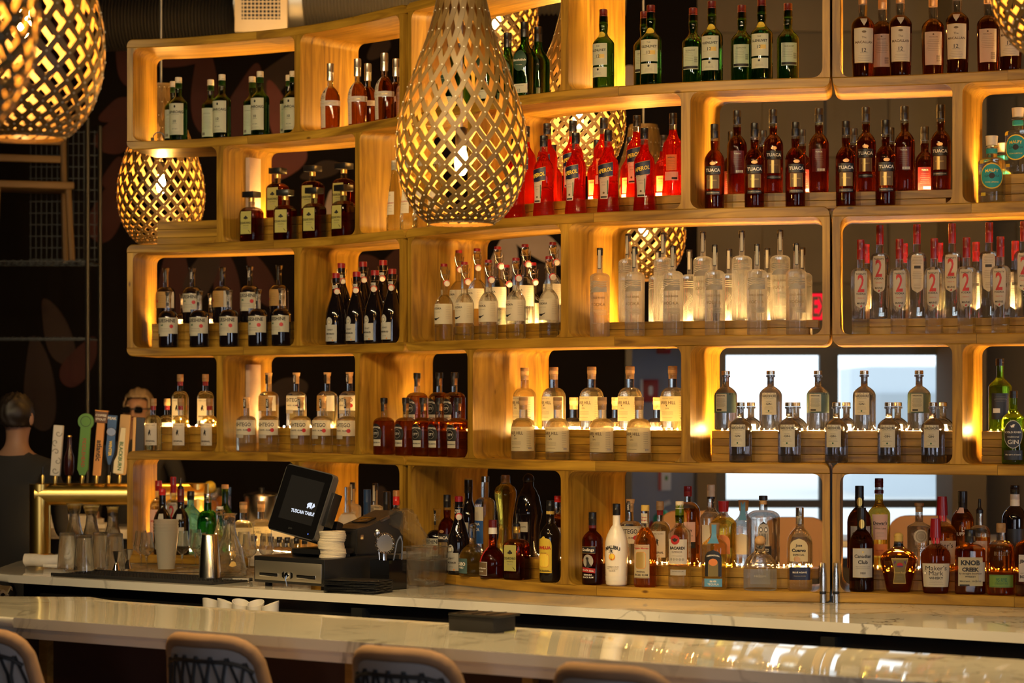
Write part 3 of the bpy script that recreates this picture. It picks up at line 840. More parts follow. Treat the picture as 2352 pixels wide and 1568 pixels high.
L['pink'] = paper('pale_pink_label', (0.78, 0.50, 0.40), 0.25)
L['brown'] = paper('brown_label', (0.16, 0.10, 0.05), 0.1)
L['maroon'] = pbr('maroon_capsule', (0.11, 0.010, 0.010), 0.3)
L['redcap'] = pbr('red_capsule', (0.24, 0.008, 0.014), 0.28)
L['brightred'] = pbr('bright_red_wax', (0.55, 0.02, 0.02), 0.3)
L['blackcap'] = pbr('black_capsule', (0.010, 0.009, 0.010), 0.3)
L['creamcap'] = pbr('cream_capsule', (0.66, 0.56, 0.40), 0.4)
L['cork'] = pbr('cork_stopper', (0.55, 0.32, 0.13), 0.7, noise=0.2, scale=90)
L['corktop'] = pbr('dark_cork_top', (0.30, 0.17, 0.07), 0.6)
L['silver'] = pbr('silver_foil', (0.62, 0.55, 0.45), 0.25, 0.9)
L['copper'] = pbr('copper_cap', (0.55, 0.30, 0.12), 0.35, 0.5)
L['navycap'] = pbr('navy_capsule', (0.015, 0.04, 0.11), 0.35)
L['wire'] = pbr('wire_bail', (0.6, 0.55, 0.45), 0.25, 1.0)
L['ceramic'] = pbr('white_ceramic', (0.72, 0.66, 0.56), 0.3)
I = {}
I['ink'] = pbr('black_ink', (0.015, 0.013, 0.012), 0.6)
I['brown'] = pbr('brown_ink', (0.12, 0.075, 0.03), 0.6)
I['white'] = pbr('white_ink', (0.78, 0.72, 0.62), 0.5)
I['yellow'] = pbr('yellow_ink', (0.85, 0.60, 0.06), 0.5)
I['red'] = pbr('red_ink', (0.42, 0.012, 0.012), 0.5)
I['gold'] = pbr('gold_ink', (0.60, 0.42, 0.14), 0.35, 0.6)
I['grey'] = pbr('grey_ink', (0.30, 0.27, 0.22), 0.6)
I['green'] = pbr('green_ink', (0.03, 0.12, 0.05), 0.6)
I['purple'] = pbr('purple_ink', (0.09, 0.03, 0.13), 0.6)
I['orange'] = pbr('orange_ink', (0.72, 0.26, 0.03), 0.6)

# ---------------------------------------------------------------- bottle builder
def prof(bt, nt, nw, top=0.985, sh='r', foot=0.95, wb=1.0, bulge=0.0, lip=0.0, fl=0.0):
    """Outline in fractions of half width and height: body to bt, shoulder to nt, neck of width nw to top."""
    p = [(0, 0.004), (foot * wb * 0.93, 0.0), (wb * 0.985, 0.012), (wb, 0.03)]
    p.append((1 + (wb - 1) * 0.4, bt * 0.35)); p.append((1.0, bt * 0.75)); p.append((1.0, bt))
    for i in range(1, 8):
        t = i / 7
        if sh == 'r': r = nw + (1 - nw) * math.cos(PI / 2 * t); z = bt + (nt - bt) * math.sin(PI / 2 * t)
        elif sh == 's': r = nw + (1 - nw) * (0.5 + 0.5 * math.cos(PI * t)); z = bt + (nt - bt) * t
        elif sh == 'q': r = nw + (1 - nw) * (0.55 * math.cos(PI / 2 * t) + 0.45 * (0.5 + 0.5 * math.cos(PI * t))); z = bt + (nt - bt) * (0.4 * t + 0.6 * math.sin(PI / 2 * t))
        else: r = nw + (1 - nw) * (1 - t); z = bt + (nt - bt) * t
        p.append((r, z))
    if bulge: p += [(nw * (1 + bulge), nt + (top - nt) * 0.35), (nw * (1 + bulge * 0.6), nt + (top - nt) * 0.6)]
    else: p.append((nw * 0.98, (nt + top) / 2))
    if lip: p += [(nw, top - 0.04), (nw * (1 + lip), top - 0.035), (nw * (1 + lip), top - 0.005)]
    p += [(nw, top), (nw * 0.5, top + 0.001), (0, top + 0.001)]
    return p

def superq(n, ay):
    def f(a):
        s, c = abs(math.sin(a)), abs(math.cos(a)) / ay
        return 1.0 / max(1e-6, (s ** n + c ** n)) ** (1.0 / n)
    return f

BT_ = {}
def make_type(name, desc, H, W, pr, liq, fill=0.8, empty_mat='clear', caps=(), labels=(), sq=2.0, ay=1.0, rot=0.0, n=20, extra=None):
    BT_[name] = dict(desc=desc, H=H, W=W, pr=pr, liq=liq, fill=fill, em=empty_mat, caps=caps, labels=labels, sq=sq, ay=ay, rot=rot, n=n, extra=extra, parts=None)

def strips(name, pts, faces, fmap, mat):
    """Flat print cut into narrow strips so that it bends round the bottle."""
    bm = bmesh.new(); vs = [bm.verts.new((p[0], p[1], 0)) for p in pts]
    for f in faces:
        try: bm.faces.new([vs[i] for i in f])
        except ValueError: pass
    x0, x1 = min(p[0] for p in pts), max(p[0] for p in pts)
    n = int((x1 - x0) / 0.005)
    for i in range(1, n + 1):
        x = x0 + (x1 - x0) * i / (n + 1)
        bmesh.ops.bisect_plane(bm, geom=bm.verts[:] + bm.edges[:] + bm.faces[:], plane_co=(x, 0, 0), plane_no=(1, 0, 0))
    for v in bm.verts: v.co = fmap(v.co.x, v.co.y)
    me = bpy.data.meshes.new(name); bm.to_mesh(me); bm.free(); me.materials.append(mat)
    return me

def build_type(T):
    H, hw = T['H'], T['W'] / 2
    cs = superq(T['sq'], T['ay'])
    pr = [(r * hw, z * H) for r, z in T['pr']]
    zs = np.array([p[1] for p in pr]); rs = np.array([p[0] for p in pr])
    # insert a ring at the liquid level
    body = []
    zf = T['fill'] * H
    for a, b in zip(pr[:-1], pr[1:]):
        body.append(a)
        if a[1] < zf < b[1] and a[1] > 0.02 * H:
            t = (zf - a[1]) / (b[1] - a[1]); body.append((a[0] + (b[0] - a[0]) * t, zf))
    body.append(pr[-1])
    bm = bmesh.new()
    nn = T['n']
    add_lathe(bm, body, nn, lambda a: cs(a))
    for f in bm.faces:
        if f.calc_center_median().z > zf: f.material_index = 1
    parts = [('glass_body', mesh_of(bm, 'glass_body', [G[T['liq']], G[T['em']]], auto=60), -1)]
    ok = [i for i in range(len(pr)) if i > 2]
    def rad(z):
        return float(np.interp(z, zs[2:-2], rs[2:-2]))
    def S(a, z, off):
        r = rad(z) * cs(a)
        return Vector(((r + off) * math.sin(a), -(r + off) * math.cos(a), z))
    for c in T['caps']:
        kind = c[0]
        if kind == 'cyl':                       # ('cyl', r, z0, z1, mat, name)
            _, r, z0, z1, mat, nm = c; z0 *= H; z1 *= H; h = z1 - z0
            b2 = bmesh.new(); rb = min(0.0015, h * 0.2)
            add_lathe(b2, [(0, z0), (r, z0), (r * 1.0, z0 + h * 0.45), (r * 1.03, z0 + h * 0.47), (r * 1.03, z0 + h * 0.52), (r, z0 + h * 0.54), (r, z1 - rb), (r - rb, z1), (0, z1)], 16)
            parts.append((nm, mesh_of(b2, nm, L[mat] if mat in L else M[mat]), -1))
        elif kind == 'cone':
            _, r0, r1, z0, z1, mat, nm = c; z0 *= H; z1 *= H
            b2 = bmesh.new(); add_lathe(b2, [(0, z0), (r0, z0), (r1, z1 - 0.001), (r1 - 0.001, z1), (0, z1)], 16)
            parts.append((nm, mesh_of(b2, nm, L[mat] if mat in L else M[mat]), -1))
        elif kind == 'sq':
            _, r, z0, z1, mat, nm, a0 = c; z0 *= H; z1 *= H
            b2 = bmesh.new(); add_box(b2, (0, 0, (z0 + z1) / 2), (r * 2, r * 2, z1 - z0), R(a0), 0.0015)
            parts.append((nm, mesh_of(b2, nm, L[mat]), -1))
        elif kind == 'ball':
            _, r, zc, mat, nm, fz = c
            b2 = bmesh.new(); bmesh.ops.create_uvsphere(b2, u_segments=14, v_segments=10, radius=r, matrix=Matrix.Translation((0, 0, zc * H)) @ Matrix.Diagonal((1, 1, fz, 1)))
            parts.append((nm, mesh_of(b2, nm, L[mat] if mat in L else M[mat]), -1))
        elif kind == 'pourer':
            _, z0, mat = c; z0 *= H
            b2 = bmesh.new(); add_lathe(b2, [(0, z0), (0.013, z0), (0.013, z0 + 0.012), (0.006, z0 + 0.02), (0.0045, z0 + 0.05), (0, z0 + 0.052)], 12)
            parts.append(('pourer', mesh_of(b2, 'pourer', L[mat] if mat in L else M[mat]), -1))
        elif kind == 'bail':                    # swing stopper hanging beside the neck
            _, zt, r, ang = c; zt *= H
            b2 = bmesh.new(); a = R(ang)
            dx, dy = math.sin(a), -math.cos(a)
            for s in (-1, 1):
                px_, py_ = -dy * s, dx * s
                add_tube(b2, [(px_ * r * 1.1, py_ * r * 1.1, zt - 0.020), (px_ * r * 1.2 + dx * 0.012, py_ * r * 1.2 + dy * 0.012, zt - 0.005), (px_ * r * 0.9 + dx * (r + 0.006), py_ * r * 0.9 + dy * (r + 0.006), zt - 0.035), (dx * (r + 0.012), dy * (r + 0.012), zt - 0.055)], 0.0012, 5)
            add_tube(b2, [(r * 1.1 * math.sin(q * PI / 5), -r * 1.1 * math.cos(q * PI / 5), zt - 0.022) for q in range(10)], 0.0012, 5, True)
            parts.append(('wire_bail', mesh_of(b2, 'wire_bail', L['wire']), -1)); ib = len(parts) - 1
            b2 = bmesh.new(); mx = Matrix.Translation((dx * (r + 0.016), dy * (r + 0.016), zt - 0.055)) @ Matrix.Rotation(a, 4, 'Z') @ Matrix.Rotation(R(115), 4, 'X')
            rg = add_lathe(b2, [(0, 0), (0.011, 0), (0.012, 0.006), (0.010, 0.012), (0, 0.013)], 14); bmesh.ops.transform(b2, matrix=mx, verts=b2.verts)
            parts.append(('ceramic_stopper', mesh_of(b2, 'ceramic_stopper', L['ceramic']), -1)); ic = len(parts) - 1
            b2 = bmesh.new(); add_lathe(b2, [(0.0105, -0.001), (0.0135, -0.001), (0.0135, 0.004), (0.0105, 0.004), (0.0105, -0.001)], 14); bmesh.ops.transform(b2, matrix=mx, verts=b2.verts)
            parts.append(('rubber_seal', mesh_of(b2, 'rubber_seal', L['brightred']), ic))
    for lb in T['labels']:
        # dict: z0,z1,a (deg), hw (deg or metres), shape, mat, text [(s, z, width, mat, [bold])], name
        z0, z1 = lb['z0'] * H, lb['z1'] * H; a0 = R(lb.get('a', 0)); hwm = lb['w'] / 2; shape = lb.get('shape', 'rect'); off = lb.get('off', 0.0006)
        rm = max(0.004, rad((z0 + z1) / 2))
        flat = T['sq'] > 3
        def ang(x): return math.atan2(x, rm * T['ay']) if flat else x / rm
        if lb.get('mat'):
            b2 = bmesh.new(); rows = []; K = 12 if shape != 'rect' else 7; J = 10
            tilt = lb.get('tilt', 0.0)
            for i in range(K + 1):
                t = i / K; z = z0 + (z1 - z0) * t; h_ = hwm
                if shape == 'ellipse':
                    tt = -math.cos(PI * t); z = (z0 + z1) / 2 + (z1 - z0) / 2 * tt; h_ = hwm * max(0.03, math.sqrt(max(0, 1 - tt * tt)))
                elif shape == 'arch':
                    q = (z - (z1 - hwm)) / hwm
                    if z1 - hwm > z0 and q > 0: h_ = hwm * max(0.03, math.sqrt(max(0, 1 - q * q)))
                elif shape == 'bowl':
                    q = ((z0 + hwm) - z) / hwm
                    if q > 0: h_ = hwm * max(0.05, math.sqrt(max(0, 1 - q * q)))
                elif shape == 'tri': h_ = hwm * max(0.04, t)
                elif shape == 'taper': h_ = hwm * (lb.get('k', 0.7) + (1 - lb.get('k', 0.7)) * t)
                elif shape == 'waist': h_ = hwm * (1 - 0.28 * math.sin(PI * t))
                row = []
                for j in range(J + 1):
                    x = h_ * (2 * j / J - 1); row.append(b2.verts.new(S(a0 + ang(x), min(max(z + tilt * x, 0.002), 0.99 * H), off)))
                rows.append(row)
            for p, q in zip(rows[:-1], rows[1:]):
                for j in range(J): b2.faces.new((p[j], p[j + 1], q[j + 1], q[j]))
            nm = lb.get('name', 'label')
            me = mesh_of(b2, nm, L[lb['mat']] if lb['mat'] in L else M[lb['mat']])
            me.flip_normals() if False else None
            parts.append((nm, me, lb.get('on', -1))); il = len(parts) - 1
        else: il = 0
        em_k = 0.0
        for tx in lb.get('text', ()):
            s, z, width, mat = tx[:4]; bold = tx[4] if len(tx) > 4 else 0.0; curve = tx[5] if len(tx) > 5 else 0.0; vert = tx[6] if len(tx) > 6 else 0; ys = tx[7] if len(tx) > 7 else 1.0
            v, f = text_mesh(s, bold)
            if len(v) == 0: continue
            k = width / (v[:, 0].max() - v[:, 0].min()); z *= H; tilt = lb.get('tilt', 0.0)
            vv = []
            for x, y, _ in v:
                x, y = x * k, y * k * ys
                if vert: x, y = -y * vert, x * vert
                y -= curve * x * x
                vv.append((x, z + y + tilt * x))
            parts.append(('lettering', strips('lettering', vv, f, lambda x, y: S(a0 + ang(x), min(max(y, 0.002), 0.99 * H), off + 0.0007), I[mat]), il if il > 0 else -1))
        for em in lb.get('marks', ()):         # flat emblems: (x, z, [polygon in metres], mat)
            ex, ez, poly, mat = em; ez *= H
            em_k += 0.00006
            me = strips('emblem', [(ex + x, ez + y + lb.get('tilt', 0) * (ex + x)) for x, y in poly], [tuple(range(len(poly)))], lambda x, y: S(a0 + ang(x), y, off + 0.0005 + em_k), I[mat] if mat in I else L[mat])
            parts.append(('emblem', me, il if il > 0 else -1))
    T['parts'] = parts

def circ(r, n=16, ry=None, x=0, y=0):
    return [(x + r * math.cos(2 * PI * k / n), y + (ry or r) * math.sin(2 * PI * k / n)) for k in range(n)]
def bar_(w_, h_, x=0, y=0): return [(x - w_ / 2, y - h_ / 2), (x + w_ / 2, y - h_ / 2), (x + w_ / 2, y + h_ / 2), (x - w_ / 2, y + h_ / 2)]
def ring_bar(x, z, w_, n_, dz, mat='grey', h_=0.0006): return [(x, z - i * dz, bar_(w_ * (0.8 + 0.2 * ((i * 7) % 3) / 2), h_), mat) for i in range(n_)]

def place(tname, loc, rz, label, group=None, cat='bottle', name='bottle'):
    T = BT_[tname]
    if T['parts'] is None: build_type(T)
    root = empty(name, loc, rz, label, cat, group)
    os_ = []
    for nm, me, pi_ in T['parts']:
        os_.append(obj(nm, me, os_[pi_] if pi_ >= 0 else root))
    return root

ORD = ['first', 'second', 'third', 'fourth', 'fifth', 'sixth', 'seventh', 'eighth', 'ninth', 'tenth', 'eleventh', 'twelfth']
TROW = {'f': 0.062, 'b': 0.180, 't': 0.306}
RNAME = {'f': 'front row', 'b': 'raised back row', 't': 'rearmost row', 'l': 'rear row', 'r': 'rear row'}
def bottle_rot(u, T, jit=7):
    tg = TAN(u)
    return math.atan2(tg.y, tg.x) * 0.62 + R(T['rot'] + random.uniform(-jit, jit))
def put(tname, row, riser_key, spec, group, turned=()):
    """spec: {'f': [px...], 'b': [...], ...}; every px is where the bottle's axis stands in the row."""
    T = BT_[tname]; k = 0
    for rk, xs in spec.items():
        for i, px in enumerate(xs):
            tr = TROW[rk]
            if isinstance(px, tuple): px, tr = px
            u = solve_u(px, tr)
            z = ZB[row + 1] + 0.0006
            if rk == 'b' and riser_key: z = RZ[riser_key] + 0.0006
            rear = (rk, i) in turned
            tn = tname + '_rear' if rear and (tname + '_rear') in BT_ else tname
            dsc = BT_[tn]['desc']
            lab = '%s, %s from left in %s' % (dsc, ORD[i], 'rear row' if rk == 'b' and not riser_key else RNAME[rk])
            place(tn, PT(u, tr, z), bottle_rot(u, T), lab, group)

def lab(z0, z1, w_, mat, **kw): return dict(z0=z0, z1=z1, w=w_, mat=mat, **kw)
def T_(s, z, w_, mat='ink', bold=0.0, curve=0.0, vert=0, ys=1.0): return (s, z, w_, mat, bold, curve, vert, ys)

# ---------------------------------------------------------------- the repeated kinds on the upper shelves
p_ = prof(0.58, 0.72, 0.36, 0.97, 's', bulge=0.12)
mk = make_type
mk('laph', 'dark green malt bottle with tall cream label', 0.278, 0.079, p_, 'green', 0.78, 'green',
   [('cyl', 0.0148, 0.83, 1.0, 'creamcap', 'cap')],
   [lab(0.09, 0.58, 0.078, 'cream', a=-5, text=[T_('LAPHROAIG', 0.445, 0.076, 'ink', 0.02, 0, 0, 1.15), T_('SINGLE MALT SCOTCH WHISKY', 0.405, 0.040), T_('10', 0.30, 0.013, 'ink', 0.015), T_('YEARS OLD', 0.262, 0.02), T_('EST 1815', 0.18, 0.024)],
        marks=[(0, 0.53, circ(0.0045, 10, 0.006), 'ink')] + ring_bar(0, 0.135, 0.05, 3, 0.014))])
mk('laph_rear', 'dark green malt bottle turned to its cream back label', 0.278, 0.079, p_, 'green', 0.78, 'green',
   [('cyl', 0.0148, 0.83, 1.0, 'creamcap', 'cap')],
   [lab(0.09, 0.54, 0.060, 'white', text=[T_('LAPHROAIG', 0.455, 0.034, 'grey')], marks=ring_bar(0, 0.40, 0.046, 9, 0.022, 'grey', 0.0005) + [(-0.016, 0.135, bar_(0.016, 0.012), 'ink')] + [(-0.022 + 0.004 * i, 0.135, bar_(0.0012, 0.013), 'white') for i in range(4)])])
p_ = prof(0.46, 0.66, 0.29, 0.97, 'q', wb=0.96)
mk('basil', 'slim amber bourbon bottle with cream paper belt', 0.279, 0.087, p_, 'bourbon', 0.63, 'clear',
   [('cyl', 0.0150, 0.74, 1.0, 'silver', 'foil_capsule')],
   [lab(0.03, 0.66, 0.034, 'cream', a=-24, shape='arch', name='paper_bib', text=[T_("BASIL", 0.50, 0.018), T_("HAYDEN'S", 0.472, 0.026)], marks=[(0, 0.57, circ(0.006), 'ink')] + ring_bar(0, 0.42, 0.022, 6, 0.022) + ring_bar(0, 0.22, 0.02, 3, 0.03)),
    lab(0.355, 0.435, 0.20, 'white', name='paper_belt', off=0.0014, text=[T_('KENTUCKY STRAIGHT BOURBON WHISKEY', 0.393, 0.10, 'gold')])], ay=0.8)
p_ = prof(0.56, 0.70, 0.27, 0.92, 'r', foot=0.97)
dl = [lab(0.15, 0.60, 0.056, 'yellowgreen', text=[T_('DISARONNO', 0.37, 0.053, 'ink', 0.02, 0, 0, 1.5), T_('ORIGINALE', 0.315, 0.03), T_('VELVET', 0.27, 0.026, 'grey')],
      marks=[(0, 0.475, circ(0.006, 12, 0.008), 'ink'), (-0.007, 0.465, circ(0.004), 'ink'), (0.007, 0.465, circ(0.004), 'ink'), (0.018, 0.2, [(-0.006, 0.005), (0.004, -0.007), (0.006, -0.006), (-0.004, 0.006)], 'ink')])]
mk('disa', 'square dark amber bottle with yellow label, black lid', 0.215, 0.082, p_, 'almond', 0.62, 'clear', [('sq', 0.029, 0.885, 1.0, 'blackcap', 'square_lid', 0), ('cyl', 0.0135, 0.80, 0.885, 'gold', 'neck_collar')],
   dl + [lab(0.91, 0.975, 0.052, None, off=0.0)], sq=7, rot=-6, n=28)
BT_['disa']['labels'] = dl
p_ = [(0, 0.004), (0.93, 0.0), (0.99, 0.015), (1, 0.03), (1.0, 0.20), (0.92, 0.21), (0.82, 0.40), (0.62, 0.62), (0.44, 0.76), (0.38, 0.82), (0.38, 0.86), (0.40, 0.865), (0.40, 0.97), (0.36, 0.98), (0, 0.981)]
mk('galliano', 'slender cone shaped bottle of golden herbal liqueur', 0.287, 0.066, p_, 'gold', 0.86, 'clear', [('cyl', 0.0125, 0.87, 1.0, 'creamcap', 'cap')],
   [lab(0.235, 0.56, 0.045, 'white', shape='taper', k=1.0, a=-10, text=[T_('GALLIANO', 0.40, 0.042, 'red', 0.02), T_('L\'AUTENTICO', 0.36, 0.028, 'brown'), T_('1896', 0.51, 0.012, 'grey')], marks=ring_bar(0, 0.32, 0.034, 3, 0.02))])
p_ = prof(0.52, 0.74, 0.34, 0.97, 's', wb=0.97)
mk('glenf', 'dark green triangular whisky bottle with black cap', 0.282, 0.082, p_, 'green', 0.8, 'green', [('cyl', 0.0155, 0.80, 1.0, 'blackcap', 'cap')],
   [lab(0.34, 0.62, 0.058, 'darkgreen', shape='ellipse', text=[T_('Glenfiddich', 0.485, 0.052, 'white', 0.01), T_('Scotch whisky', 0.42, 0.026, 'white')]),
    lab(0.05, 0.17, 0.062, 'cream', text=[T_('12', 0.085, 0.011), T_('SIGNATURE MALT', 0.145, 0.04, 'grey')])], sq=2.6)
p_ = prof(0.56, 0.70, 0.37, 0.97, 's', bulge=0.14)
gl_l = [lab(0.29, 0.56, 0.068, 'cream', a=-6, text=[T_('THE', 0.525, 0.013), T_('GLENLIVET', 0.475, 0.058, 'ink', 0.02), T_('12', 0.40, 0.013, 'ink', 0.01)], marks=[(0.0, 0.375, bar_(0.052, 0.0006), 'gold'), (0.014, 0.40, bar_(0.02, 0.014), 'goldp')]),
        lab(0.14, 0.265, 0.066, 'cream', a=-6, name='lower_label', marks=[(0, 0.235, circ(0.004), 'ink')] + ring_bar(0, 0.20, 0.03, 3, 0.015)),
        lab(0.64, 0.715, 0.030, 'yellow', a=-6, shape='ellipse', name='neck_seal')]
mk('glenl', 'green whisky bottle with cream label and yellow seal', 0.290, 0.079, p_, 'green', 0.76, 'green', [('cyl', 0.0152, 0.835, 1.0, 'maroon', 'cap'), ('cyl', 0.0156, 0.825, 0.842, 'gold', 'gold_band')], gl_l)
mk('glenl_rear', 'green whisky bottle turned to its pinkish back label', 0.290, 0.079, p_, 'green', 0.76, 'green', [('cyl', 0.0152, 0.835, 1.0, 'maroon', 'cap'), ('cyl', 0.0156, 0.825, 0.842, 'gold', 'gold_band')],
   [lab(0.22, 0.50, 0.060, 'white', text=[T_('GLENLIVET', 0.455, 0.036, 'brown')], marks=ring_bar(-0.006, 0.43, 0.036, 6, 0.02) + [(0.021, 0.37 - 0.012 * i, bar_(0.012, 0.0012), 'ink') for i in range(6)] + [(0, 0.245, bar_(0.056, 0.009), 'ink')])])
p_ = prof(0.60, 0.71, 0.35, 0.97, 'q', wb=0.9, bulge=0.15)
mk('macal', 'dark sherry whisky bottle with tall cream label', 0.305, 0.080, p_, 'sherry', 0.70, 'clear', [('cyl', 0.0155, 0.85, 1.0, 'copper', 'cap')],
   [lab(0.165, 0.565, 0.074, 'cream', text=[T_('The', 0.455, 0.016, 'brown'), T_('MACALLAN', 0.40, 0.062, 'brown', 0.02), T_('12', 0.31, 0.015, 'ink', 0.01), T_('YEARS OLD', 0.28, 0.028, 'grey')], marks=[(0, 0.52, circ(0.008, 10, 0.004), 'brown')] + ring_bar(0, 0.245, 0.05, 4, 0.018) + [(0, 0.562, bar_(0.073, 0.0012), 'gold'), (0, 0.168, bar_(0.073, 0.0012), 'gold')]),
    lab(0.59, 0.675, 0.032, 'cream', shape='tri', name='neck_label', off=0.0012)])
mk('macal_rear', 'dark sherry whisky bottle turned to pale back label', 0.305, 0.080, p_, 'sherry', 0.70, 'clear', [('cyl', 0.0155, 0.85, 1.0, 'copper', 'cap')],
   [lab(0.165, 0.545, 0.064, 'white', text=[T_('MACALLAN', 0.485, 0.030, 'brown')], marks=[(0, 0.515, circ(0.003), 'brown')] + ring_bar(0, 0.45, 0.046, 7, 0.02, 'brown', 0.0005) + [(0.018, 0.27 - 0.011 * i, bar_(0.015, 0.0012), 'ink') for i in range(7)])])
p_ = [(0, 0.004), (1.0, 0.0), (1.06, 0.012), (1.05, 0.05), (0.97, 0.14), (0.93, 0.28), (0.96, 0.46), (1.0, 0.54), (0.99, 0.58), (0.9, 0.635), (0.70, 0.675), (0.56, 0.70), (0.44, 0.735), (0.385, 0.78), (0.37, 0.85), (0.36, 0.97), (0.3, 0.975), (0, 0.976)]
al = [lab(0.42, 0.585, 0.062, 'navy', a=-8, tilt=0.20, text=[T_('APEROL', 0.505, 0.057, 'yellow', 0.03, 0, 0, 1.25)], name='top_label', marks=[(0, 0.585, bar_(0.060, 0.0012), 'gold'), (0, 0.422, bar_(0.060, 0.0012), 'gold')]),
      lab(0.165, 0.425, 0.040, 'cream', a=-14, shape='taper', k=0.72, name='lower_label', text=[T_('APERITIVO', 0.365, 0.022, 'grey'), T_('1919', 0.33, 0.012, 'grey')], marks=[(0, 0.235, circ(0.004), 'brown'), (0, 0.185, bar_(0.024, 0.006), 'ink'), (0.0145, 0.30, bar_(0.003, 0.05), 'green')])]
mk('aperol', 'bright red aperitif bottle with slanted navy label', 0.300, 0.077, p_, 'red', 0.80, 'clear', [('cyl', 0.0147, 0.865, 1.0, 'blackcap', 'cap')], al)
mk('aperol_rear', 'bright red aperitif bottle turned to pale back label', 0.300, 0.077, p_, 'red', 0.80, 'clear', [('cyl', 0.0147, 0.865, 1.0, 'blackcap', 'cap')],
   [lab(0.30, 0.49, 0.040, 'orange', name='back_label', text=[T_('APEROL', 0.455, 0.026, 'ink', 0.02)], marks=ring_bar(0, 0.42, 0.028, 6, 0.02, 'brown')), lab(0.18, 0.285, 0.052, 'pink', name='lower_back_label', marks=ring_bar(0, 0.265, 0.03, 3, 0.016) + [(0.012, 0.205, bar_(0.02, 0.008), 'ink')])])
p_ = prof(0.56, 0.70, 0.37, 0.97, 'q', bulge=0.10, wb=0.97)
mk('tuaca', 'ruby amber liqueur bottle with black and gold label', 0.302, 0.072, p_, 'ruby', 0.80, 'clear', [('cyl', 0.0145, 0.835, 1.0, 'blackcap', 'cap')],
   [lab(0.40, 0.50, 0.060, 'black', text=[T_('TUACA', 0.45, 0.054, 'white', 0.03)]), lab(0.235, 0.395, 0.046, 'brown', name='brown_panel', text=[T_('ITALIANO', 0.33, 0.03, 'gold')], marks=[(-0.005, 0.31, bar_(0.010, 0.046), 'gold'), (0.0225, 0.31, bar_(0.0012, 0.047), 'gold'), (-0.0225, 0.31, bar_(0.0012, 0.047), 'gold')]),  # middle gold bar paints a vertical highlight on the panel; outer bars are its border
    lab(0.165, 0.205, 0.054, 'black', name='lower_band', text=[T_('ORIGINALE LIQUORE', 0.185, 0.046, 'white')]), lab(0.51, 0.55, 0.022, 'copper', shape='ellipse', name='crest')])
mk('tuaca_rear', 'ruby liqueur bottle turned to dark red back label', 0.302, 0.072, p_, 'ruby', 0.80, 'clear', [('cyl', 0.0145, 0.835, 1.0, 'blackcap', 'cap')],
   [lab(0.24, 0.51, 0.052, 'maroon', text=[T_('TUACA', 0.475, 0.024, 'white', 0.02)], marks=ring_bar(0, 0.43, 0.034, 6, 0.022, 'grey') + [(0.008, 0.265, bar_(0.026, 0.009), 'white')] + [(-0.002 + 0.003 * i, 0.265, bar_(0.001, 0.009), 'ink') for i in range(7)])])
p_ = prof(0.60, 0.68, 0.40, 0.86, 'r', lip=0.22)
mk('malfy', 'clear gin bottle with teal round label', 0.232, 0.092, p_, 'water', 0.66, 'clear', [('cone', 0.019, 0.0215, 0.86, 1.0, 'creamcap', 'stopper'), ('cyl', 0.0192, 0.74, 0.81, 'teal', 'neck_band')],
   [lab(0.20, 0.585, 0.084, 'yellow', shape='ellipse', name='ring_label'), lab(0.218, 0.567, 0.076, 'teal', shape='ellipse', off=0.0012, text=[T_('MALFY', 0.475, 0.044, 'goldp' if False else 'yellow', 0.02, 5.0), T_('GIN ROSA', 0.39, 0.05, 'ink'), T_('CON LIMONE', 0.30, 0.045, 'yellow')], marks=[(0, 0.395, circ(0.010), 'ink')]),
    lab(0.58, 0.64, 0.020, 'yellow', a=-50, name='cord'), lab(0.10, 0.15, 0.02, 'yellow', a=-40, name='cord')])
p_ = prof(0.52, 0.66, 0.28, 0.88, 'r', lip=0.0)
cork = lambda m0='clear', t='cork': [('cyl', 0.0118, 0.80, 0.93, t, 'cork'), ('cone', 0.0135, 0.0165, 0.93, 1.0, 'clear_top', 'stopper_top')]
L['clear_top'] = M['clear']
mk('blueshine', 'black bottle with cream wrap label and clear stopper', 0.245, 0.085, p_, 'black', 0.64, 'clear', [('cyl', 0.0118, 0.80, 0.925, 'clear_top', 'glass_plug'), ('cone', 0.0135, 0.0165, 0.925, 1.0, 'clear_top', 'stopper_top')],
   [lab(0.245, 0.53, 0.128, 'cream', a=-10, text=[T_('BLUESHINE', 0.475, 0.092, 'ink', 0.02, 0, 0, 1.1), T_('MAPLE MOONSHINE', 0.33, 0.04, 'grey')], marks=[(0.028, 0.375, circ(0.0085), 'red'), (-0.012, 0.40, [(-0.004, -0.004), (0.004, -0.004), (0, 0.005)], 'green'), (-0.018, 0.40, [(-0.004, -0.004), (0.003, -0.004), (0, 0.004)], 'green')] + ring_bar(0, 0.30, 0.06, 2, 0.02)),
    lab(0.20, 0.26, 0.044, 'cream', a=-20, name='lower_tab', off=0.0009), lab(0.74, 0.97, 0.010, 'black', a=-5, name='neck_strip', off=0.002, text=[T_('SMALL', 0.86, 0.03, 'white', 0, 0, 1)])])
mk('blueshine_rear', 'black bottle turned to its tan back label', 0.245, 0.085, p_, 'black', 0.64, 'clear', BT_['blueshine']['caps'],
   [lab(0.28, 0.57, 0.070, 'kraft', a=-22, marks=ring_bar(0, 0.50, 0.04, 5, 0.03, 'brown') + [(-0.02, 0.40, circ(0.006), 'red')]), lab(0.28, 0.57, 0.030, 'white', a=46, name='side_label'), lab(0.74, 0.97, 0.010, 'black', a=-5, name='neck_strip', off=0.002)])
p_ = prof(0.38, 0.80, 0.36, 0.965, 's')
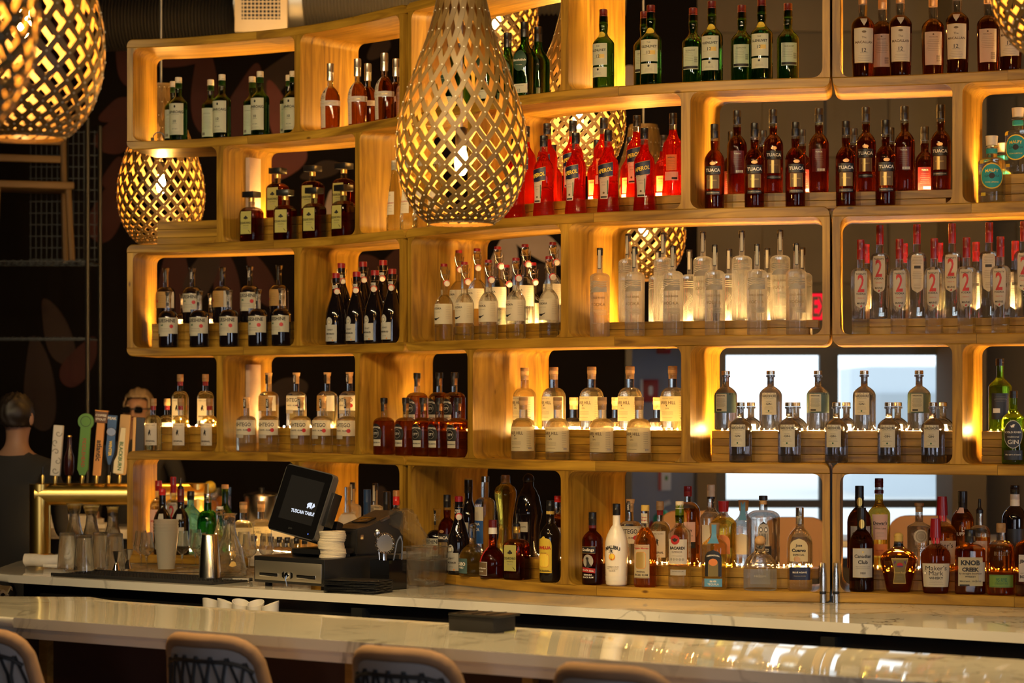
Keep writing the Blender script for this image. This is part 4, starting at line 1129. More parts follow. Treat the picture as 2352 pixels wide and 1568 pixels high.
mk('fernet', 'black swing-top bottle with pale arched label', 0.300, 0.088, p_, 'black', 0.9, 'black', [('cyl', 0.0165, 0.93, 1.0, 'redcap', 'seal_cap'), ('bail', 0.93, 0.017, 35)],
   [lab(0.05, 0.28, 0.060, 'white', a=-6, text=[T_('FERNET', 0.21, 0.028), T_('MICHAUD', 0.155, 0.040, 'ink', 0.04), T_('BITTER', 0.10, 0.02, 'grey')], marks=[(0.012, 0.065, circ(0.003), 'orange')]),
    lab(0.255, 0.385, 0.030, 'white', a=-12, shape='ellipse', name='upper_label', marks=[(0, 0.32, circ(0.009, 12), 'grey'), (0, 0.32, circ(0.007, 12), 'cream')]), lab(0.78, 0.83, 0.034, 'white', a=-10, name='neck_label', text=[T_('BATCH', 0.805, 0.02)])])
p_ = prof(0.44, 0.60, 0.36, 0.965, 'q', lip=0.12)
mk('tree', 'clear swing-top vodka bottle with pale label', 0.303, 0.0745, p_, 'water', 0.62, 'clear', [('cyl', 0.0135, 0.962, 1.0, 'redcap', 'red_seal'), ('bail', 0.93, 0.015, 50)],
   [lab(0.22, 0.48, 0.105, 'cream', a=8, text=[], marks=[(0.032, 0.45 - 0.022 * i, bar_(0.02, 0.0005), 'grey') for i in range(8)]),
    lab(0.222, 0.478, 0.06, None, a=-14, off=0.0007, text=[T_('WELL', 0.455, 0.014, 'grey'), T_('VODKA', 0.42, 0.038, 'ink', 0.02), T_('CERTIFIED ORGANIC', 0.375, 0.03, 'grey')],
        marks=[(-0.008, 0.285, [(-0.012, 0.004), (-0.008, -0.004), (0.004, -0.005), (0.010, 0.0), (0.016, 0.002), (0.020, 0.008), (0.012, 0.004), (0.0, 0.003)], 'ink')])])
p_ = prof(0.665, 0.72, 0.27, 0.97, 'r', foot=0.99)
river = [lab(0.06, 0.66, 0.074, None, text=[T_('COLD RIVER', 0.435, 0.054, 'brown', 0.01), T_('VODKA', 0.36, 0.056, 'brown', 0.0), T_('the spirit of maine', 0.15, 0.045, 'grey')],
     marks=[(0.0, 0.61 - 0.02 * i, [(-0.034, -0.001), (-0.01, 0.002 + 0.001 * i), (0.015, -0.002), (0.034, 0.001), (0.034, 0.0035), (0.012, 0.002), (-0.012, 0.006), (-0.034, 0.003)], 'grey') for i in range(5)] + [(0, 0.52, [(-0.034, -0.008), (-0.02, 0.008), (-0.004, 0.014), (0.014, 0.006), (0.034, 0.010), (0.034, -0.006)], 'grey')]
     + [(0.006, 0.30 - 0.011 * i, [(-0.026 + 0.004 * i, -0.0006), (0.026, -0.0006), (0.026, 0.0006), (-0.026 + 0.004 * i, 0.0006)], 'grey') for i in range(6)])]
mk('coldriver', 'tall etched vodka bottle with black capped neck', 0.323, 0.072, p_, 'etched', 0.90, 'clear', [('cyl', 0.0112, 0.915, 1.0, 'blackcap', 'cap')],
   river + [lab(0.76, 0.985, 0.009, 'black', off=0.004, a=4, name='neck_strip_border'), lab(0.77, 0.975, 0.0065, 'cream', off=0.0046, a=4, name='neck_strip')])
mk('coldriver_rear', 'tall etched vodka bottle turned to its river side', 0.323, 0.072, p_, 'etched', 0.90, 'clear', BT_['coldriver']['caps'],
   [lab(0.06, 0.66, 0.074, None, text=[], marks=[(0.0, 0.62 - 0.022 * i, [(-0.034, 0), (0.0, 0.003), (0.034, 0), (0.034, 0.002), (0, 0.006), (-0.034, 0.002)], 'grey') for i in range(4)] + [(0.002 * i, 0.36 + 0.0, [(-0.012 + 0.003 * i + 0.010 * math.sin(q * 1.1), -0.06 + 0.012 * q) for q in range(10)] + [(-0.011 + 0.003 * i + 0.010 * math.sin(q * 1.1), -0.06 + 0.012 * q) for q in range(9, -1, -1)], 'grey') for i in range(4)]),
    lab(0.76, 0.985, 0.009, 'black', off=0.004, a=-4, name='neck_strip_border'), lab(0.77, 0.975, 0.0065, 'cream', off=0.0046, a=-4, name='neck_strip')])
p_ = prof(0.625, 0.70, 0.38, 0.97, 'r', wb=0.94, foot=0.95)
p_ = [(r * (0.93 if 0.02 < z < 0.3 else 1), z) for r, z in p_]
tw = [lab(0.27, 0.665, 0.046, 'grey', shape='bowl', text=[T_('TWENTY', 0.63, 0.036, 'ink', 0.015), T_('2', 0.535, 0.023, 'red', 0.02, 0, 0, 1.75), T_('VODKA', 0.425, 0.034, 'ink', 0.015), T_('MADE IN', 0.38, 0.022, 'red'), T_('MAINE', 0.325, 0.028, 'ink', 0.015)], marks=[(0, 0.292, [(-0.003, -0.002), (0.002, -0.003), (0.004, 0.003), (0, 0.005)], 'red')])]
tcap = [('cyl', 0.0132, 0.79, 1.0, 'redcap', 'capsule')]
mk('twenty', 'clear vodka bottle with big red numeral on label', 0.333, 0.070, p_, 'water', 0.9, 'clear', tcap, tw)
mk('twenty_rear', 'red capped clear vodka bottle turned to grey label', 0.333, 0.070, p_, 'water', 0.9, 'clear', tcap,
   [lab(0.27, 0.665, 0.046, 'grey', shape='bowl', marks=ring_bar(0, 0.64, 0.034, 5, 0.016, 'ink') + [(0, 0.54, bar_(0.022, 0.01), 'ink')] + ring_bar(0, 0.49, 0.036, 5, 0.018, 'ink') + ring_bar(0, 0.36, 0.026, 4, 0.016, 'ink'))])
p_ = prof(0.52, 0.68, 0.33, 0.93, 'r')
mk('original', 'pale gold rum bottle with square white label', 0.228, 0.075, p_, 'gold', 0.66, 'clear', [('cyl', 0.0142, 0.86, 1.0, 'corktop', 'stopper'), ('cyl', 0.0110, 0.78, 0.86, 'red', 'tax_strip')],
   [lab(0.11, 0.53, 0.062, 'white', a=-4, text=[T_('TIMBO LAKE', 0.49, 0.046, 'grey'), T_('ORIGINAL', 0.19, 0.046, 'ink', 0.03), T_('RUM', 0.135, 0.016, 'grey')], marks=[(0, 0.355, [(-0.003, -0.013), (0.0, -0.004), (0.003, -0.013), (0.005, -0.013), (0.003, 0.004), (0.008, 0.008), (0.003, 0.007), (0.001, 0.012), (-0.002, 0.012), (-0.003, 0.006), (-0.007, -0.002), (-0.005, -0.013)], 'ink')])])
p_ = prof(0.55, 0.66, 0.27, 0.90, 'r', lip=0.1)
mk('ashtego', 'clear white rum bottle with cream wrap label', 0.234, 0.088, p_, 'honey', 0.42, 'clear', [('cyl', 0.0118, 0.80, 0.93, 'cork', 'cork'), ('cone', 0.0135, 0.0165, 0.93, 1.0, 'cork', 'stopper_top')],
   [lab(0.31, 0.58, 0.130, 'cream', a=-6, text=[T_('ASHTEGO', 0.50, 0.082, 'ink', 0.015, 0, 0, 1.25), T_('WHITE - RUM', 0.40, 0.052, 'ink', 0.01)], marks=[(0.034, 0.40, circ(0.0085), 'red'), (0, 0.56, bar_(0.11, 0.0006), 'grey')]),
    lab(0.255, 0.32, 0.046, 'grey', a=-24, name='lower_tab', off=0.0009), lab(0.80, 0.985, 0.013, 'black', a=-18, name='neck_strip', off=0.003, text=[T_('SMALL', 0.89, 0.03, 'white', 0.02, 0, 1)])])
mk('ashtego_rear', 'white rum bottle turned to its orange back label', 0.234, 0.088, p_, 'honey', 0.42, 'clear', BT_['ashtego']['caps'],
   [lab(0.30, 0.58, 0.070, 'kraft', a=-26, marks=ring_bar(0, 0.52, 0.04, 5, 0.03, 'brown')), lab(0.30, 0.58, 0.036, 'white', a=44, name='side_label'), lab(0.80, 0.985, 0.013, 'black', a=-18, name='neck_strip', off=0.003)])
mk('bourbon', 'amber bourbon bottle with black round label', 0.230, 0.088, p_, 'bourbon', 0.60, 'clear', [('cyl', 0.0118, 0.78, 0.90, 'copper', 'cork'), ('cyl', 0.0148, 0.90, 1.0, 'blackcap', 'stopper_top')],
   [lab(0.20, 0.55, 0.062, 'black', a=-16, shape='ellipse', text=[T_('TIDEWATER', 0.485, 0.05, 'white', 0.015, 6.0), T_('CITY', 0.375, 0.028, 'white', 0.01)], marks=[(0, 0.375, circ(0.018), 'grey'), (0, 0.375, circ(0.0165), 'black')]), lab(0.155, 0.27, 0.040, 'cream', a=-8, name='lower_label', off=0.0012, text=[T_('BOURBON', 0.215, 0.034, 'ink', 0.02)]),
    lab(0.76, 0.93, 0.010, 'black', a=12, name='hanging_tag', off=0.004)])
p_ = prof(0.50, 0.665, 0.35, 0.90, 'r')
barl = [lab(0.135, 0.525, 0.125, 'yellowcream', a=4, text=[], marks=[(0.036, 0.45 - 0.028 * i, bar_(0.018, 0.0006), 'brown') for i in range(10)] + [(0.04, 0.18, bar_(0.014, 0.006), 'grey')]),
        lab(0.14, 0.52, 0.06, None, a=-18, off=0.0007, text=[T_('CALEDONIA SPIRITS', 0.49, 0.048, 'grey'), T_('BARR HILL', 0.425, 0.062, 'brown', 0.012, 0, 0, 1.2), T_('GIN', 0.335, 0.014, 'brown')], marks=[(-0.002, 0.385, [(-0.004, 0.003), (0, 0.001), (0.004, 0.003), (0, -0.006)], 'brown')] + [(0, 0.285 - 0.016 * i, bar_(0.046, 0.0005), 'brown') for i in range(4)] + [(0, 0.19, bar_(0.04, 0.0007), 'brown')])]
mk('barr', 'honey coloured gin bottle with cream label, cork stopper', 0.231, 0.090, p_, 'honey', 0.60, 'clear', [('cyl', 0.0155, 0.80, 0.94, 'cork', 'cork'), ('cyl', 0.0168, 0.885, 0.945, 'cork', 'wax_band'), ('cyl', 0.0168, 0.945, 1.0, 'corktop', 'stopper_top')], barl)
p_ = prof(0.585, 0.74, 0.30, 0.93, 'q', lip=0.35)
hard = [lab(0.26, 0.63, 0.056, 'cream', a=-10, text=[T_('HARDSHORE', 0.575, 0.052, 'ink', 0.02, 0, 0, 1.45), T_('DISTILLING COMPANY', 0.535, 0.036, 'grey'), T_('GIN', 0.44, 0.018, 'ink', 0.02), T_('ORIGINAL', 0.48, 0.02, 'grey')], marks=ring_bar(0, 0.40, 0.034, 3, 0.022) + [(0, 0.325, circ(0.003), 'green')] + ring_bar(0, 0.295, 0.03, 1, 0.02) + [(-0.012, 0.44, bar_(0.004, 0.0006), 'ink'), (0.012, 0.44, bar_(0.004, 0.0006), 'ink')])]
hcap = [('cyl', 0.0150, 0.935, 1.0, 'wire', 'cap')]
mk('hardshore', 'silvery grey gin bottle with narrow cream label', 0.212, 0.081, p_, 'pewter', 0.95, 'pewter', hcap, hard, rot=-4)
mk('hardshore_rear', 'silvery grey gin bottle turned to small back label', 0.212, 0.081, p_, 'pewter', 0.95, 'pewter', hcap,
   [lab(0.29, 0.63, 0.108, 'tealgrey', a=0, name='side_wrap'), lab(0.315, 0.61, 0.044, 'cream', a=-12, off=0.0012, text=[T_('HARDSHORE', 0.58, 0.032, 'ink', 0.03)], marks=ring_bar(0, 0.53, 0.034, 7, 0.022, 'ink', 0.0007) + [(-0.006, 0.34, bar_(0.02, 0.006), 'ink')])])
p_ = prof(0.60, 0.76, 0.31, 0.95, 's')
mk('gin_rear', 'olive green gin bottle with dark back label', 0.252, 0.080, p_, 'olive', 0.75, 'olive', [('cyl', 0.0145, 0.90, 1.0, 'blackcap', 'cap')],
   [lab(0.16, 0.52, 0.056, 'black', text=[], marks=ring_bar(0, 0.47, 0.04, 4, 0.02) + [(-0.012, 0.28, bar_(0.022, 0.016), 'white')])], sq=3)
mk('gin', 'olive green gin bottle with black oval label', 0.252, 0.080, p_, 'olive', 0.75, 'olive', [('cyl', 0.0145, 0.90, 1.0, 'blackcap', 'cap')],
   [lab(0.215, 0.60, 0.060, 'white', shape='ellipse', name='label_border'), lab(0.225, 0.59, 0.057, 'black', shape='ellipse', off=0.001, text=[T_('COLD RIVER', 0.435, 0.050, 'white', 0.01), T_('traditional', 0.375, 0.036, 'white'), T_('GIN', 0.305, 0.034, 'white', 0.0)], marks=[(0, 0.515, [(-0.006, -0.004), (0.004, -0.003), (0.003, 0.002), (0.007, 0.006), (0, 0.007), (-0.004, 0.003), (-0.009, 0.003)], 'white')]),
    lab(0.06, 0.19, 0.060, 'black', name='lower_label', off=0.0008, text=[T_('the spirit of maine', 0.13, 0.048, 'white')])], sq=3)

put('laph', 0, None, {'f': [410, 510, 597.5, (673, .13)], 'b': [398, 484, 579.5, (664, .22)]}, 'green malt bottles on the top left shelf', {('b', i) for i in range(4)})
put('basil', 0, None, {'f': [758.5, 821, 883, (932, .17)], 'b': [845, (910, .19)]}, 'slim bourbon bottles on the top left shelf')
put('disa', 1, 'disaronno', {'f': [578, 655, 722, 789], 'b': [638, 718, 790]}, 'almond liqueur bottles')
put('galliano', 1, None, {'f': [906, 937, 966, 1000], 'b': [1010]}, 'herbal liqueur bottles behind the big lamp')
put('glenf', 0, None, {'f': [1036, 1117, 1205], 'b': [1058, 1166, 1236]}, 'dark triangular whisky bottles')
put('glenl', 0, None, {'f': [1386, 1495, 1635, 1749.5], 'b': [1480, 1592, 1704, 1810]}, 'green whisky bottles with maroon caps', {('b', i) for i in range(4)})
put('macal', 0, None, {'f': [1982, 2068, 2199, 2321], 'b': [2027, 2143, 2270]}, 'sherry whisky bottles at top right', {('b', i) for i in range(3)})
put('aperol', 1, 'aperol', {'f': [1183, 1249, 1322.5, 1397, 1480], 'b': [1208, 1257, 1316, 1387, 1463, 1546], 't': [1269, 1372, 1448, 1525]}, 'red aperitif bottles', {('b', 3), ('b', 5), ('t', 1), ('t', 2), ('t', 3)})
put('tuaca', 1, 'tuaca', {'f': [1641, 1733, 1827, 1943, 2034], 'b': [1693, 1776, 1881, 1989, 2078, 2161], 't': [1681, 1752, 1842, 1961, 2045, 2124]}, 'amber liqueur bottles with black caps', {('b', 0), ('b', 2), ('b', 4), ('t', 0), ('t', 2), ('t', 5)})
put('malfy', 1, 'malfy', {'f': [2278], 'b': [2338], 't': [2303]}, 'gin bottles with teal round labels')
put('blueshine', 2, 'blueshine', {'f': [387, 458, 526.5, 593, 647], 'b': [381, 442, 511, 574, 641], 't': [420, 485]}, 'black bottles with cream wrap labels', {('b', 0), ('b', 2), ('b', 4)})
put('fernet', 2, 'fernet', {'f': [772, 819, 861, 901], 'b': [784, 834, 880]}, 'black swing-top bottles')
put('tree', 2, 'tree', {'f': [1020, 1067, 1122, 1185, (1261, .083)], 'b': [1054, 1096, 1143, 1206, 1270], 't': [1163, 1224, 1262]}, 'clear swing-top vodka bottles')
put('coldriver', 2, 'coldriver', {'f': [1378, 1458, 1546, 1642, 1739, 1829], 'b': [1443, 1524, 1615, 1704, 1792], 't': [1455, 1512, 1584, 1675, 1762, 1843]}, 'tall etched vodka bottles', {('b', 0), ('b', 1), ('b', 3), ('t', 0), ('t', 1), ('t', 2), ('t', 3), ('t', 4), ('t', 5)})
put('twenty', 2, 'twenty', {'f': [1977, 2066, 2146, 2220, 2298], 'b': [2021, 2106, 2187, 2272, 2352], 't': [1989, 2077, 2158, 2242, 2332]}, 'vodka bottles with red capsules', {('b', 1), ('b', 3), ('t', 0), ('t', 1), ('t', 2), ('t', 3), ('t', 4)})
put('original', 3, 'original', {'f': [352, 415, 481], 'b': [414, 472], 't': [384]}, 'pale rum bottles beside the taps')
put('ashtego', 3, 'ashtego', {'f': [566, 618, 691, 741, 798], 'b': [617, 681, 752, 803]}, 'clear white rum bottles', {('b', 0), ('b', 2)})
put('bourbon', 3, 'bourbon', {'f': [882, 932, 972, 1009, 1052], 'b': [958, 1009, 1044]}, 'amber bourbon bottles')
put('barr', 3, 'barr', {'f': [1202, 1281, 1383, 1468], 'b': [1205, 1272, 1359, 1447, 1545], 't': [1318, 1415, 1510]}, 'honey gin bottles')
put('hardshore', 3, 'hardshore', {'f': [1701, 1813, 1921, 2042, 2143], 'b': [1667, 1770, 1879, 1985, 2111], 't': [1725, 1829, 1944, 2062, 2166]}, 'silvery grey gin bottles', {('b', 0), ('b', 2), ('b', 4)})
place('gin', PT(solve_u(2328, 0.062), 0.062, ZB[4] + 0.0006), R(-14), 'olive green gin bottle with black oval label, before a riser', 'green gin bottles')
place('gin_rear', PT(solve_u(2297, 0.18), 0.18, RZ['gin'] + 0.0006), R(-10), 'olive green gin bottle with dark back label, standing on a riser', 'green gin bottles')
# ---------------------------------------------------------------- bottom shelf: one of a kind
def one(tn, px, t, row, label, rz=None, riser_key=None, counter_=False, z=None):
    u = solve_u(px, t)
    zz = (RZ[riser_key] if riser_key else (ZB[row + 1])) + 0.0006
    if z is not None: zz = z
    T = BT_[tn]
    return place(tn, PT(u, t, zz), bottle_rot(u, T, 4) if rz is None else rz, label, None)
def one_at(tn, px, d, label):
    u = solve_u(px, 0.08)
    return place(tn, Vector((X_(px, d), d, ZB[5] + 0.0006)), bottle_rot(u, BT_[tn], 3), label)
cap = lambda r, z0, z1, m, n='cap': [('cyl', r, z0, z1, m, n)]
# left to right
mk('brownrum', '', 0.262, 0.077, prof(0.60, 0.74, 0.36, 0.97, 'q'), 'almond', 0.82, 'clear', cap(0.0145, 0.82, 1, 'blackcap') + cap(0.0149, 0.78, 0.82, 'maroon', 'neck_band'),
   [lab(0.435, 0.53, 0.060, 'black', a=-8, text=[T_('Goslings', 0.48, 0.050, 'white', 0.02)], marks=[(0, 0.527, bar_(0.058, 0.001), 'gold'), (0, 0.437, bar_(0.058, 0.001), 'gold')]),
    lab(0.24, 0.42, 0.042, 'grey', a=-6, shape='ellipse', name='seal_emblem', marks=[(0, 0.32, [(-0.010, -0.02), (-0.004, -0.012), (-0.004, 0.006), (-0.008, 0.012), (-0.003, 0.018), (0.004, 0.014), (0.003, 0.004), (0.008, -0.008), (0.016, -0.018), (0.004, -0.02)], 'ink')]),
    lab(0.17, 0.235, 0.056, 'red', a=-6, tilt=-0.08, text=[T_('BLACK SEAL', 0.20, 0.046, 'white', 0.02)], name='red_ribbon'), lab(0.06, 0.16, 0.05, None, a=-6, text=[T_('BERMUDA', 0.14, 0.034, 'white', 0.02), T_('BLACK RUM', 0.105, 0.042, 'white', 0.02)])])
mk('coconut', '', 0.295, 0.083, prof(0.48, 0.74, 0.33, 0.97, 'q', wb=0.93), 'white', 0.97, 'white', cap(0.0145, 0.86, 1, 'blackcap'),
   [lab(0.40, 0.56, 0.06, None, a=-6, text=[T_('MALIBU', 0.475, 0.060, 'ink', 0.04, 9.0)]), lab(0.20, 0.45, 0.06, None, a=-6, text=[T_('CARIBBEAN RUM', 0.235, 0.048, 'brown'), T_('WITH COCONUT', 0.21, 0.046, 'brown'), T_('LIQUEUR', 0.185, 0.026, 'brown')],
    marks=[(0, 0.355, circ(0.0125), 'orange'), (0, 0.362, circ(0.009), 'yellow'), (-0.002, 0.37, [(-0.001, -0.016), (0.0015, -0.016), (-0.002, 0.014), (-0.0035, 0.013)], 'ink')] + [(-0.005, 0.422, [(0, 0), (0.010 * math.cos(a), 0.010 * math.sin(a) - 0.002), (0.006 * math.cos(a + .5), 0.007 * math.sin(a + .5))], 'ink') for a in (-0.4, 0.5, 1.4, 2.3, 3.3)]),
    lab(0.06, 0.12, 0.12, 'ceramic', name='wave_base')])
mk('spiced', '', 0.292, 0.082, prof(0.50, 0.72, 0.36, 0.93, 'q'), 'amber', 0.72, 'clear', cap(0.0150, 0.93, 1, 'goldp'),
   [lab(0.11, 0.52, 0.066, 'yellowcream', a=-8, text=[T_('Captain Morgan', 0.475, 0.058, 'red', 0.03), T_('ORIGINAL', 0.19, 0.034, 'ink', 0.02), T_('SPICED RUM', 0.15, 0.054, 'ink', 0.02)], marks=[(0, 0.505, bar_(0.06, 0.001), 'red'), (0, 0.118, bar_(0.06, 0.001), 'brown'), (0.0, 0.33, rrect(0.04, 0.06, 0.01), 'orange'), (0.0, 0.33, rrect(0.037, 0.057, 0.009), 'gold')]),
    lab(0.78, 0.90, 0.026, 'cream', a=-6, name='neck_label', text=[T_('Captain', 0.85, 0.02, 'red', 0.02), T_('Morgan', 0.815, 0.02, 'red', 0.02)])])
mk('bacardi', '', 0.308, 0.081, prof(0.62, 0.75, 0.36, 0.97, 's', bulge=0.1), 'water', 0.75, 'olive', cap(0.0148, 0.84, 1, 'creamcap') + cap(0.0151, 0.815, 0.84, 'blackcap', 'neck_band'),
   [lab(0.28, 0.565, 0.075, 'white', a=-4, text=[T_('BACARDI', 0.465, 0.056, 'ink', 0.045), T_('SUPERIOR', 0.42, 0.038, 'ink'), T_('CARTA BLANCA', 0.375, 0.04, 'grey')], marks=[(-0.022 + 0.011 * i, 0.335, circ(0.0048), 'grey') for i in range(5)]),
    lab(0.505, 0.615, 0.034, 'red', a=-14, shape='ellipse', name='round_emblem', off=0.0014, marks=[(0, 0.562, [(-0.012, 0.004), (-0.005, 0.002), (-0.002, 0.007), (0, 0.004), (0.002, 0.007), (0.005, 0.002), (0.012, 0.004), (0.007, -0.005), (0, -0.008), (-0.007, -0.005)], 'ink')]),
    lab(0.15, 0.215, 0.06, 'grey', name='lower_label', text=[T_('SANTIAGO DE CUBA', 0.195, 0.042, 'ink')])])
mk('mtgay', '', 0.285, 0.088, prof(0.66, 0.80, 0.26, 0.97, 'r'), 'amber', 0.72, 'clear', cap(0.0150, 0.87, 1, 'redcap'),
   [lab(0.30, 0.55, 0.05, 'pink', a=18, text=[T_('GAY', 0.44, 0.026, 'ink', 0.03), T_('Barbados', 0.38, 0.03, 'brown')]), lab(0.22, 0.295, 0.05, 'black', a=18, name='lower_label', text=[T_('RUM', 0.26, 0.016, 'white')])])
mk('whitecap', '', 0.29, 0.078, prof(0.58, 0.72, 0.36, 0.97, 's'), 'water', 0.8, 'clear', cap(0.0146, 0.85, 1, 'creamcap') + cap(0.0149, 0.825, 0.85, 'blackcap', 'neck_band'), [lab(0.25, 0.5, 0.06, 'white')])
mk('horseshoe', '', 0.233, 0.088, prof(0.66, 0.82, 0.32, 0.93, 's'), 'gold', 0.75, 'clear', [('cone', 0.016, 0.0185, 0.84, 1.0, 'corktop', 'stopper')],
   [lab(0.20, 0.60, 0.064, 'black', shape='arch', text=[T_('HERRADURA', 0.52, 0.046, 'white', 0.02, 7.0)], name='horseshoe_label'), lab(0.20, 0.47, 0.036, 'olive_l', shape='arch', name='horseshoe_gap', off=0.0014), lab(0.36, 0.47, 0.030, 'orange', shape='ellipse', name='orange_emblem', off=0.002),
    lab(0.045, 0.165, 0.070, 'skyblue', name='lower_label', text=[T_('SILVER', 0.125, 0.024, 'white', 0.03), T_('TEQUILA', 0.08, 0.04, 'white')]), lab(0.70, 0.98, 0.014, 'skyblue', name='tax_strip', off=0.004)], sq=3.2)
L['olive_l'] = paper('olive_label', (0.20, 0.15, 0.05), 0.2)
mk('horseshoe_b', '', 0.235, 0.090, prof(0.66, 0.82, 0.32, 0.93, 's'), 'yellow', 0.75, 'clear', [('cone', 0.017, 0.0195, 0.84, 1.0, 'redcap', 'stopper')], [lab(0.2, 0.5, 0.06, 'orange', shape='arch')], sq=3.2)
mk('horseshoe_c', '', 0.235, 0.086, prof(0.60, 0.80, 0.32, 0.93, 's'), 'water', 0.75, 'clear', [('cone', 0.016, 0.019, 0.84, 1.0, 'corktop', 'stopper')], [lab(0.18, 0.5, 0.056, 'cream', shape='arch'), lab(0.70, 0.98, 0.014, 'skyblue', name='tax_strip', off=0.004)], sq=3.2)
mk('owl', '', 0.255, 0.118, prof(0.70, 0.80, 0.26, 0.93, 'r'), 'water', 0.68, 'clear', cap(0.0155, 0.94, 1, 'blackcap') + cap(0.0125, 0.88, 0.94, 'cork', 'cork'),
   [lab(0.22, 0.64, 0.062, 'grey', shape='arch', name='etched_label', marks=[(-0.014, 0.53, circ(0.009), 'ink'), (0.014, 0.53, circ(0.009), 'ink'), (-0.014, 0.53, circ(0.006), 'white'), (0.014, 0.53, circ(0.006), 'white'), (0, 0.6, [(-0.02, 0), (0, 0.012), (0.02, 0), (0, 0.004)], 'ink')] + [(-0.02 + 0.008 * i, 0.40, bar_(0.003, 0.04), 'ink') for i in range(6)]), lab(0.18, 0.30, 0.085, 'black', name='lower_label', off=0.0014, text=[T_('EL PINTO', 0.245, 0.06, 'white', 0.02)])], ay=0.6)
mk('patron', '', 0.190, 0.118, [(0, 0.004), (0.93, 0), (1, 0.03), (1.0, 0.38), (0.98, 0.46), (0.86, 0.56), (0.62, 0.64), (0.40, 0.70), (0.30, 0.76), (0.28, 0.84), (0.26, 0.86), (0, 0.861)], 'water', 0.42, 'clear', [('ball', 0.020, 0.91, 'cork', 'round_stopper', 0.9)],
   [lab(0.08, 0.36, 0.07, 'grey', name='back_label', a=180), lab(0.14, 0.34, 0.045, None, text=[T_('PATRON', 0.27, 0.04, 'grey', 0.02)])], sq=2.4)
mk('cuervo', '', 0.292, 0.088, prof(0.56, 0.76, 0.32, 0.97, 'q', wb=0.97), 'honey', 0.6, 'clear', cap(0.0140, 0.80, 1, 'steel', 'capsule'),
   [lab(0.355, 0.63, 0.060, 'yellowcream', a=-8, shape='arch', text=[T_('Jose', 0.545, 0.022, 'ink', 0.03), T_('Cuervo', 0.49, 0.046, 'ink', 0.05), T_('ESPECIAL', 0.435, 0.038, 'ink', 0.02)]), lab(0.35, 0.42, 0.021, 'copper', a=-16, shape='ellipse', name='seal', off=0.0014),
    lab(0.135, 0.285, 0.072, 'navy', a=-4, name='lower_label', text=[T_('BLUE AGAVE', 0.225, 0.046, 'white', 0.015), T_('TEQUILA SILVER', 0.18, 0.04, 'grey')])], sq=3.0)
one('brownrum', 1361, 0.055, 4, 'dark rum bottle with black cap and bird of the sea emblem, left in its cell'.replace('bird of the sea', 'white seal'))
one('coconut', 1416, 0.055, 4, 'opaque white coconut rum bottle with palm emblem, beside dark rum')
one('ashtego', 1448, 0.20, 4, 'clear rum bottle with neck strip, half hidden behind white coconut rum', riser_key='bottom_b')
one('spiced', 1482, 0.055, 4, 'spiced rum bottle with golden cap and big yellow cream label')
one('original', 1516, 0.20, 4, 'small amber bottle with red strip behind spiced rum and white rum', riser_key='bottom_b')
one('bacardi', 1561, 0.055, 4, 'white rum bottle with round red emblem and cream cap')
one('mtgay', 1580, 0.19, 4, 'amber rum bottle with tall red cap behind white rum', riser_key='bottom_b')
one('whitecap', 1633, 0.236, 4, 'clear bottle with cream cap behind the horseshoe tequila', riser_key='bottom_b')
one('horseshoe', 1641, 0.050, 4, 'tequila bottle with black horseshoe label and blue neck strip')
one('horseshoe_b', 1662, 0.145, 4, 'golden tequila bottle with red stopper behind horseshoe bottle', z=RZ['bottom_b'] + 0.0006)
one('horseshoe_c', 1708, 0.228, 4, 'clear tequila bottle with dark stopper and blue strip, in rear', riser_key='bottom_b')
one('owl', 1753, 0.158, 4, 'wide clear tequila bottle with etched grey label behind round bottle', riser_key='bottom_b')
one('patron', 1746, 0.056, 4, 'squat clear tequila bottle with round cork ball stopper')
one('twenty_rear', 1802, 0.19, 4, 'clear bottle between squat tequila and gold silver tequila, rear', riser_key='bottom_b', z=None) if False else None
one('cuervo', 1837, 0.055, 4, 'tequila bottle with steel capsule, cream arch label and navy band')

mk('canadian', '', 0.293, 0.086, prof(0.56, 0.74, 0.35, 0.97, 'q'), 'sherry', 0.8, 'sherry', cap(0.0155, 0.71, 1, 'blackcap', 'capsule'),
   [lab(0.17, 0.52, 0.076, 'white', a=4, text=[T_('Canadian', 0.425, 0.060, 'ink', 0.02), T_('Club', 0.355, 0.034, 'ink', 0.025), T_('PREMIUM EXTRA AGED', 0.30, 0.05, 'grey'), T_('BLENDED CANADIAN WHISKY', 0.28, 0.05, 'grey'), T_('1858', 0.225, 0.018, 'ink', 0.01)], marks=[(0, 0.475, circ(0.004), 'gold'), (0, 0.518, bar_(0.074, 0.0012), 'gold'), (0, 0.172, bar_(0.074, 0.0012), 'gold')]), lab(0.75, 0.86, 0.019, 'gold', shape='ellipse', name='neck_medallion', off=0.0022)])
mk('dewar', '', 0.318, 0.079, prof(0.60, 0.74, 0.36, 0.90, 's'), 'yellow', 0.82, 'clear', cap(0.0150, 0.90, 1, 'maroon') + cap(0.0160, 0.83, 0.87, 'maroon', 'neck_band'),
   [lab(0.32, 0.60, 0.060, 'pink', a=4, shape='taper', k=0.86, text=[T_("Dewar's", 0.505, 0.050, 'ink', 0.02), T_('White Label', 0.445, 0.040, 'brown', 0.01), T_('BLENDED SCOTCH', 0.475, 0.038, 'grey')], marks=ring_bar(0, 0.40, 0.035, 4, 0.014)), lab(0.14, 0.27, 0.056, 'orange', name='lower_label', a=4, text=[T_('WHISKY', 0.2, 0.03, 'red')])])
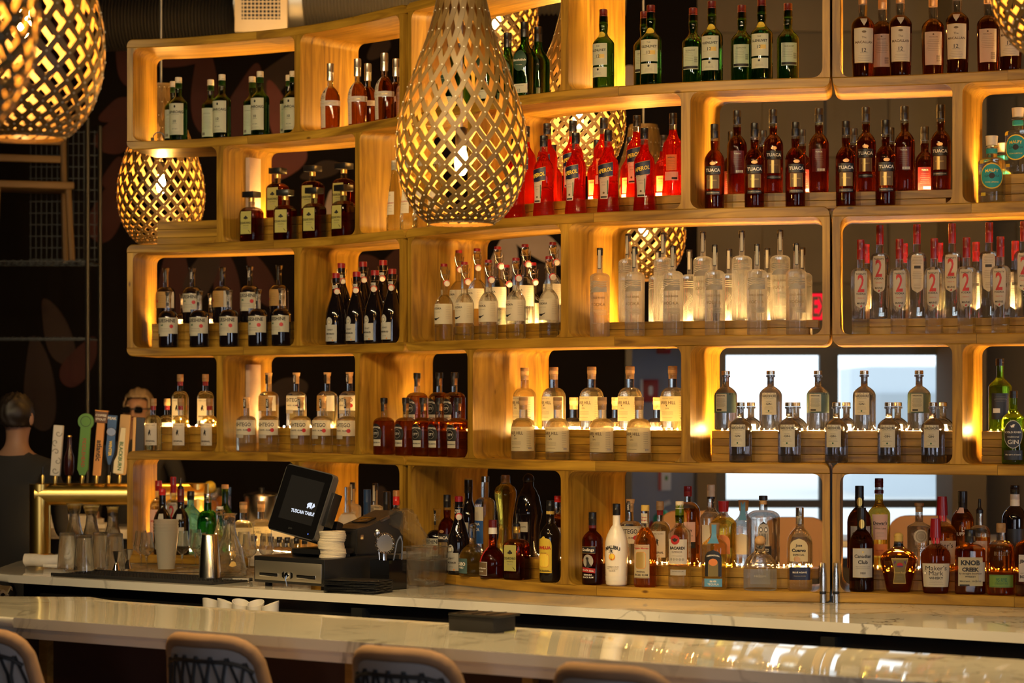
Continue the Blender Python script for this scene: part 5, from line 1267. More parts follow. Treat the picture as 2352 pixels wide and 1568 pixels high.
mk('crown', '', 0.202, 0.128, [(0, 0.004), (0.60, 0.0), (0.66, 0.03), (0.72, 0.12), (0.86, 0.32), (0.98, 0.50), (1.0, 0.56), (0.93, 0.64), (0.62, 0.72), (0.36, 0.76), (0.26, 0.80), (0.24, 0.90), (0, 0.901)], 'bourbon', 0.70, 'clear', [('cyl', 0.0155, 0.87, 0.955, 'goldp', 'stopper'), ('ball', 0.0165, 0.965, 'goldp', 'stopper_knob', 0.7), ('cyl', 0.0165, 0.785, 0.835, 'blackcap', 'neck_band')],
   [lab(0.15, 0.59, 0.066, 'goldp', shape='waist', name='label_border'), lab(0.165, 0.575, 0.060, 'olive_l', shape='waist', off=0.0012, text=[T_('Crown Royal', 0.34, 0.050, 'gold', 0.02)], marks=[(-0.012, 0.50, [(-0.014, -0.006), (-0.008, 0.010), (-0.002, 0.006)], 'purple'), (0.012, 0.50, [(0.014, -0.006), (0.008, 0.010), (0.002, 0.006)], 'purple'), (0, 0.475, [(-0.012, -0.005), (0.012, -0.005), (0.010, 0.005), (0, 0.009), (-0.010, 0.005)], 'red'), (0, 0.452, circ(0.014, 14, 0.003), 'purple')] + ring_bar(0, 0.28, 0.032, 3, 0.03))], ay=0.8)
mk('wiggly', '', 0.232, 0.083, prof(0.63, 0.72, 0.32, 0.96, 's'), 'water', 0.7, 'clear', [('cyl', 0.0125, 0.86, 0.955, 'cork', 'cork'), ('cyl', 0.0165, 0.955, 1.0, 'corktop', 'stopper_top')],
   [lab(0.24, 0.60, 0.06, None, a=4, text=[T_('WIGGLY', 0.345, 0.055, 'brown', 0.03), T_('BRIDGE', 0.285, 0.046, 'brown', 0.03)]), lab(0.39, 0.60, 0.054, 'grey', shape='ellipse', a=6, name='round_emblem', marks=[(0, 0.495, circ(0.022), 'white'), (0, 0.495, circ(0.0205), 'grey'), (0, 0.495, circ(0.013), 'white'), (0, 0.495, circ(0.0125), 'grey')])])
mk('maker', '', 0.258, 0.102, prof(0.50, 0.66, 0.27, 0.97, 'q', wb=0.86), 'bourbon', 0.60, 'clear', [('cone', 0.0205, 0.0165, 0.745, 1.0, 'redcap', 'red_wax_cap')],
   [lab(0.09, 0.405, 0.092, 'cream', text=[T_("Maker's", 0.345, 0.066, 'ink', 0.0), T_('Mark', 0.275, 0.046, 'ink', 0.0), T_('WHISKY', 0.21, 0.046, 'ink', 0.02)], marks=ring_bar(0, 0.17, 0.05, 3, 0.022) + [(-0.0365, 0.275, circ(0.0065), 'ink'), (-0.0365, 0.275, circ(0.0055), 'white')])] + [lab(0.66, 0.745, 0.008, 'brightred', a=q, shape='bowl', name='wax_drip', off=0.0015) for q in (-70, -25, 20, 60)], sq=3)
mk('jcrew', '', 0.275, 0.080, prof(0.60, 0.78, 0.34, 0.9, 'q'), 'bourbon', 0.72, 'bourbon', [('cyl', 0.0165, 0.72, 1.0, 'blackcap', 'capsule')], [lab(0.36, 0.56, 0.055, None, text=[T_('LI', 0.52, 0.012, 'white', 0.02), T_('UPPER', 0.455, 0.046, 'white', 0.02)]), lab(0.72, 0.985, 0.013, 'pink', name='tax_strip', a=-22, off=0.0018)])
mk('knob', '', 0.222, 0.104, prof(0.66, 0.78, 0.24, 0.86, 'r'), 'bourbon', 0.70, 'clear', [('cyl', 0.0185, 0.80, 1.0, 'blackcap', 'wax_capsule')],
   [lab(0.13, 0.575, 0.088, 'yellowcream', text=[T_('KNOB', 0.49, 0.064, 'ink', 0.045), T_('CREEK', 0.385, 0.056, 'ink', 0.05), T_('ky straight bourbon', 0.32, 0.076, 'ink', 0.005), T_('WHISKEY', 0.275, 0.036, 'ink', 0.02), T_('SMALL batch   100 PROOF', 0.205, 0.074, 'ink', 0.01)], marks=[(0.018, 0.205, bar_(0.0008, 0.012), 'ink'), (-0.02, 0.142, bar_(0.034, 0.005), 'ink')]), lab(0.20, 0.50, 0.012, 'grey', a=52, name='side_strip', off=0.0012)], sq=5, ay=0.6, n=28)
mk('pour', '', 0.232, 0.075, prof(0.55, 0.68, 0.33, 0.9, 'r'), 'amber', 0.5, 'clear', [('pourer', 0.86, 'blackcap')], [lab(0.15, 0.45, 0.05, 'white')])
mk('bulleit', '', 0.246, 0.095, prof(0.60, 0.76, 0.32, 0.90, 'r'), 'amber', 0.70, 'clear', [('cyl', 0.0155, 0.87, 1.0, 'corktop', 'stopper')],
   [lab(0.11, 0.285, 0.108, 'green', text=[T_('95 RYE', 0.215, 0.05, 'darkgreen' if False else 'green', 0.03), T_('STRAIGHT RYE', 0.165, 0.06, 'green')], marks=[(0, 0.275, bar_(0.10, 0.001), 'green'), (0, 0.12, bar_(0.10, 0.001), 'green')]), lab(0.5, 0.66, 0.07, None, text=[T_('BULLEIT', 0.58, 0.066, 'brown', 0.02)])], ay=0.7)
mk('darkback', '', 0.300, 0.088, prof(0.60, 0.76, 0.36, 0.97, 'q'), 'black', 0.9, 'black', [('cyl', 0.0160, 0.90, 1.0, 'blackcap', 'cap'), ('cyl', 0.0165, 0.76, 0.90, 'ceramic', 'neck_sleeve')], [lab(0.2, 0.5, 0.06, 'black')])
mk('jim', '', 0.262, 0.088, prof(0.62, 0.74, 0.34, 0.93, 'q'), 'bourbon', 0.78, 'clear', [('cyl', 0.0145, 0.84, 1.0, 'blackcap', 'cap')],
   [lab(0.19, 0.54, 0.072, 'white', text=[T_('JIM BEAM', 0.45, 0.062, 'ink', 0.04), T_('BOURBON', 0.255, 0.06, 'ink', 0.035), T_('KENTUCKY STRAIGHT', 0.30, 0.055, 'grey')], marks=[(0, 0.375, circ(0.011), 'red')])], sq=4, ay=0.8)
one('canadian', 1979, 0.055, 4, 'dark whisky bottle with long black capsule and script on white label', R(-6))
one('canadian', 1974, 0.150, 4, 'dark whisky bottle hidden behind script label bottle, cap showing', R(-6), z=RZ['bottom_c'] + 0.0006)
one('dewar', 2019, 0.212, 4, 'tall golden whisky bottle with pink white label, maroon cap', R(-6), 'bottom_c')
one('crown', 2064, 0.066, 4, 'squat quilted whisky bottle with golden stopper and waisted label', R(-4))
one('wiggly', 2111, 0.226, 4, 'clear bottle with cork and round etched emblem in rear', R(-6), 'bottom_c')
one('maker', 2149, 0.058, 4, 'squarish bourbon bottle with dripping red wax, front one', R(-8))
one('maker', 2164, 0.164, 4, 'bourbon bottle with red wax hidden behind its front twin', R(-8), 'bottom_c')
one('jcrew', 2211, 0.240, 4, 'tall bourbon bottle with black capsule and pale paper strip', R(-6), 'bottom_c')
one('knob', 2228, 0.056, 4, 'flat rectangular bourbon bottle with big bold yellow cream label', R(-8))
one('pour', 2250, 0.19, 4, 'clear bottle of amber spirit with black pourer spout', R(-6), 'bottom_c')
one('bulleit', 2299, 0.056, 4, 'amber rye bottle with wide green band label', R(-8))
one('darkback', 2331, 0.186, 4, 'black bottle with pale neck sleeve in the rear at far right', R(-8), 'bottom_c')
one('jim', 2362, 0.056, 4, 'bourbon bottle with white label and red seal at right edge', R(-10))

mk('cana', '', 0.298, 0.079, prof(0.62, 0.72, 0.36, 0.97, 'r', bulge=0.1), 'water', 0.88, 'clear', [('cyl', 0.0160, 0.92, 1.0, 'steel', 'cap')],
   [lab(0.12, 0.42, 0.068, 'blue', a=-22, text=[T_('CANA', 0.375, 0.040, 'white', 0.03), T_('RICA', 0.305, 0.038, 'white', 0.03)]), lab(0.42, 0.60, 0.068, 'cream', a=-22, name='upper_label'), lab(0.64, 0.69, 0.046, 'navy', a=-20, name='shoulder_label')])
mk('stg', '', 0.305, 0.086, [(0, 0.004), (0.62, 0.0), (0.7, 0.03), (0.74, 0.15), (0.62, 0.30), (0.66, 0.45), (0.86, 0.62), (1.0, 0.74), (0.98, 0.80), (0.82, 0.85), (0.5, 0.88), (0.42, 0.90), (0.42, 0.985), (0.3, 0.99), (0, 0.991)], 'yellow', 0.88, 'clear', [('cyl', 0.0165, 0.905, 1.0, 'copper', 'cap')],
   [lab(0.2, 0.68, 0.018, 'navy', a=-48, name='vertical_ribbon', text=[T_('ST-GERMAIN', 0.44, 0.10, 'gold', 0.02, 0, -1)])])
mk('bell', '', 0.315, 0.105, [(0, 0.004), (0.74, 0.0), (0.78, 0.03), (0.80, 0.36), (1.0, 0.50), (1.0, 0.54), (0.93, 0.60), (0.78, 0.72), (0.55, 0.80), (0.38, 0.84), (0.36, 0.90), (0.3, 0.94), (0, 0.945)], 'black', 0.9, 'black', [('ball', 0.022, 0.93, 'blackcap', 'round_cap', 1.0)], [lab(0.30, 0.42, 0.05, 'cream', a=-10, text=[T_('liquore', 0.36, 0.036, 'brown')])])
mk('cabo', '', 0.198, 0.105, prof(0.36, 0.62, 0.26, 0.93, 'q'), 'gold', 0.42, 'clear', [('ball', 0.0145, 0.96, 'clear_top', 'glass_stopper', 0.7)],
   [lab(0.06, 0.345, 0.064, 'tealgrey', a=-22, text=[T_('CABO', 0.24, 0.050, 'white', 0.03), T_('WABO', 0.17, 0.032, 'white', 0.02)])])
mk('marnier', '', 0.218, 0.100, prof(0.26, 0.54, 0.30, 0.97, 'q', wb=1.0), 'ruby', 0.76, 'clear', [('cyl', 0.0165, 0.87, 1.0, 'maroon', 'cap'), ('cone', 0.0168, 0.0160, 0.76, 0.87, 'ceramic', 'neck_sleeve')],
   [lab(0.05, 0.285, 0.062, 'white', a=-30, name='label_border'), lab(0.06, 0.275, 0.058, 'brown', a=-30, off=0.0012, text=[T_('Grand Marnier', 0.175, 0.054, 'white', 0.02), T_('LIQUEUR', 0.12, 0.03, 'white')]), lab(0.26, 0.66, 0.010, 'brightred', a=-40, name='red_ribbon')])
mk('kahlua', '', 0.300, 0.080, prof(0.54, 0.72, 0.36, 0.97, 'q'), 'port', 0.9, 'port', [('cyl', 0.0150, 0.87, 1.0, 'blackcap', 'cap'), ('cyl', 0.0155, 0.83, 0.87, 'goldp', 'neck_band')],
   [lab(0.115, 0.565, 0.066, 'yellow', a=-12, shape='arch', text=[T_('KAHLUA', 0.425, 0.060, 'red', 0.05), T_('RUM & COFFEE', 0.36, 0.026, 'brown'), T_('THE ORIGINAL', 0.145, 0.05, 'ink', 0.02)], marks=[(0, 0.27, rrect(0.046, 0.05, 0.012), 'orange'), (0, 0.27, rrect(0.043, 0.047, 0.011), 'yellow'), (0, 0.135, bar_(0.06, 0.001), 'ink')])])
mk('tallblack', '', 0.285, 0.075, prof(0.46, 0.74, 0.40, 0.97, 's'), 'black', 0.9, 'black', [('cyl', 0.0155, 0.985, 1.0, 'goldp', 'gold_seal'), ('cyl', 0.0165, 0.80, 0.985, 'blackcap', 'capsule')], [lab(0.15, 0.4, 0.05, 'cream')])
one_at('blueshine', 1004, 9.47, 'black bottle with cream wrap label half hidden behind clear plastic tub')
one_at('tuaca', 1027, 9.40, 'ruby liqueur bottle with black cap left of swing-top bottle, bottom row')
one('tallblack', 1076, 0.185, 4, 'tall plain black bottle with gold seal at the rear', None, 'bottom_a')
one_at('fernet', 1054, 9.30, 'black swing-top bottle with pale label among mixed liqueurs, bottom row')
one('cana', 1114, 0.195, 4, 'clear rum bottle with blue label and grey cap, bottom row', None, 'bottom_a')
one_at('cabo', 1086, 9.21, 'squat tequila decanter with long neck and slate label')
one('stg', 1161, 0.195, 4, 'fluted golden liqueur bottle with copper cap and dark ribbon', None, 'bottom_a')
one_at('marnier', 1132, 9.11, 'round bellied red orange liqueur bottle with brown label')
one('bell', 1214, 0.195, 4, 'bell shaped black liqueur bottle with domed cap', None, 'bottom_a')
BT_['disa_p'] = dict(BT_['disa'], parts=None, caps=[('pourer', 0.90, 'blackcap'), ('cyl', 0.0135, 0.80, 0.92, 'gold', 'neck_collar')])
one('disa_p', 1187, 0.062, 4, 'square amber bottle with black pourer in bottom row')
one('kahlua', 1264, 0.055, 4, 'dark coffee liqueur bottle with yellow arch label')
mk('smallred', '', 0.235, 0.070, prof(0.55, 0.70, 0.35, 0.93, 'q'), 'bourbon', 0.7, 'clear', [('cyl', 0.013, 0.9, 1.0, 'brightred', 'cap')], [lab(0.2, 0.5, 0.05, 'white')])
one('smallred', 1281, 0.19, 4, 'small amber bottle with red cap peeking behind coffee liqueur', None, 'bottom_a')

# behind the till
mk('goose', '', 0.320, 0.082, prof(0.50, 0.64, 0.34, 0.97, 'r'), 'frost', 0.62, 'clear', [], [lab(0.1, 0.4, 0.06, 'white')])
mk('goose_n', '', 0.305, 0.082, prof(0.50, 0.64, 0.34, 0.97, 'r'), 'frost', 0.99, 'frost', [('cyl', 0.0150, 0.66, 1.0, 'navycap', 'capsule')], [lab(0.1, 0.4, 0.06, 'white')])
mk('goose_b', '', 0.300, 0.084, prof(0.50, 0.64, 0.34, 0.97, 'r'), 'frost', 0.99, 'frost', [('cyl', 0.0150, 0.66, 1.0, 'blackcap', 'capsule')], [lab(0.1, 0.4, 0.06, 'white')])
mk('flowery', '', 0.300, 0.080, prof(0.56, 0.76, 0.34, 0.97, 'q'), 'water', 0.8, 'clear', [('cyl', 0.0155, 0.92, 1.0, 'copper', 'cap'), ('cyl', 0.0152, 0.80, 0.92, 'brightred', 'neck_band')], [lab(0.50, 0.70, 0.07, 'cream', name='floral_label', marks=[(-0.02 + 0.008 * i, 0.56 + 0.03 * (i % 3), circ(0.003, 8), 'green' if i % 2 else 'red') for i in range(6)]), lab(0.15, 0.42, 0.06, 'red', text=[T_('RUSSKAYA', 0.3, 0.05, 'white', 0.02)])])
one('goose', 799, 0.055, 4, 'frosted vodka bottle with clear neck behind black till printer')
one('goose_n', 843, 0.055, 4, 'frosted vodka bottle with navy capsule behind black till printer')
one('goose_b', 888, 0.060, 4, 'frosted vodka bottle with black capsule behind black till printer')
one('coldriver', 810, 0.20, 4, 'tall etched vodka bottle behind clear necked frosted bottle, bottom row')
one('coldriver', 862, 0.20, 4, 'tall etched vodka bottle between two capped frosted bottles, bottom row')
one('flowery', 911, 0.16, 4, 'clear vodka bottle with red neck band and floral label')

# left bottom cell and the counter before it
mk('beef', '', 0.315, 0.072, prof(0.64, 0.76, 0.34, 0.97, 'q'), 'water', 0.78, 'clear', [('cyl', 0.0150, 0.86, 1.0, 'redcap', 'cap')], [lab(0.10, 0.60, 0.068, 'pink', text=[T_('BEEFEATER', 0.44, 0.058, 'red', 0.03), T_('LONDON DRY GIN', 0.36, 0.044, 'brown')], marks=[(0, 0.53, rrect(0.010, 0.026, 0.004), 'red')])], sq=4)
mk('port', '', 0.285, 0.078, prof(0.48, 0.70, 0.36, 0.97, 'q', bulge=0.05), 'port', 0.9, 'port', [('cyl', 0.0150, 0.90, 1.0, 'brightred', 'cap')], [lab(0.54, 0.62, 0.022, 'white', name='guild_seal', a=4, off=0.0008), lab(0.08, 0.42, 0.05, 'white')])
mk('port_p', '', 0.285, 0.078, prof(0.48, 0.70, 0.36, 0.97, 'q', bulge=0.05), 'port', 0.9, 'port', [('cyl', 0.0150, 0.80, 1.0, 'maroon', 'capsule'), ('pourer', 0.985, 'blackcap')], [lab(0.54, 0.62, 0.022, 'white', name='guild_seal', a=4, off=0.0008), lab(0.08, 0.42, 0.05, 'white')])
mk('sapph', '', 0.272, 0.086, prof(0.60, 0.78, 0.30, 0.97, 's'), 'teal', 0.8, 'teal', [('cyl', 0.0160, 0.86, 1.0, 'blackcap', 'cap')], [], sq=4)
mk('tanq', '', 0.265, 0.092, prof(0.52, 0.72, 0.36, 0.95, 'r'), 'emerald', 0.9, 'emerald', [('cyl', 0.0165, 0.85, 1.0, 'steel', 'cap')], [lab(0.10, 0.30, 0.06, 'white')])
mk('greenb', '', 0.300, 0.080, prof(0.50, 0.74, 0.36, 0.97, 's'), 'green', 0.9, 'olive', [('cyl', 0.0155, 0.94, 1.0, 'corktop', 'cap')], [lab(0.12, 0.4, 0.06, 'cream')])
one('beef', 364, 0.17, 4, 'gin bottle with red cap and pink label inside left cell', R(-4))
one('twenty', 398, 0.16, 4, 'clear vodka bottle with red numeral partly behind black port bottles', R(-4))
one('port', 373, 0.05, 4, 'black port bottle with bright red cap behind frosted cup stack', R(-8))
one('port_p', 415, 0.05, 4, 'black port bottle with maroon capsule and pourer', R(-8))
one('sapph', 438, 0.14, 4, 'pale teal square gin bottle with black cap', R(-14))
one('tanq', 477, 0.10, 4, 'emerald green gin bottle with steel cap', R(-10))
one('greenb', 517, 0.205, 4, 'dark green bottle with brown cap behind emerald gin', R(-10))
one('barr', 559, 0.10, 4, 'honey gin bottle with cork stopper beside glass decanter, bottom row', R(-12))
one('barr', 600, 0.22, 4, 'honey gin bottle with orange cork behind its brighter neighbour', R(-12))

# ---------------------------------------------------------------- things on the back counter
def on(px, py): # a point of the counter top seen at that photo pixel
    d = (CAMZ - CT) * FPX / (py - 922); return Vector((X_(px, d), d, CT))
def tmb(rt, rb, h, th=0.003):
    return [(0, 0.0), (rb, 0.0), (rt, h), (rt - th, h), (rb - th, 0.008), (0, 0.008)]
AZ = math.atan2(EB.y, EB.x)
# rubber bar mat
mt = on(345, 1328); mat_ = empty('bar_mat', mt, AZ, 'black rubber bar mat under upturned glasses and shaker', 'mat')
box('mat_sheet', M['black_matte'], (0, 0, 0.0035), (0.86, 0.24, 0.007), mat_, bev=0.002)
for s in (-1, 1): box('mat_rim', M['black_matte'], (0, s * 0.117, 0.008), (0.86, 0.006, 0.010), mat_, bev=0.002)
bm = bmesh.new()
for i in range(56):
    for j in range(14):
        add_box(bm, (-0.415 + i * 0.015, -0.104 + j * 0.016, 0.0078), (0.007, 0.007, 0.002))
o = obj('mat_stud', mesh_of(bm, 'mat_stud', M['black_matte']), mat_); o['kind'] = 'stuff'
MZ = 0.0095
def at(px, py, dz=0.0):
    p = on(px, py); p.z += dz; return p
# four upturned pint glasses
for i, (px, py) in enumerate(((155, 1311), (193, 1317), (232, 1310), (264, 1314))):
    p = at(px, py, MZ)
    g = empty('pint_glass', p, 0, 'upturned clear pint glass on bar mat, %s from left' % ORD[i], 'glass', 'upturned pint glasses')
    bm = bmesh.new(); add_lathe(bm, [(0.043, 0.0), (0.0405, 0.0), (0.030, 0.136), (0, 0.137), (0, 0.150), (0.031, 0.150), (0.0325, 0.147), (0.043, 0.0)], 24)
    obj('glass_wall', mesh_of(bm, 'glass_wall', M['tumbler']), g)
    bm = bmesh.new(); add_lathe(bm, [(0, 0.1505), (0.030, 0.1505), (0.0325, 0.148), (0.0335, 0.143), (0.031, 0.141), (0, 0.141)], 24)
    obj('thick_base', mesh_of(bm, 'thick_base', M['clear']), g)
def carafe(px, py, H, label, mouth=0.040, swing=False, on_mat=False):
    g = empty('carafe', at(px, py, MZ if on_mat else 0.0005), 0, label, 'carafe')
    o = [(0, 0), (0.048, 0), (0.052, 0.01), (0.051, 0.03), (0.042, H * 0.40), (0.026, H * 0.66), (0.022, H * 0.80), (mouth * 0.9, H * 0.97), (mouth, H)]
    i_ = [(mouth - 0.003, H), (0.0195, H * 0.80), (0.0235, H * 0.66), (0.0395, H * 0.40), (0.0485, 0.03), (0.047, 0.014), (0, 0.012)]
    lathe('glass_wall', M['tumbler'], o + i_, g, n=24)
    lathe('rim', M['clear'], [(mouth - 0.003, H - 0.002), (mouth + 0.001, H - 0.002), (mouth + 0.001, H + 0.002), (mouth - 0.003, H + 0.002), (mouth - 0.003, H - 0.002)], g, n=24)
    return g
carafe(210, 1291, 0.250, 'flared clear carafe behind the upturned pint glasses', 0.040)
carafe(171, 1283, 0.245, 'clear carafe nearly hidden behind its flared twin', 0.036)
carafe(259, 1290, 0.240, 'narrow necked clear carafe beside the shelf end', 0.027)
# jiggers
for px, py, lb_ in ((268, 1316), (294, 1311)) and (((268, 1316, 'steel double jigger on bar mat, the left one')), ((294, 1311, 'steel double jigger on bar mat, the right one'))):
    j = empty('jigger', at(px, py, MZ), 0, lb_, 'jigger', 'steel jiggers')
    lathe('large_cup', M['steel'], [(0.006, 0.036), (0.0235, 0.080), (0.0225, 0.080), (0.004, 0.038), (0, 0.038)], j)
    lathe('small_cup', M['chrome'], [(0.020, 0.0), (0.006, 0.036), (0.004, 0.034), (0.0185, 0.0), (0.020, 0.0)], j)
    lathe('waist_band', M['chrome'], [(0, 0.033), (0.0068, 0.033), (0.0068, 0.039), (0, 0.039)], j)
# towel roll
tw_ = empty('towel', at(118, 1302, 0.0), R(-14), 'rolled white bar towel lying at the counter end', 'towel')
bm = bmesh.new(); add_tube(bm, [(-0.12 + 0.0225 * i, 0.003 * math.sin(i * 1.3), 0.027 + 0.002 * math.sin(i)) for i in range(12)], 0.027, 12, r2=0.024)
for v in bm.verts: v.co += Vector((0, random.uniform(-.002, .002), random.uniform(0, .002)))
obj('towel_roll', mesh_of(bm, 'towel_roll', M['towel'], auto=70), tw_)
sp = [(-0.121, 0.020 * (1 - k / 22) * math.cos(k * 0.8), 0.027 + 0.020 * (1 - k / 22) * math.sin(k * 0.8)) for k in range(20)]
tube('rolled_edge', M['towel'], sp, 0.003, tw_, 6)
tube('loose_fold', M['towel'], [(-0.02, -0.03, 0.008), (0.06, -0.045, 0.008), (0.15, -0.03, 0.012)], 0.008, tw_, 8)
# nested frosted cups
cs_ = at(382, 1311, MZ)
for k in range(5):
    c = empty('plastic_cup', cs_ + Vector((0, 0, 0.0055 + k * 0.0125)), 0, 'frosted plastic cup in the nested stack on bar mat, %s from bottom' % ORD[k], 'cup', 'nested frosted plastic cups')
    if k == 0: c.location = cs_
    bm = bmesh.new(); hh = 0.15; add_lathe(bm, [(0, 0), (0.034, 0), (0.050, hh), (0.0515, hh), (0.0515, hh + 0.003), (0.0492, hh + 0.003), (0.0333, 0.002), (0, 0.002)], 28)
    obj('cup_wall', mesh_of(bm, 'cup_wall', M['frost']), c)
    c.location = cs_ + Vector((0, 0, 0.0125 * k))
# snifters
def snifter(px, py, label, dark=False):
    g = empty('snifter', at(px, py, 0.0005), 0, label, 'glass', 'tulip tasting glasses')
    lathe('bowl', M['tumbler'], [(0, 0.058), (0.012, 0.060), (0.030, 0.078), (0.032, 0.092), (0.026, 0.12), (0.023, 0.155), (0.0215, 0.155), (0.0245, 0.12), (0.030, 0.092), (0.028, 0.08), (0.011, 0.063), (0, 0.062)], g, n=22)
    lathe('stem', M['clear'], [(0, 0.004), (0.004, 0.006), (0.003, 0.03), (0.004, 0.05), (0.008, 0.0595), (0, 0.0595)], g, n=12)
    lathe('foot', M['clear'], [(0, 0), (0.030, 0.0), (0.030, 0.0015), (0.012, 0.004), (0, 0.005)], g, n=22)
    if dark: lathe('dark_drink', G['black'], [(0, 0.0635), (0.0105, 0.0655), (0.027, 0.081), (0.0285, 0.092), (0, 0.092)], g, n=22)
for i, (px, py) in enumerate(((324, 1303), (337, 1308), (419, 1304), (449, 1299), (459, 1309), (560, 1306), (572, 1313), (612, 1311))):
    snifter(px, py, ('tulip tasting glass with dark drink beside the frosted cups' if i == 2 else 'clear tulip tasting glass on counter, %s from left' % ORD[i]), i == 2)
# shaker tin
sh = empty('shaker_tin', at(482, 1333, MZ), 0, 'tall upturned steel shaker tin on the mat corner', 'shaker')
lathe('tin', M['steel'], [(0.045, 0.0), (0.0445, 0.002), (0.032, 0.168), (0.030, 0.171), (0, 0.172)], sh, n=32)
lathe('rim_bead', M['chrome'], [(0.0445, 0), (0.0462, 0.0), (0.0462, 0.004), (0.0445, 0.004), (0.0445, 0)], sh, n=32)
# decanters
dc = empty('decanter', at(528, 1322), 0, 'bell shaped glass decanter with amber farm emblem, beside shaker', 'decanter')
lathe('glass_wall', M['tumbler'], [(0, 0), (0.066, 0), (0.070, 0.008), (0.067, 0.03), (0.050, 0.11), (0.028, 0.165), (0.021, 0.20), (0.024, 0.245), (0.028, 0.25), (0.0245, 0.25), (0.018, 0.20), (0.025, 0.165), (0.047, 0.11), (0.063, 0.03), (0.064, 0.012), (0, 0.010)], dc, n=28)
lathe('rim', M['clear'], [(0.0245, 0.247), (0.0295, 0.247), (0.0295, 0.252), (0.0245, 0.252), (0.0245, 0.247)], dc, n=24)
bm = bmesh.new()
for poly in ([(0.004, 0.045), (0.018, 0.04), (0.035, 0.045), (0.03, 0.058), (0.022, 0.062), (0.012, 0.060)], [(0.008, 0.10), (0.014, 0.082), (0.017, 0.10)], [(0.018, 0.105), (0.02, 0.08), (0.026, 0.098)], [(0.026, 0.095), (0.025, 0.075), (0.033, 0.086)]):
    vs = []
    for x, z in poly:
        r = np.interp(z, [0.03, 0.11], [0.0675, 0.0505]) + 0.0008; a = x / r; vs.append(bm.verts.new((r * math.sin(a), -r * math.cos(a), z)))
    bm.faces.new(vs)
obj('amber_emblem', mesh_of(bm, 'amber_emblem', I['gold']), dc)
mk('swing', '', 0.262, 0.082, prof(0.36, 0.72, 0.36, 0.965, 's', lip=0.1), 'clear', 0.99, 'clear', [('cyl', 0.014, 0.95, 1.0, 'ceramic', 'stopper'), ('bail', 0.95, 0.016, 60)], [])
place('swing', at(505, 1306), R(10), 'empty clear swing-top bottle behind the bell shaped decanter')
# stack of glass ashtrays
for k in range(4):
    p = at(528, 1330, MZ + 0.0065 * k) + EB * (0.012 * math.sin(k * 2.1))
    a_ = empty('glass_dish', p, k * 0.3, 'thin clear glass dish in low stack before decanter, %s from bottom' % ORD[k], 'dish', 'stacked glass dishes')
    lathe('dish', M['tumbler'], [(0, 0), (0.044, 0), (0.050, 0.005), (0.046, 0.006), (0.043, 0.003), (0, 0.003)], a_, n=26)
    lathe('foot_ring', M['clear'], [(0.028, -0.0012), (0.031, -0.0012), (0.031, 0.0), (0.028, 0.0), (0.028, -0.0012)], a_, n=20)
# bar spoon pile: a few steel picks
for k in range(3):
    p = at(418 + 14 * k, 1322, MZ + 0.001)
    tag(tube('cocktail_pick', M['chrome'], [(-0.05, 0, 0.002), (0, 0.004, 0.003), (0.05, 0, 0.002)], 0.0016, None, 6, loc=p), 'thin steel cocktail pick lying on mat before cups, %s from left' % ORD[k], 'pick', 'steel cocktail picks')
# marker
mp = at(552, 1335); mk_ = empty('marker_pen', mp, AZ + 0.5, 'black marker pen lying left of the cash drawer', 'pen')
bm = bmesh.new(); add_tube(bm, [(-0.03, 0, 0.0075), (0.035, 0, 0.0075)], 0.0065, 10); obj('barrel', mesh_of(bm, 'barrel', pbr('grey_barrel', (0.3, 0.28, 0.25), 0.4)), mk_)
bm = bmesh.new(); add_tube(bm, [(-0.072, 0, 0.0075), (-0.031, 0, 0.0075)], 0.0075, 10); obj('pen_cap', mesh_of(bm, 'pen_cap', M['black']), mk_)
# bitters bottles in a row behind the drawer
mk('bitters', '', 0.135, 0.046, prof(0.56, 0.70, 0.42, 0.9, 'r'), 'water', 0.6, 'clear', [('cyl', 0.0125, 0.82, 1.0, 'blackcap', 'cap')], [lab(0.06, 0.54, 0.10, 'white', marks=ring_bar(0, 0.40, 0.03, 5, 0.06, 'ink'))], n=14)
for i, px in enumerate((584, 604, 623, 642, 660, 681, 700)):
    place('bitters', at(px, 1303 + i * 1.2), R(-20 + 5 * i), 'small bitters bottle with black cap behind cash drawer, %s from left' % ORD[i], 'small bitters bottles')

# ---------------------------------------------------------------- till
dr0 = on(583, 1345); dr1 = on(745, 1357)
ex = (dr1 - dr0); Wd = ex.length; ea = math.atan2(ex.y, ex.x)
till_o = (dr0 + dr1) / 2; till_o.z = CT
M['slot'] = pbr('dark_slot', (0.004, 0.004, 0.004), 0.6)
dw = empty('cash_drawer', till_o, ea, 'black cash drawer with brushed steel front and key', 'cash drawer')
Dd = 0.40; Hd = 0.100
box('drawer_case', M['black'], (0, Dd / 2, 0.016 + Hd / 2), (Wd, Dd, Hd), dw, bev=0.004)
for sx in (-1, 1):
    for sy in (0.04, Dd - 0.04): lathe('rubber_foot', M['black_matte'], [(0, 0), (0.014, 0), (0.014, 0.017), (0, 0.017)], dw, (sx * (Wd / 2 - 0.04), sy, 0), 12)
fp = box('steel_front', M['drawer_steel'], (0.0, -0.003, 0.016 + Hd * 0.47), (Wd * 0.94, 0.006, Hd * 0.72), dw, bev=0.002)
for sx in (-1, 1):
    box('slot_frame', M['chrome'], (sx * Wd * 0.265, -0.0045, -0.016), (Wd * 0.26, 0.003, 0.014), fp, bev=0.001)
    box('media_slot', M['slot'], (sx * Wd * 0.265, -0.0056, -0.0155), (Wd * 0.245, 0.002, 0.007), fp)
lk = lathe('lock', M['chrome'], [(0, 0), (0.011, 0), (0.0125, 0.004), (0.010, 0.007), (0.004, 0.0075), (0, 0.006)], fp, (0, -0.003, -0.014), 20, rot=(R(90), 0, 0))
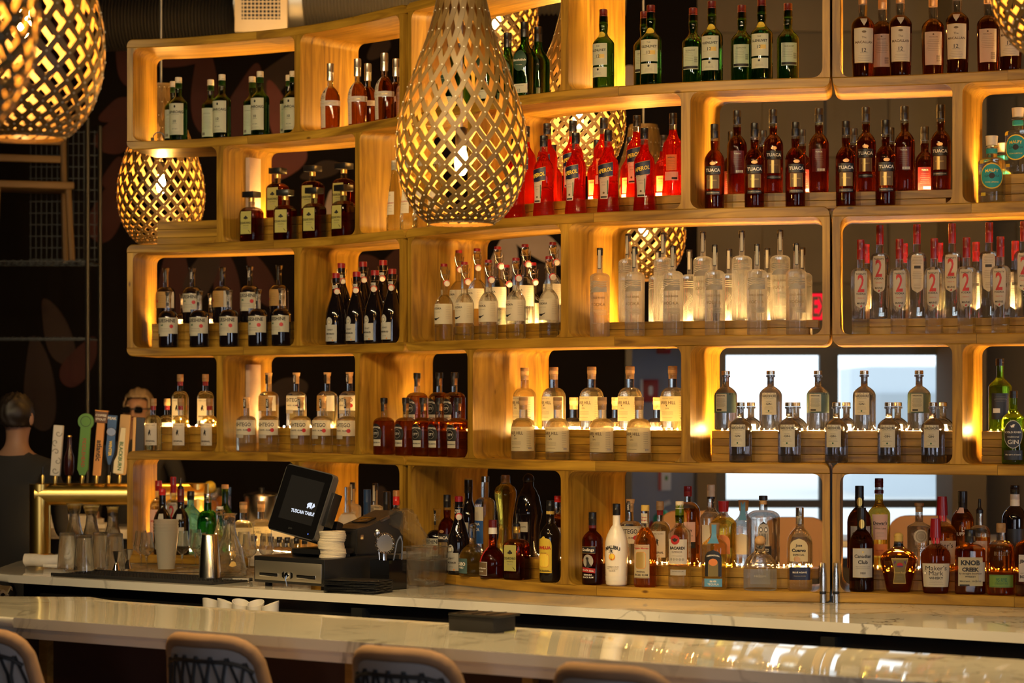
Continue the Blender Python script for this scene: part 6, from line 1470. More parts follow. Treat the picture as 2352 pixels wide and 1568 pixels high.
for s in (-1, 1): prism('lock_mark', M['steel'], [(s * 0.017, -0.028), (s * 0.030, -0.020), (s * 0.030, -0.006), (s * 0.017, 0.002)][::s], -0.0038, -0.0030, fp, fmap=lambda a, b, h: (a, h, b))
tube('key', M['steel'], [(0, -0.009, -0.014), (0, -0.013, -0.03), (0.003, -0.012, -0.042), (0.006, -0.011, -0.054)], 0.0028, fp, 6)
DT = CT + 0.016 + Hd
# terminal with tilted screen
def dloc(x, y, z=0.0): return till_o + Matrix.Rotation(ea, 3, 'Z') @ Vector((x, y, 0)) + Vector((0, 0, z - 0.0))
scr_d = on(650, 1340).y
tm = empty('till_terminal', dloc(-0.02, 0.10, DT - CT + 0.0006), ea, 'black touch screen till on a low base over cash drawer', 'till')
bp_ = prism('terminal_base', M['black'], rrect(0.20, 0.17, 0.03, cx=0.06, cy=0.04), 0.012, 0.030, tm, 0.004)
for sx in (-0.02, 0.14): box('base_foot', M['black_matte'], (sx, 0.03, 0.006), (0.03, 0.12, 0.012), tm)
box('neck', M['black'], (0.07, 0.075, 0.075), (0.07, 0.035, 0.11), tm, bev=0.006, rot=(R(-18), 0, 0))
# screen plate placed through its photo corners at the terminal's distance
ds = tm.location.y
cA, cB, cC, cD = P_(608, 1221, ds), P_(740, 1229, ds - 0.10), P_(776, 1079, ds - 0.02), P_(636, 1076, ds + 0.08)
xa = ((cB - cA) + (cC - cD)).normalized(); ya = ((cD - cA) + (cC - cB)).normalized()
tilt = R(16); yaw = ea + R(2)
xa = Vector((math.cos(yaw), math.sin(yaw), 0)); roll = R(0)
nrm_h = Vector((math.sin(yaw), -math.cos(yaw), 0))
ya = (Vector((0, 0, 1)) * math.cos(tilt) - nrm_h * math.sin(tilt))
za = xa.cross(ya)
# lean of the plate, as the terminal is turned on its arm
lean = R(-9)
xr = xa * math.cos(lean) + ya * math.sin(lean); yr = -xa * math.sin(lean) + ya * math.cos(lean)
ctr = P_(690, 1152, ds - 0.03)
Ms = Matrix((xr, yr, za)).transposed().to_4x4()
sw_, sh_ = 0.262, 0.262
scr = bpy.data.objects.new('screen_housing', None); bpy.data.objects.remove(scr)
bm = bmesh.new(); add_prism(bm, rrect(sw_, sh_, 0.016), -0.030, 0.0, lambda a, b, h: (a, b, h)); bmesh.ops.bevel(bm, geom=[e for e in bm.edges], offset=0.003, segments=2, affect='EDGES')
M['bezel_edge'] = pbr('grey_edge', (0.16, 0.15, 0.14), 0.35, 0.5)
hs = obj('screen_housing', mesh_of(bm, 'screen_housing', M['bezel_edge']), tm)
hs.matrix_local = (Matrix.Translation(tm.location) @ Matrix.Rotation(ea, 4, 'Z')).inverted() @ Matrix.Translation(ctr) @ Ms
M['screen'] = pbr('till_screen', (0.012, 0.011, 0.010), 0.16, emit=(0.9, 0.8, 0.65), es=0.006)
M['screen_white'] = emis('screen_white', (0.82, 0.88, 1.0), 0.95)
M['screen_blue'] = emis('power_light', (0.1, 0.2, 1.0), 2.5)
g_ = prism('glass_front', M['black_gloss'], rrect(sw_ - 0.008, sh_ - 0.008, 0.013), 0.0002, 0.0012, hs)
prism('display', M['screen'], [(-0.088, -0.078), (0.095, -0.078), (0.095, 0.092), (-0.088, 0.092)], 0.0013, 0.0016, hs)
tt = flat_text('screen_lettering', 'TUSCAN TABLE', M['screen_white'], 0.126, hs, (0.030, -0.036, 0.002), (0, 0, R(2)), 0.035)
pig = [(-0.030, 0.004), (-0.026, 0.010), (-0.014, 0.0145), (0.002, 0.0155), (0.014, 0.013), (0.019, 0.015), (0.022, 0.011), (0.0285, 0.004), (0.028, 0.001), (0.022, -0.003), (0.015, -0.006), (0.013, -0.013), (0.010, -0.013), (0.009, -0.007), (0.004, -0.007), (0.001, -0.013), (-0.002, -0.013), (-0.004, -0.007), (-0.014, -0.006), (-0.017, -0.013), (-0.020, -0.013), (-0.020, -0.006), (-0.024, -0.013), (-0.027, -0.012), (-0.026, -0.004), (-0.029, 0.001), (-0.033, 0.006)]
pig = [(x * 0.72 + 0.063, y * 0.85 - 0.006) for x, y in pig]
prism('pig_emblem', M['screen_white'], pig, 0.0018, 0.0021, hs)
prism('pig_belt', M['screen'], [(0.066, 0.006), (0.072, 0.007), (0.070, -0.012), (0.067, -0.008)], 0.0022, 0.0024, hs)
lathe('power_light', M['screen_blue'], [(0, 0), (0.0022, 0), (0, 0.0008)], hs, (0.092, -0.110, 0.0013), 10)
flat_text('maker_mark', 'ZIVO', pbr('grey_print', (0.08, 0.08, 0.08), 0.4), 0.02, hs, (-0.008, -0.106, 0.0016), (0, 0, 0))
box('card_reader', M['black'], (sw_ / 2 + 0.008, 0.0, -0.035), (0.020, 0.13, 0.045), hs, bev=0.004)
prism('rear_wedge', M['black'], [(-0.03, -0.015), (-0.12, -0.13), (-0.16, -0.13), (-0.12, -0.02), (-0.06, 0.05), (-0.03, 0.05)], -0.09, 0.045, hs, fmap=lambda a, b, h: (h, b, a))
# receipt printer
pr_o = dloc(0.062, 0.348, DT - CT + 0.0006)
pt = empty('receipt_printer', pr_o, ea + R(-4), 'black receipt printer beside the coaster stack', 'printer')
pz = [(-0.115, 0.0), (0.13, 0.0), (0.13, 0.158), (0.115, 0.165), (-0.05, 0.111), (-0.115, 0.101)]
bm = bmesh.new(); add_prism(bm, pz, -0.075, 0.075, lambda a, b, h: (h, a, b)); bmesh.ops.bevel(bm, geom=[e for e in bm.edges], offset=0.006, segments=2, affect='EDGES')
obj('printer_case', mesh_of(bm, 'printer_case', pbr('charcoal_plastic', (0.022, 0.021, 0.021), 0.45)), pt)
box('lid_window', M['black_gloss'], (-0.01, 0.0, 0.1295), (0.085, 0.055, 0.004), pt, rot=(math.atan2(0.054, 0.165), 0, 0), bev=0.001)
box('lid_latch', M['steel'], (0.076, 0.03, 0.135), (0.004, 0.05, 0.012), pt, rot=(math.atan2(0.054, 0.165), 0, 0))
box('paper_slot', M['slot'], (0, -0.1155, 0.085), (0.09, 0.003, 0.006), pt)
prism('icon_plate', M['steel'], rrect(0.014, 0.018, 0.002), 0.0752, 0.0762, pt, fmap=lambda a, b, h: (h, a - 0.085, b + 0.07))
# coasters on the drawer
cs_o = dloc(0.132, 0.098, DT - CT)
bm = bmesh.new(); add_lathe(bm, [(0, 0), (0.0495, 0), (0.050, 0.0006), (0.050, 0.0034), (0.0495, 0.004), (0, 0.004)], 32)
ORD2 = ORD + ['thirteenth', 'fourteenth', 'fifteenth', 'sixteenth', 'seventeenth', 'eighteenth', 'nineteenth', 'twentieth', 'twenty-first', 'twenty-second', 'twenty-third', 'twenty-fourth']
coaster_me = mesh_of(bm, 'coaster', pbr('pulp_coaster', (0.66, 0.57, 0.42), 0.85, noise=0.08, scale=40))
for k in range(24):
    o = obj('coaster', coaster_me, None, cs_o + Vector((0.004 * math.sin(k * 0.42) + random.uniform(-.0012, .0012), random.uniform(-.001, .001), 0.0008 + 0.00415 * k)))
    tag(o, 'round pulp coaster in the tall stack on cash drawer, %s from top' % ORD2[23 - k], 'coaster', 'coasters stacked on the cash drawer')
lathe('coaster_print', I['grey'], [(0, 0), (0.012, 0), (0.012, 0.0004), (0, 0.0005)], o, (0.01, -0.01, 0.004), 16)
# check presenters
for k in range(5):
    p = on(803, 1362) + NB * 0.05 + Vector((0, 0, 0.0005 + k * 0.0095)); a = ea + R(16 + (-3, 4, -1, 3, 0)[k])
    f_ = empty('bill_folder', p, a, 'black leatherette bill folder in low stack before printer, %s from bottom' % ORD[k], 'folder', 'stacked bill folders')
    for z in (0.0, 0.0055): box('cover', M['black'], (0, 0, 0.0017 + z), (0.215, 0.135, 0.003), f_, bev=0.001)
    box('spine', M['black'], (0, 0.0665, 0.0042), (0.215, 0.004, 0.0075), f_, bev=0.001)
# tool holder: black crock with strainer, tongs and muddler
th = on(864, 1343) + NB * 0.02; tz = 0.0
ho = empty('tool_holder', th + Vector((0, 0, 0.0005)), 0, 'dark square tool holder crowded with bar tools', 'holder')
ho.location = on(892, 1352); ho.rotation_euler.z = ea
for (x, y, sx, sy) in ((0, -0.045, 0.10, 0.004), (0, 0.045, 0.10, 0.004), (-0.048, 0, 0.004, 0.09), (0.048, 0, 0.004, 0.09)):
    box('holder_side', M['black_gloss'], (x, y, 0.055), (sx, sy, 0.11), ho)
box('holder_floor', M['black_gloss'], (0, 0, 0.002), (0.10, 0.09, 0.004), ho)
hp = ho.location
st = empty('strainer', hp + Vector((-0.012, -0.022, 0.1515)), 0.5, 'steel hawthorn strainer with coiled spring upright in tool holder', 'strainer')
cirp = [(0.036 * math.cos(2 * PI * k / 60), 0, 0.036 * math.sin(2 * PI * k / 60) + 0.02) for k in range(60)]
sp = []
for k in range(240):
    a = 2 * PI * k / 240; q = k * PI / 2.2
    sp.append(((0.036 + 0.0045 * math.cos(q)) * math.cos(a), 0.0045 * math.sin(q), (0.036 + 0.0045 * math.cos(q)) * math.sin(a) + 0.02))
tube('coil_spring', M['chrome'], sp, 0.0011, st, 5, True)
bm = bmesh.new(); add_lathe(bm, [(0, 0), (0.033, 0), (0.034, 0.001), (0, 0.0016)], 28); bmesh.ops.transform(bm, matrix=Matrix.Translation((0, 0, 0.02)) @ Matrix.Rotation(R(90), 4, 'X'), verts=bm.verts)
obj('strainer_plate', mesh_of(bm, 'strainer_plate', M['steel']), st)
box('strainer_handle', M['steel'], (0.0, 0, -0.075), (0.016, 0.003, 0.13), st, bev=0.001)
tg_ = empty('tongs', hp + Vector((0.026, -0.012, 0.006)), 0.2, 'steel ice tongs leaning in the tool holder', 'tongs')
for s in (-1, 1): tube('arm', M['steel'], [(s * 0.012, 0, 0), (s * 0.016 + 0.01, 0.004, 0.10), (s * 0.010 + 0.018, 0.008, 0.17), (0.021, 0.009, 0.192)], 0.0035, tg_, 6)
md = empty('bar_spoon', hp + Vector((-0.032, 0.01, 0.006)), 0, 'long steel bar spoon leaning in the tool holder', 'spoon')
tube('spoon_stem', M['steel'], [(0.004, 0, 0), (-0.004, 0.01, 0.13), (-0.010, 0.012, 0.185)], 0.003, md, 6)
bm = bmesh.new(); bmesh.ops.create_uvsphere(bm, u_segments=12, v_segments=8, radius=0.012, matrix=Matrix.Translation((-0.0105, 0.012, 0.20)) @ Matrix.Diagonal((1, 0.35, 1.4, 1))); obj('spoon_bowl', mesh_of(bm, 'spoon_bowl', M['steel']), md)
# clear plastic tubs, one nested in the other, with metal pieces
tb = on(958, 1347) + NB * 0.06
def tub(z, label, h=0.10):
    g = empty('plastic_tub', tb + Vector((0, 0, z)), ea + R(8), label, 'tub')
    def rr(w_, d_): return rrect(w_, d_, 0.014, 4)
    A = [(rr(0.115, 0.095), 0.0), (rr(0.126, 0.106), 0.035), (rr(0.130, 0.110), h), (rr(0.150, 0.130), h), (rr(0.150, 0.130), h + 0.003), (rr(0.126, 0.106), h + 0.003), (rr(0.122, 0.102), 0.036), (rr(0.111, 0.091), 0.003)]
    bm = bmesh.new(); rows = [[bm.verts.new((x, y, z_)) for x, y in pl] for pl, z_ in A]; n = len(rows[0])
    for p, q in zip(rows[:-1], rows[1:]):
        for k in range(n): bm.faces.new((p[k], p[(k + 1) % n], q[(k + 1) % n], q[k]))
    bm.faces.new(rows[0][::-1]); bm.faces.new(rows[-1])
    obj('tub_wall', mesh_of(bm, 'tub_wall', M['plastic_clear']), g)
    rp_ = rrect(0.151, 0.131, 0.015, 4)
    tube('tub_rim', M['clear'], [(x, y, h + 0.0015) for x, y in rp_], 0.0022, g, 5, True)
    return g
tub(0.0006, 'clear plastic tub full of steel pieces beside the deli cup')
tub(0.062, 'clear plastic tub nested in the lower one, holding dark bag end', 0.085)
for k in range(7):
    a = k * 1.9; p = tb + Vector((0.026 * math.cos(a), 0.020 * math.sin(a), 0.012 + 0.005 * (k % 3)))
    o = tube('steel_pourer', M['chrome'], [(-0.017, 0, 0), (0.006, 0, 0.002), (0.019, 0.004, 0.006)], 0.0055, None, 8, r2=0.0035, loc=p); o.rotation_euler = (0, 0, a * 2.3)
    tag(o, 'loose steel pour spout lying in the clear plastic tub', 'pour spout', 'pour spouts in the tub')
dcp = empty('deli_cup', on(922, 1336) + NB * 0.045 + Vector((0, 0, 0.0005)), 0, 'translucent round deli cup between tool holder and clear tub', 'cup')
lathe('cup_wall', M['frost'], [(0, 0), (0.036, 0), (0.048, 0.105), (0.0505, 0.107), (0.0505, 0.112), (0.0465, 0.112), (0.0345, 0.003), (0, 0.003)], dcp, n=26)
lathe('cup_rim', M['white_plastic'], [(0.0465, 0.109), (0.052, 0.109), (0.052, 0.113), (0.0465, 0.113), (0.0465, 0.109)], dcp, n=26)
# crumpled plastic bag draped from the printer to the tubs
M['bag'] = glass('polythene', (0.98, 0.97, 0.95), 0.05, (0.8, 0.77, 0.7), 0.10, 1.12, 0.78)
ya_ = pr_o.y - 0.02
A0, A1 = P_(892, 1180, ya_ + 0.02), P_(990, 1262, tb.y - 0.03)
bm = bmesh.new(); rows = []
for i in range(25):
    s = i / 24; c = A0.lerp(A1, s) + Vector((0, 0, 0.022 * math.sin(PI * s))); wdt = 0.022 + 0.026 * math.sin(PI * min(1, s * 1.1)) ; row = []
    for j in range(17):
        a = 2 * PI * j / 17; rr2 = wdt * (1 + 0.28 * math.sin(3 * a + s * 9) + 0.15 * math.sin(7 * a + s * 23))
        row.append(bm.verts.new(c + Vector((0.35 * rr2 * math.sin(a), rr2 * 0.7 * math.cos(a), rr2 * 0.8 * math.sin(a)))))
    rows.append(row)
for p, q in zip(rows[:-1], rows[1:]):
    for k in range(17): bm.faces.new((p[k], p[(k + 1) % 17], q[(k + 1) % 17], q[k]))
bgm = mesh_of(bm, 'plastic_bag', M['bag'], auto=180)
tag(obj('plastic_bag', bgm), 'crumpled clear plastic bag draped from printer into tub', 'bag')
# two steel tubes standing at the joint of the shelf units
for px, lb_ in ((1890, 'left slim steel pillar lamp before shelf joint'), (1920, 'right slim steel pillar lamp before shelf joint')):
    tp = on(px, 1384); t_ = empty('steel_tube', tp + Vector((0, 0, 0.0004)), 0, lb_.replace('pillar lamp', 'tube standing'), 'steel tube', 'slim steel tubes')
    lathe('tube_foot', M['steel'], [(0, 0), (0.0125, 0), (0.0115, 0.03), (0, 0.03)], t_, n=18)
    lathe('black_band', M['black'], [(0, 0.03), (0.0112, 0.03), (0.0112, 0.040), (0, 0.04)], t_, n=18)
    lathe('tube_body', M['steel'], [(0, 0.04), (0.0110, 0.04), (0.0105, 0.10), (0.0082, 0.112), (0.0078, 0.138), (0.0082, 0.1395), (0, 0.14)], t_, n=18)
# charging cable in the top left cell
u = solve_u(362, 0.20); p0 = PT(u, 0.20, ZB[1] + 0.001)
cb_ = empty('charging_cable', p0, 0, 'small black looped cable in top left shelf corner', 'cable')
tube('cable_loop', M['black'], [(-0.004, 0, 0.004)] + [(0.006 + 0.026 * math.cos(a), 0, 0.032 + 0.026 * math.sin(a)) for a in [R(q) for q in range(200, -150, -25)]] + [(0.0, 0, 0.004)], 0.0028, cb_, 6)
box('plug', M['black'], (-0.022, 0, 0.018), (0.016, 0.014, 0.035), cb_, bev=0.003)
# ---------------------------------------------------------------- beer tower behind the shelf end
TD = 10.98
def tp(px, py, d=TD): return P_(px, py, d)
bt_o = tp(92, 1290); bt_o.z = CT
far = empty('far_counter', (X_(330, 12.3), 12.4, 0), 0, 'white quartz counter across the far side behind brass tower', 'counter')
box('worktop', M['marble'], (0, 0, 0.985), (2.6, 0.55, 0.05), far, bev=0.008)
box('counter_body', M['black'], (0, 0.05, 0.48), (2.5, 0.42, 0.955), far)
tw_e = empty('beer_tower', bt_o + Vector((0, 0, 0.0006)), 0, 'polished brass beer tower shaped like a bridge, left of shelves', 'beer tower')
pr_ = 0.048
zt_ = Z_(1135, TD) - CT; xr = X_(452, TD) - bt_o.x
pth = [(0, 0, 0.012), (0, 0, zt_ - 0.02), (0.0, 0, zt_), (0.02, 0, zt_), (xr, 0.10, zt_)]
lathe('left_column', M['brass'], [(0, 0.012), (pr_, 0.012), (pr_, zt_ + 0.046), (0, zt_ + 0.046)], tw_e, n=28)
tube('cross_pipe', M['brass'], [(-0.02, 0, zt_), (xr + 0.03, 0.05, zt_)], 0.050, tw_e, 28)
lathe('right_column', M['brass'], [(0, 0.012), (pr_, 0.012), (pr_, zt_ + 0.046), (0, zt_ + 0.046)], tw_e, (xr, 0.05, 0), n=28)
for x, y in ((0, 0), (xr, 0.05)): lathe('flange', M['brass'], [(0, 0), (0.062, 0), (0.062, 0.006), (0.05, 0.012), (0, 0.012)], tw_e, (x, y, 0), 28)
zc = zt_ + 0.05
handles = []
M['tap_green'] = pbr('tap_green', (0.10, 0.26, 0.035), 0.45); M['tap_orange'] = pbr('tap_orange', (0.55, 0.25, 0.06), 0.45)
M['tap_brown'] = pbr('tap_brown', (0.10, 0.04, 0.02), 0.5); M['tap_blue'] = pbr('tap_blue', (0.03, 0.09, 0.26), 0.4)
M['tap_cream'] = pbr('tap_cream', (0.60, 0.55, 0.40), 0.5); M['tap_wood'] = pbr('tap_wood', (0.42, 0.27, 0.11), 0.5)
M['tap_paper'] = pbr('tap_paper', (0.62, 0.58, 0.50), 0.6); M['tap_dark'] = pbr('tap_dark', (0.03, 0.006, 0.006), 0.2)
def tap(px0, py0, px1, py1, name, label):
    a, b = tp(px0, py0, TD - 0.02), tp(px1, py1, TD - 0.02)
    x = a.x - bt_o.x; h = b.z - a.z
    g = empty('tap_handle', Vector((a.x, TD - 0.0, bt_o.z + 0.0006 + zc - 0.001)), 0, label, 'tap handle', 'beer tap handles')
    g.rotation_euler = (0, math.atan2(b.x - a.x, h), 0)
    lathe('ferrule', M['brass'], [(0, 0), (0.008, 0), (0.0095, 0.03), (0.006, 0.04), (0, 0.04)], g, n=14)
    return g, (b.z - g.location.z)
def slabp(name, mat, poly, g, y=-0.0, th=0.02, parent=None):
    bm = bmesh.new(); add_prism(bm, poly, y - th / 2, y + th / 2, lambda a, b, h: (a, h, b)); bmesh.ops.bevel(bm, geom=[e for e in bm.edges], offset=0.002, segments=1, affect='EDGES')
    return obj(name, mesh_of(bm, name, mat), parent or g)
g, H = tap(124, 1102, 133, 976, 'x', 'pale paper covered tap handle with grey swirls, leftmost')
pl = slabp('handle_plate', M['tap_paper'], rrect(0.044, H - 0.035, 0.004, 3, 0, 0.035 + (H - 0.035) / 2), g, th=0.03)
for k in range(5):
    a0 = k * 1.7; cxk, czk = 0.008 * math.sin(a0), 0.06 + k * 0.042
    obj('swirl_print', mesh_of((lambda b: (add_tube(b, [((0.003 + 0.0011 * q) * math.cos(q * 0.5 + a0) + cxk, -0.0158, (0.003 + 0.0011 * q) * math.sin(q * 0.5 + a0) + czk) for q in range(13)], 0.0022, 5), b)[1])(bmesh.new()), 'swirl_print', I['grey']), pl)
g, H = tap(156, 1104, 158, 1003, 'x', 'dark red bottle shaped tap handle')
lathe('bottle_grip', M['tap_dark'], [(0, 0.035), (0.018, 0.037), (0.0235, 0.06), (0.0235, H * 0.55), (0.011, H * 0.76), (0.0085, H * 0.97), (0.0095, H), (0, H)], g, n=20)
lathe('bottle_crown', M['brass'], [(0, H), (0.0105, H), (0.009, H + 0.006), (0, H + 0.006)], g, n=14)
g, H = tap(186, 1102, 197, 948, 'x', 'bright green tap handle with round top')
sl_ = slabp('handle_plate', M['tap_green'], [(-0.012, 0.036), (0.012, 0.036), (0.014, 0.05), (0.025, 0.062), (0.023, H - 0.05), (-0.023, H - 0.05), (-0.025, 0.062), (-0.014, 0.05)], g, th=0.018)
bm = bmesh.new(); add_lathe(bm, [(0, -0.010), (0.036, -0.010), (0.038, 0), (0.036, 0.010), (0, 0.010)], 28); bmesh.ops.transform(bm, matrix=Matrix.Translation((0, 0, H - 0.038)) @ Matrix.Rotation(R(90), 4, 'X'), verts=bm.verts)
ds_ = obj('round_top', mesh_of(bm, 'round_top', M['tap_green']), g)
bm = bmesh.new(); add_lathe(bm, [(0.022, 0.0105), (0.024, 0.0105), (0.024, 0.0115), (0.022, 0.0115), (0.022, 0.0105)], 28); bmesh.ops.transform(bm, matrix=Matrix.Translation((0, 0, H - 0.038)) @ Matrix.Rotation(R(90), 4, 'X'), verts=bm.verts)
obj('ring_print', mesh_of(bm, 'ring_print', I['ink']), ds_)
flat_text('handle_lettering', 'FIDDLEHEAD', I['red'], 0.13, sl_, (0.0, -0.0095, 0.14), (R(90), R(90), 0), 0.01)
g, H = tap(219, 1102, 232, 944, 'x', 'orange tap handle with dark brown head')
sl_ = slabp('handle_plate', M['tap_orange'], rrect(0.036, H - 0.085, 0.004, 3, 0, 0.035 + (H - 0.085) / 2), g, th=0.02)
hd_ = slabp('handle_head', M['tap_brown'], rrect(0.058, 0.052, 0.003, 3, 0, H - 0.026), g, th=0.03)
slabp('head_cap', M['tap_orange'], rrect(0.061, 0.007, 0.002, 2, 0, H + 0.002), g, th=0.034)
flat_text('handle_lettering', 'atlantic', I['ink'], 0.095, sl_, (0.002, -0.0105, 0.15), (R(90), R(90), 0), 0.03)
flat_text('head_lettering', 'COFFEE', I['white'], 0.05, hd_, (0, -0.0156, H - 0.018), (R(90), 0, 0), 0.02); flat_text('head_lettering', 'STOUT', I['white'], 0.046, hd_, (0, -0.0156, H - 0.036), (R(90), 0, 0), 0.02)
g, H = tap(247, 1102, 257, 953, 'x', 'blue tap handle narrowing to a black stem')
sl_ = slabp('handle_plate', M['tap_blue'], [(-0.006, 0.085), (0.006, 0.085), (0.017, 0.13), (0.022, 0.16), (0.018, 0.20), (0.022, H), (-0.022, H), (-0.018, 0.20), (-0.022, 0.16), (-0.017, 0.13)], g, th=0.022)
lathe('black_stem', M['black'], [(0, 0.035), (0.007, 0.035), (0.011, 0.06), (0.010, 0.10), (0, 0.10)], g, n=14)
slabp('silver_crest', M['steel'], circ(0.022, 16, 0.02, 0, 0.235), g, -0.012, 0.004, sl_)
flat_text('handle_lettering', 'WINTER', I['yellow'], 0.07, sl_, (0, -0.0115, 0.16), (R(90), R(90), 0), 0.03)
flat_text('head_lettering', 'PEAK', I['white'], 0.04, sl_, (0, -0.0115, H - 0.014), (R(90), 0, 0), 0.02)
g, H = tap(272, 1102, 285, 951, 'x', 'cream lettered tap handle on a wooden backing, nearest shelves')
bk = slabp('wood_backing', M['tap_wood'], rrect(0.048, H - 0.04, 0.006, 3, 0.004, 0.04 + (H - 0.04) / 2), g, th=0.018)
sl_ = slabp('cream_plate', M['tap_cream'], [(-0.03, 0.045), (0.018, 0.045), (0.018, 0.10), (0.014, 0.13), (0.012, H - 0.06), (-0.012, H - 0.06), (-0.014, 0.13), (-0.030, 0.10)], g, -0.014, 0.01)
flat_text('handle_lettering', 'BLACKBURN', I['green'], 0.13, sl_, (-0.002, -0.0195, 0.125), (R(90), R(90), 0), 0.03)
g, H = tap(316, 1102, 322, 958, 'x', 'dark tap handle with wooden edge behind shelf end')
slabp('handle_plate', M['black'], rrect(0.040, H - 0.04, 0.003, 3, 0, 0.04 + (H - 0.04) / 2), g, th=0.02)
slabp('wood_edge', M['tap_wood'], rrect(0.014, H - 0.04, 0.003, 3, -0.027, 0.04 + (H - 0.04) / 2), g, th=0.02)
g, H = tap(95, 1106, 96, 1080, 'x', 'short black tap stub above the brass corner')
lathe('stub', M['black'], [(0, 0.02), (0.006, 0.02), (0.004, 0.075), (0, 0.076)], g, n=10)
# paper stacks and crockery on the far counter
for k in range(3):
    tag(box('napkin_pile', M['towel'], tp(175 - 8 * k, 1214, 11.7) + Vector((0, 0, 0)), (0.30 - 0.03 * k, 0.18, 0.02)), 'white folded napkin pile seen through the brass tower, %s from bottom' % ORD[k], 'napkins', 'napkin piles on the far counter').location = (X_(180 - 9 * k, 12.3), 12.3, 1.0105 + 0.0105 + k * 0.0212)
# fruit in a glass jar, and lidded steel pot on the far counter
jr = empty('fruit_jar', (X_(490, 12.3), 12.3, 1.0106), 0, 'glass jar of lemons and oranges behind green gin bottles', 'jar')
lathe('jar_wall', M['tumbler'], [(0, 0), (0.085, 0), (0.09, 0.01), (0.09, 0.20), (0.086, 0.20), (0.086, 0.012), (0, 0.010)], jr, n=28)
lathe('jar_rim', M['clear'], [(0.086, 0.197), (0.092, 0.197), (0.092, 0.203), (0.086, 0.203), (0.086, 0.197)], jr, n=28)
M['lemon'] = pbr('lemon_peel', (0.62, 0.44, 0.04), 0.5, bump=0.1, scale=200); M['orange'] = pbr('orange_peel', (0.60, 0.20, 0.02), 0.5, bump=0.1, scale=200)
def fruit(kind, x, y, z, lb_):
    g = empty(kind, jr.location + Vector((x, y, z)), random.uniform(0, 3), lb_, 'fruit', 'fruit in the glass jar')
    bm = bmesh.new(); r = 0.032 if kind == 'lemon' else 0.036
    add_lathe(bm, [(0, -r * 1.2), (r * 0.25, -r * 1.1), (r * 0.75, -r * 0.7), (r, 0), (r * 0.75, r * 0.7), (r * 0.25, r * 1.1), (0, r * 1.2)] if kind == 'lemon' else [(r * math.sin(PI * q / 10) if 0 < q < 10 else 0, -r * math.cos(PI * q / 10)) for q in range(11)], 18)
    b = obj('peel', mesh_of(bm, 'peel', M[kind]), g); b.rotation_euler = (R(70) if kind == 'lemon' else 0, 0, 0)
    lathe('stem_scar', M['tap_brown'], [(0, 0), (0.004, 0), (0, 0.002)], b, (0, 0, r * (1.19 if kind == 'lemon' else 0.995)), 8)
for kind, x, y, z, lb_ in (('lemon', -0.04, 0, 0.046, 'lemon at the bottom left of the glass jar'), ('orange', 0.038, 0.02, 0.049, 'orange at the bottom right of the glass jar'), ('orange', 0.0, -0.035, 0.105, 'orange resting in the middle of the glass jar'),
                           ('lemon', -0.042, 0.02, 0.13, 'lemon below the topmost lemon in the jar'), ('lemon', -0.018, 0.0, 0.205, 'topmost lemon showing over the jar rim'), ('orange', 0.045, 0.02, 0.125, 'orange at the right side of the jar rim')):
    fruit(kind, x, y, z, lb_)
po = empty('steel_pot', (X_(600, 12.3), 12.32, 1.0106), 0, 'lidded steel pot standing on the far counter behind gin', 'pot')
lathe('pot_body', M['steel'], [(0, 0), (0.085, 0), (0.09, 0.01), (0.09, 0.16), (0, 0.16)], po, n=28); lathe('pot_lid', M['steel'], [(0, 0.16), (0.095, 0.16), (0.09, 0.17), (0.03, 0.182), (0, 0.183)], po, n=28)
lathe('lid_knob', M['black'], [(0, 0.183), (0.012, 0.184), (0.014, 0.20), (0, 0.205)], po, n=14)

# ---------------------------------------------------------------- in the aisle: scoops, posts, caddy
led_p = Vector((0.3, cl(0.3) - 0.06, 0.79))
for i, px in enumerate((485, 519, 553, 587, 621)):
    t0 = -0.272; x = X_(px, 8.9); y = cl(x) - 0.085
    y = None
    # walk along the ledge to the photo column
    lo, hi = -2.0, 0.5
    for _ in range(40):
        m_ = (lo + hi) / 2; yy = cl(m_) - 0.085
        if 1176 + m_ / yy * FPX < px: lo = m_
        else: hi = m_
    g = empty('white_tumbler', (lo, cl(lo) - 0.085, 0.7905), AZ, 'white plastic tumbler on the under ledge, %s from left' % ORD[i], 'tumbler', 'white tumblers under the counter')
    bm = bmesh.new(); hh = 0.125
    add_lathe(bm, [(0, 0), (0.028, 0), (0.0325, hh), (0.030, hh), (0.026, 0.003), (0, 0.003)], 22)
    for v in bm.verts:
        if v.co.z > hh - 0.001: v.co.z -= 0.012 * (1 + math.sin(math.atan2(v.co.y, v.co.x) + i))
    obj('tumbler_wall', mesh_of(bm, 'tumbler_wall', M['white_plastic']), g)
    lathe('foot_ring', M['white_plastic'], [(0.024, -0.0004), (0.031, -0.0004), (0.031, 0.004), (0.024, 0.004), (0.024, -0.0004)], g, n=20)
cd = empty('napkin_caddy', (X_(1107, 6.86), 6.86, BT + 0.0005), AZ, 'black napkin caddy on the rear edge of front bar', 'caddy')
box('caddy_base', M['black_matte'], (0, 0, 0.022), (0.155, 0.11, 0.043), cd, bev=0.003); box('caddy_lid', M['dark_metal'], (0.008, 0, 0.047), (0.17, 0.115, 0.006), cd, bev=0.002)
for x in (-0.05, 0.0, 0.05): box('caddy_divider', M['black'], (x, 0, 0.051), (0.003, 0.10, 0.003), cd)
ap = empty('apron', (X_(30, 8.4), 8.5, 0.90), 0, 'dark folded leather apron slung beyond the bar corner at left', 'apron')
ap.location = (-1.98, 8.42, BT - 0.0605)
bm = bmesh.new(); bmesh.ops.create_grid(bm, x_segments=20, y_segments=8, size=0.5)
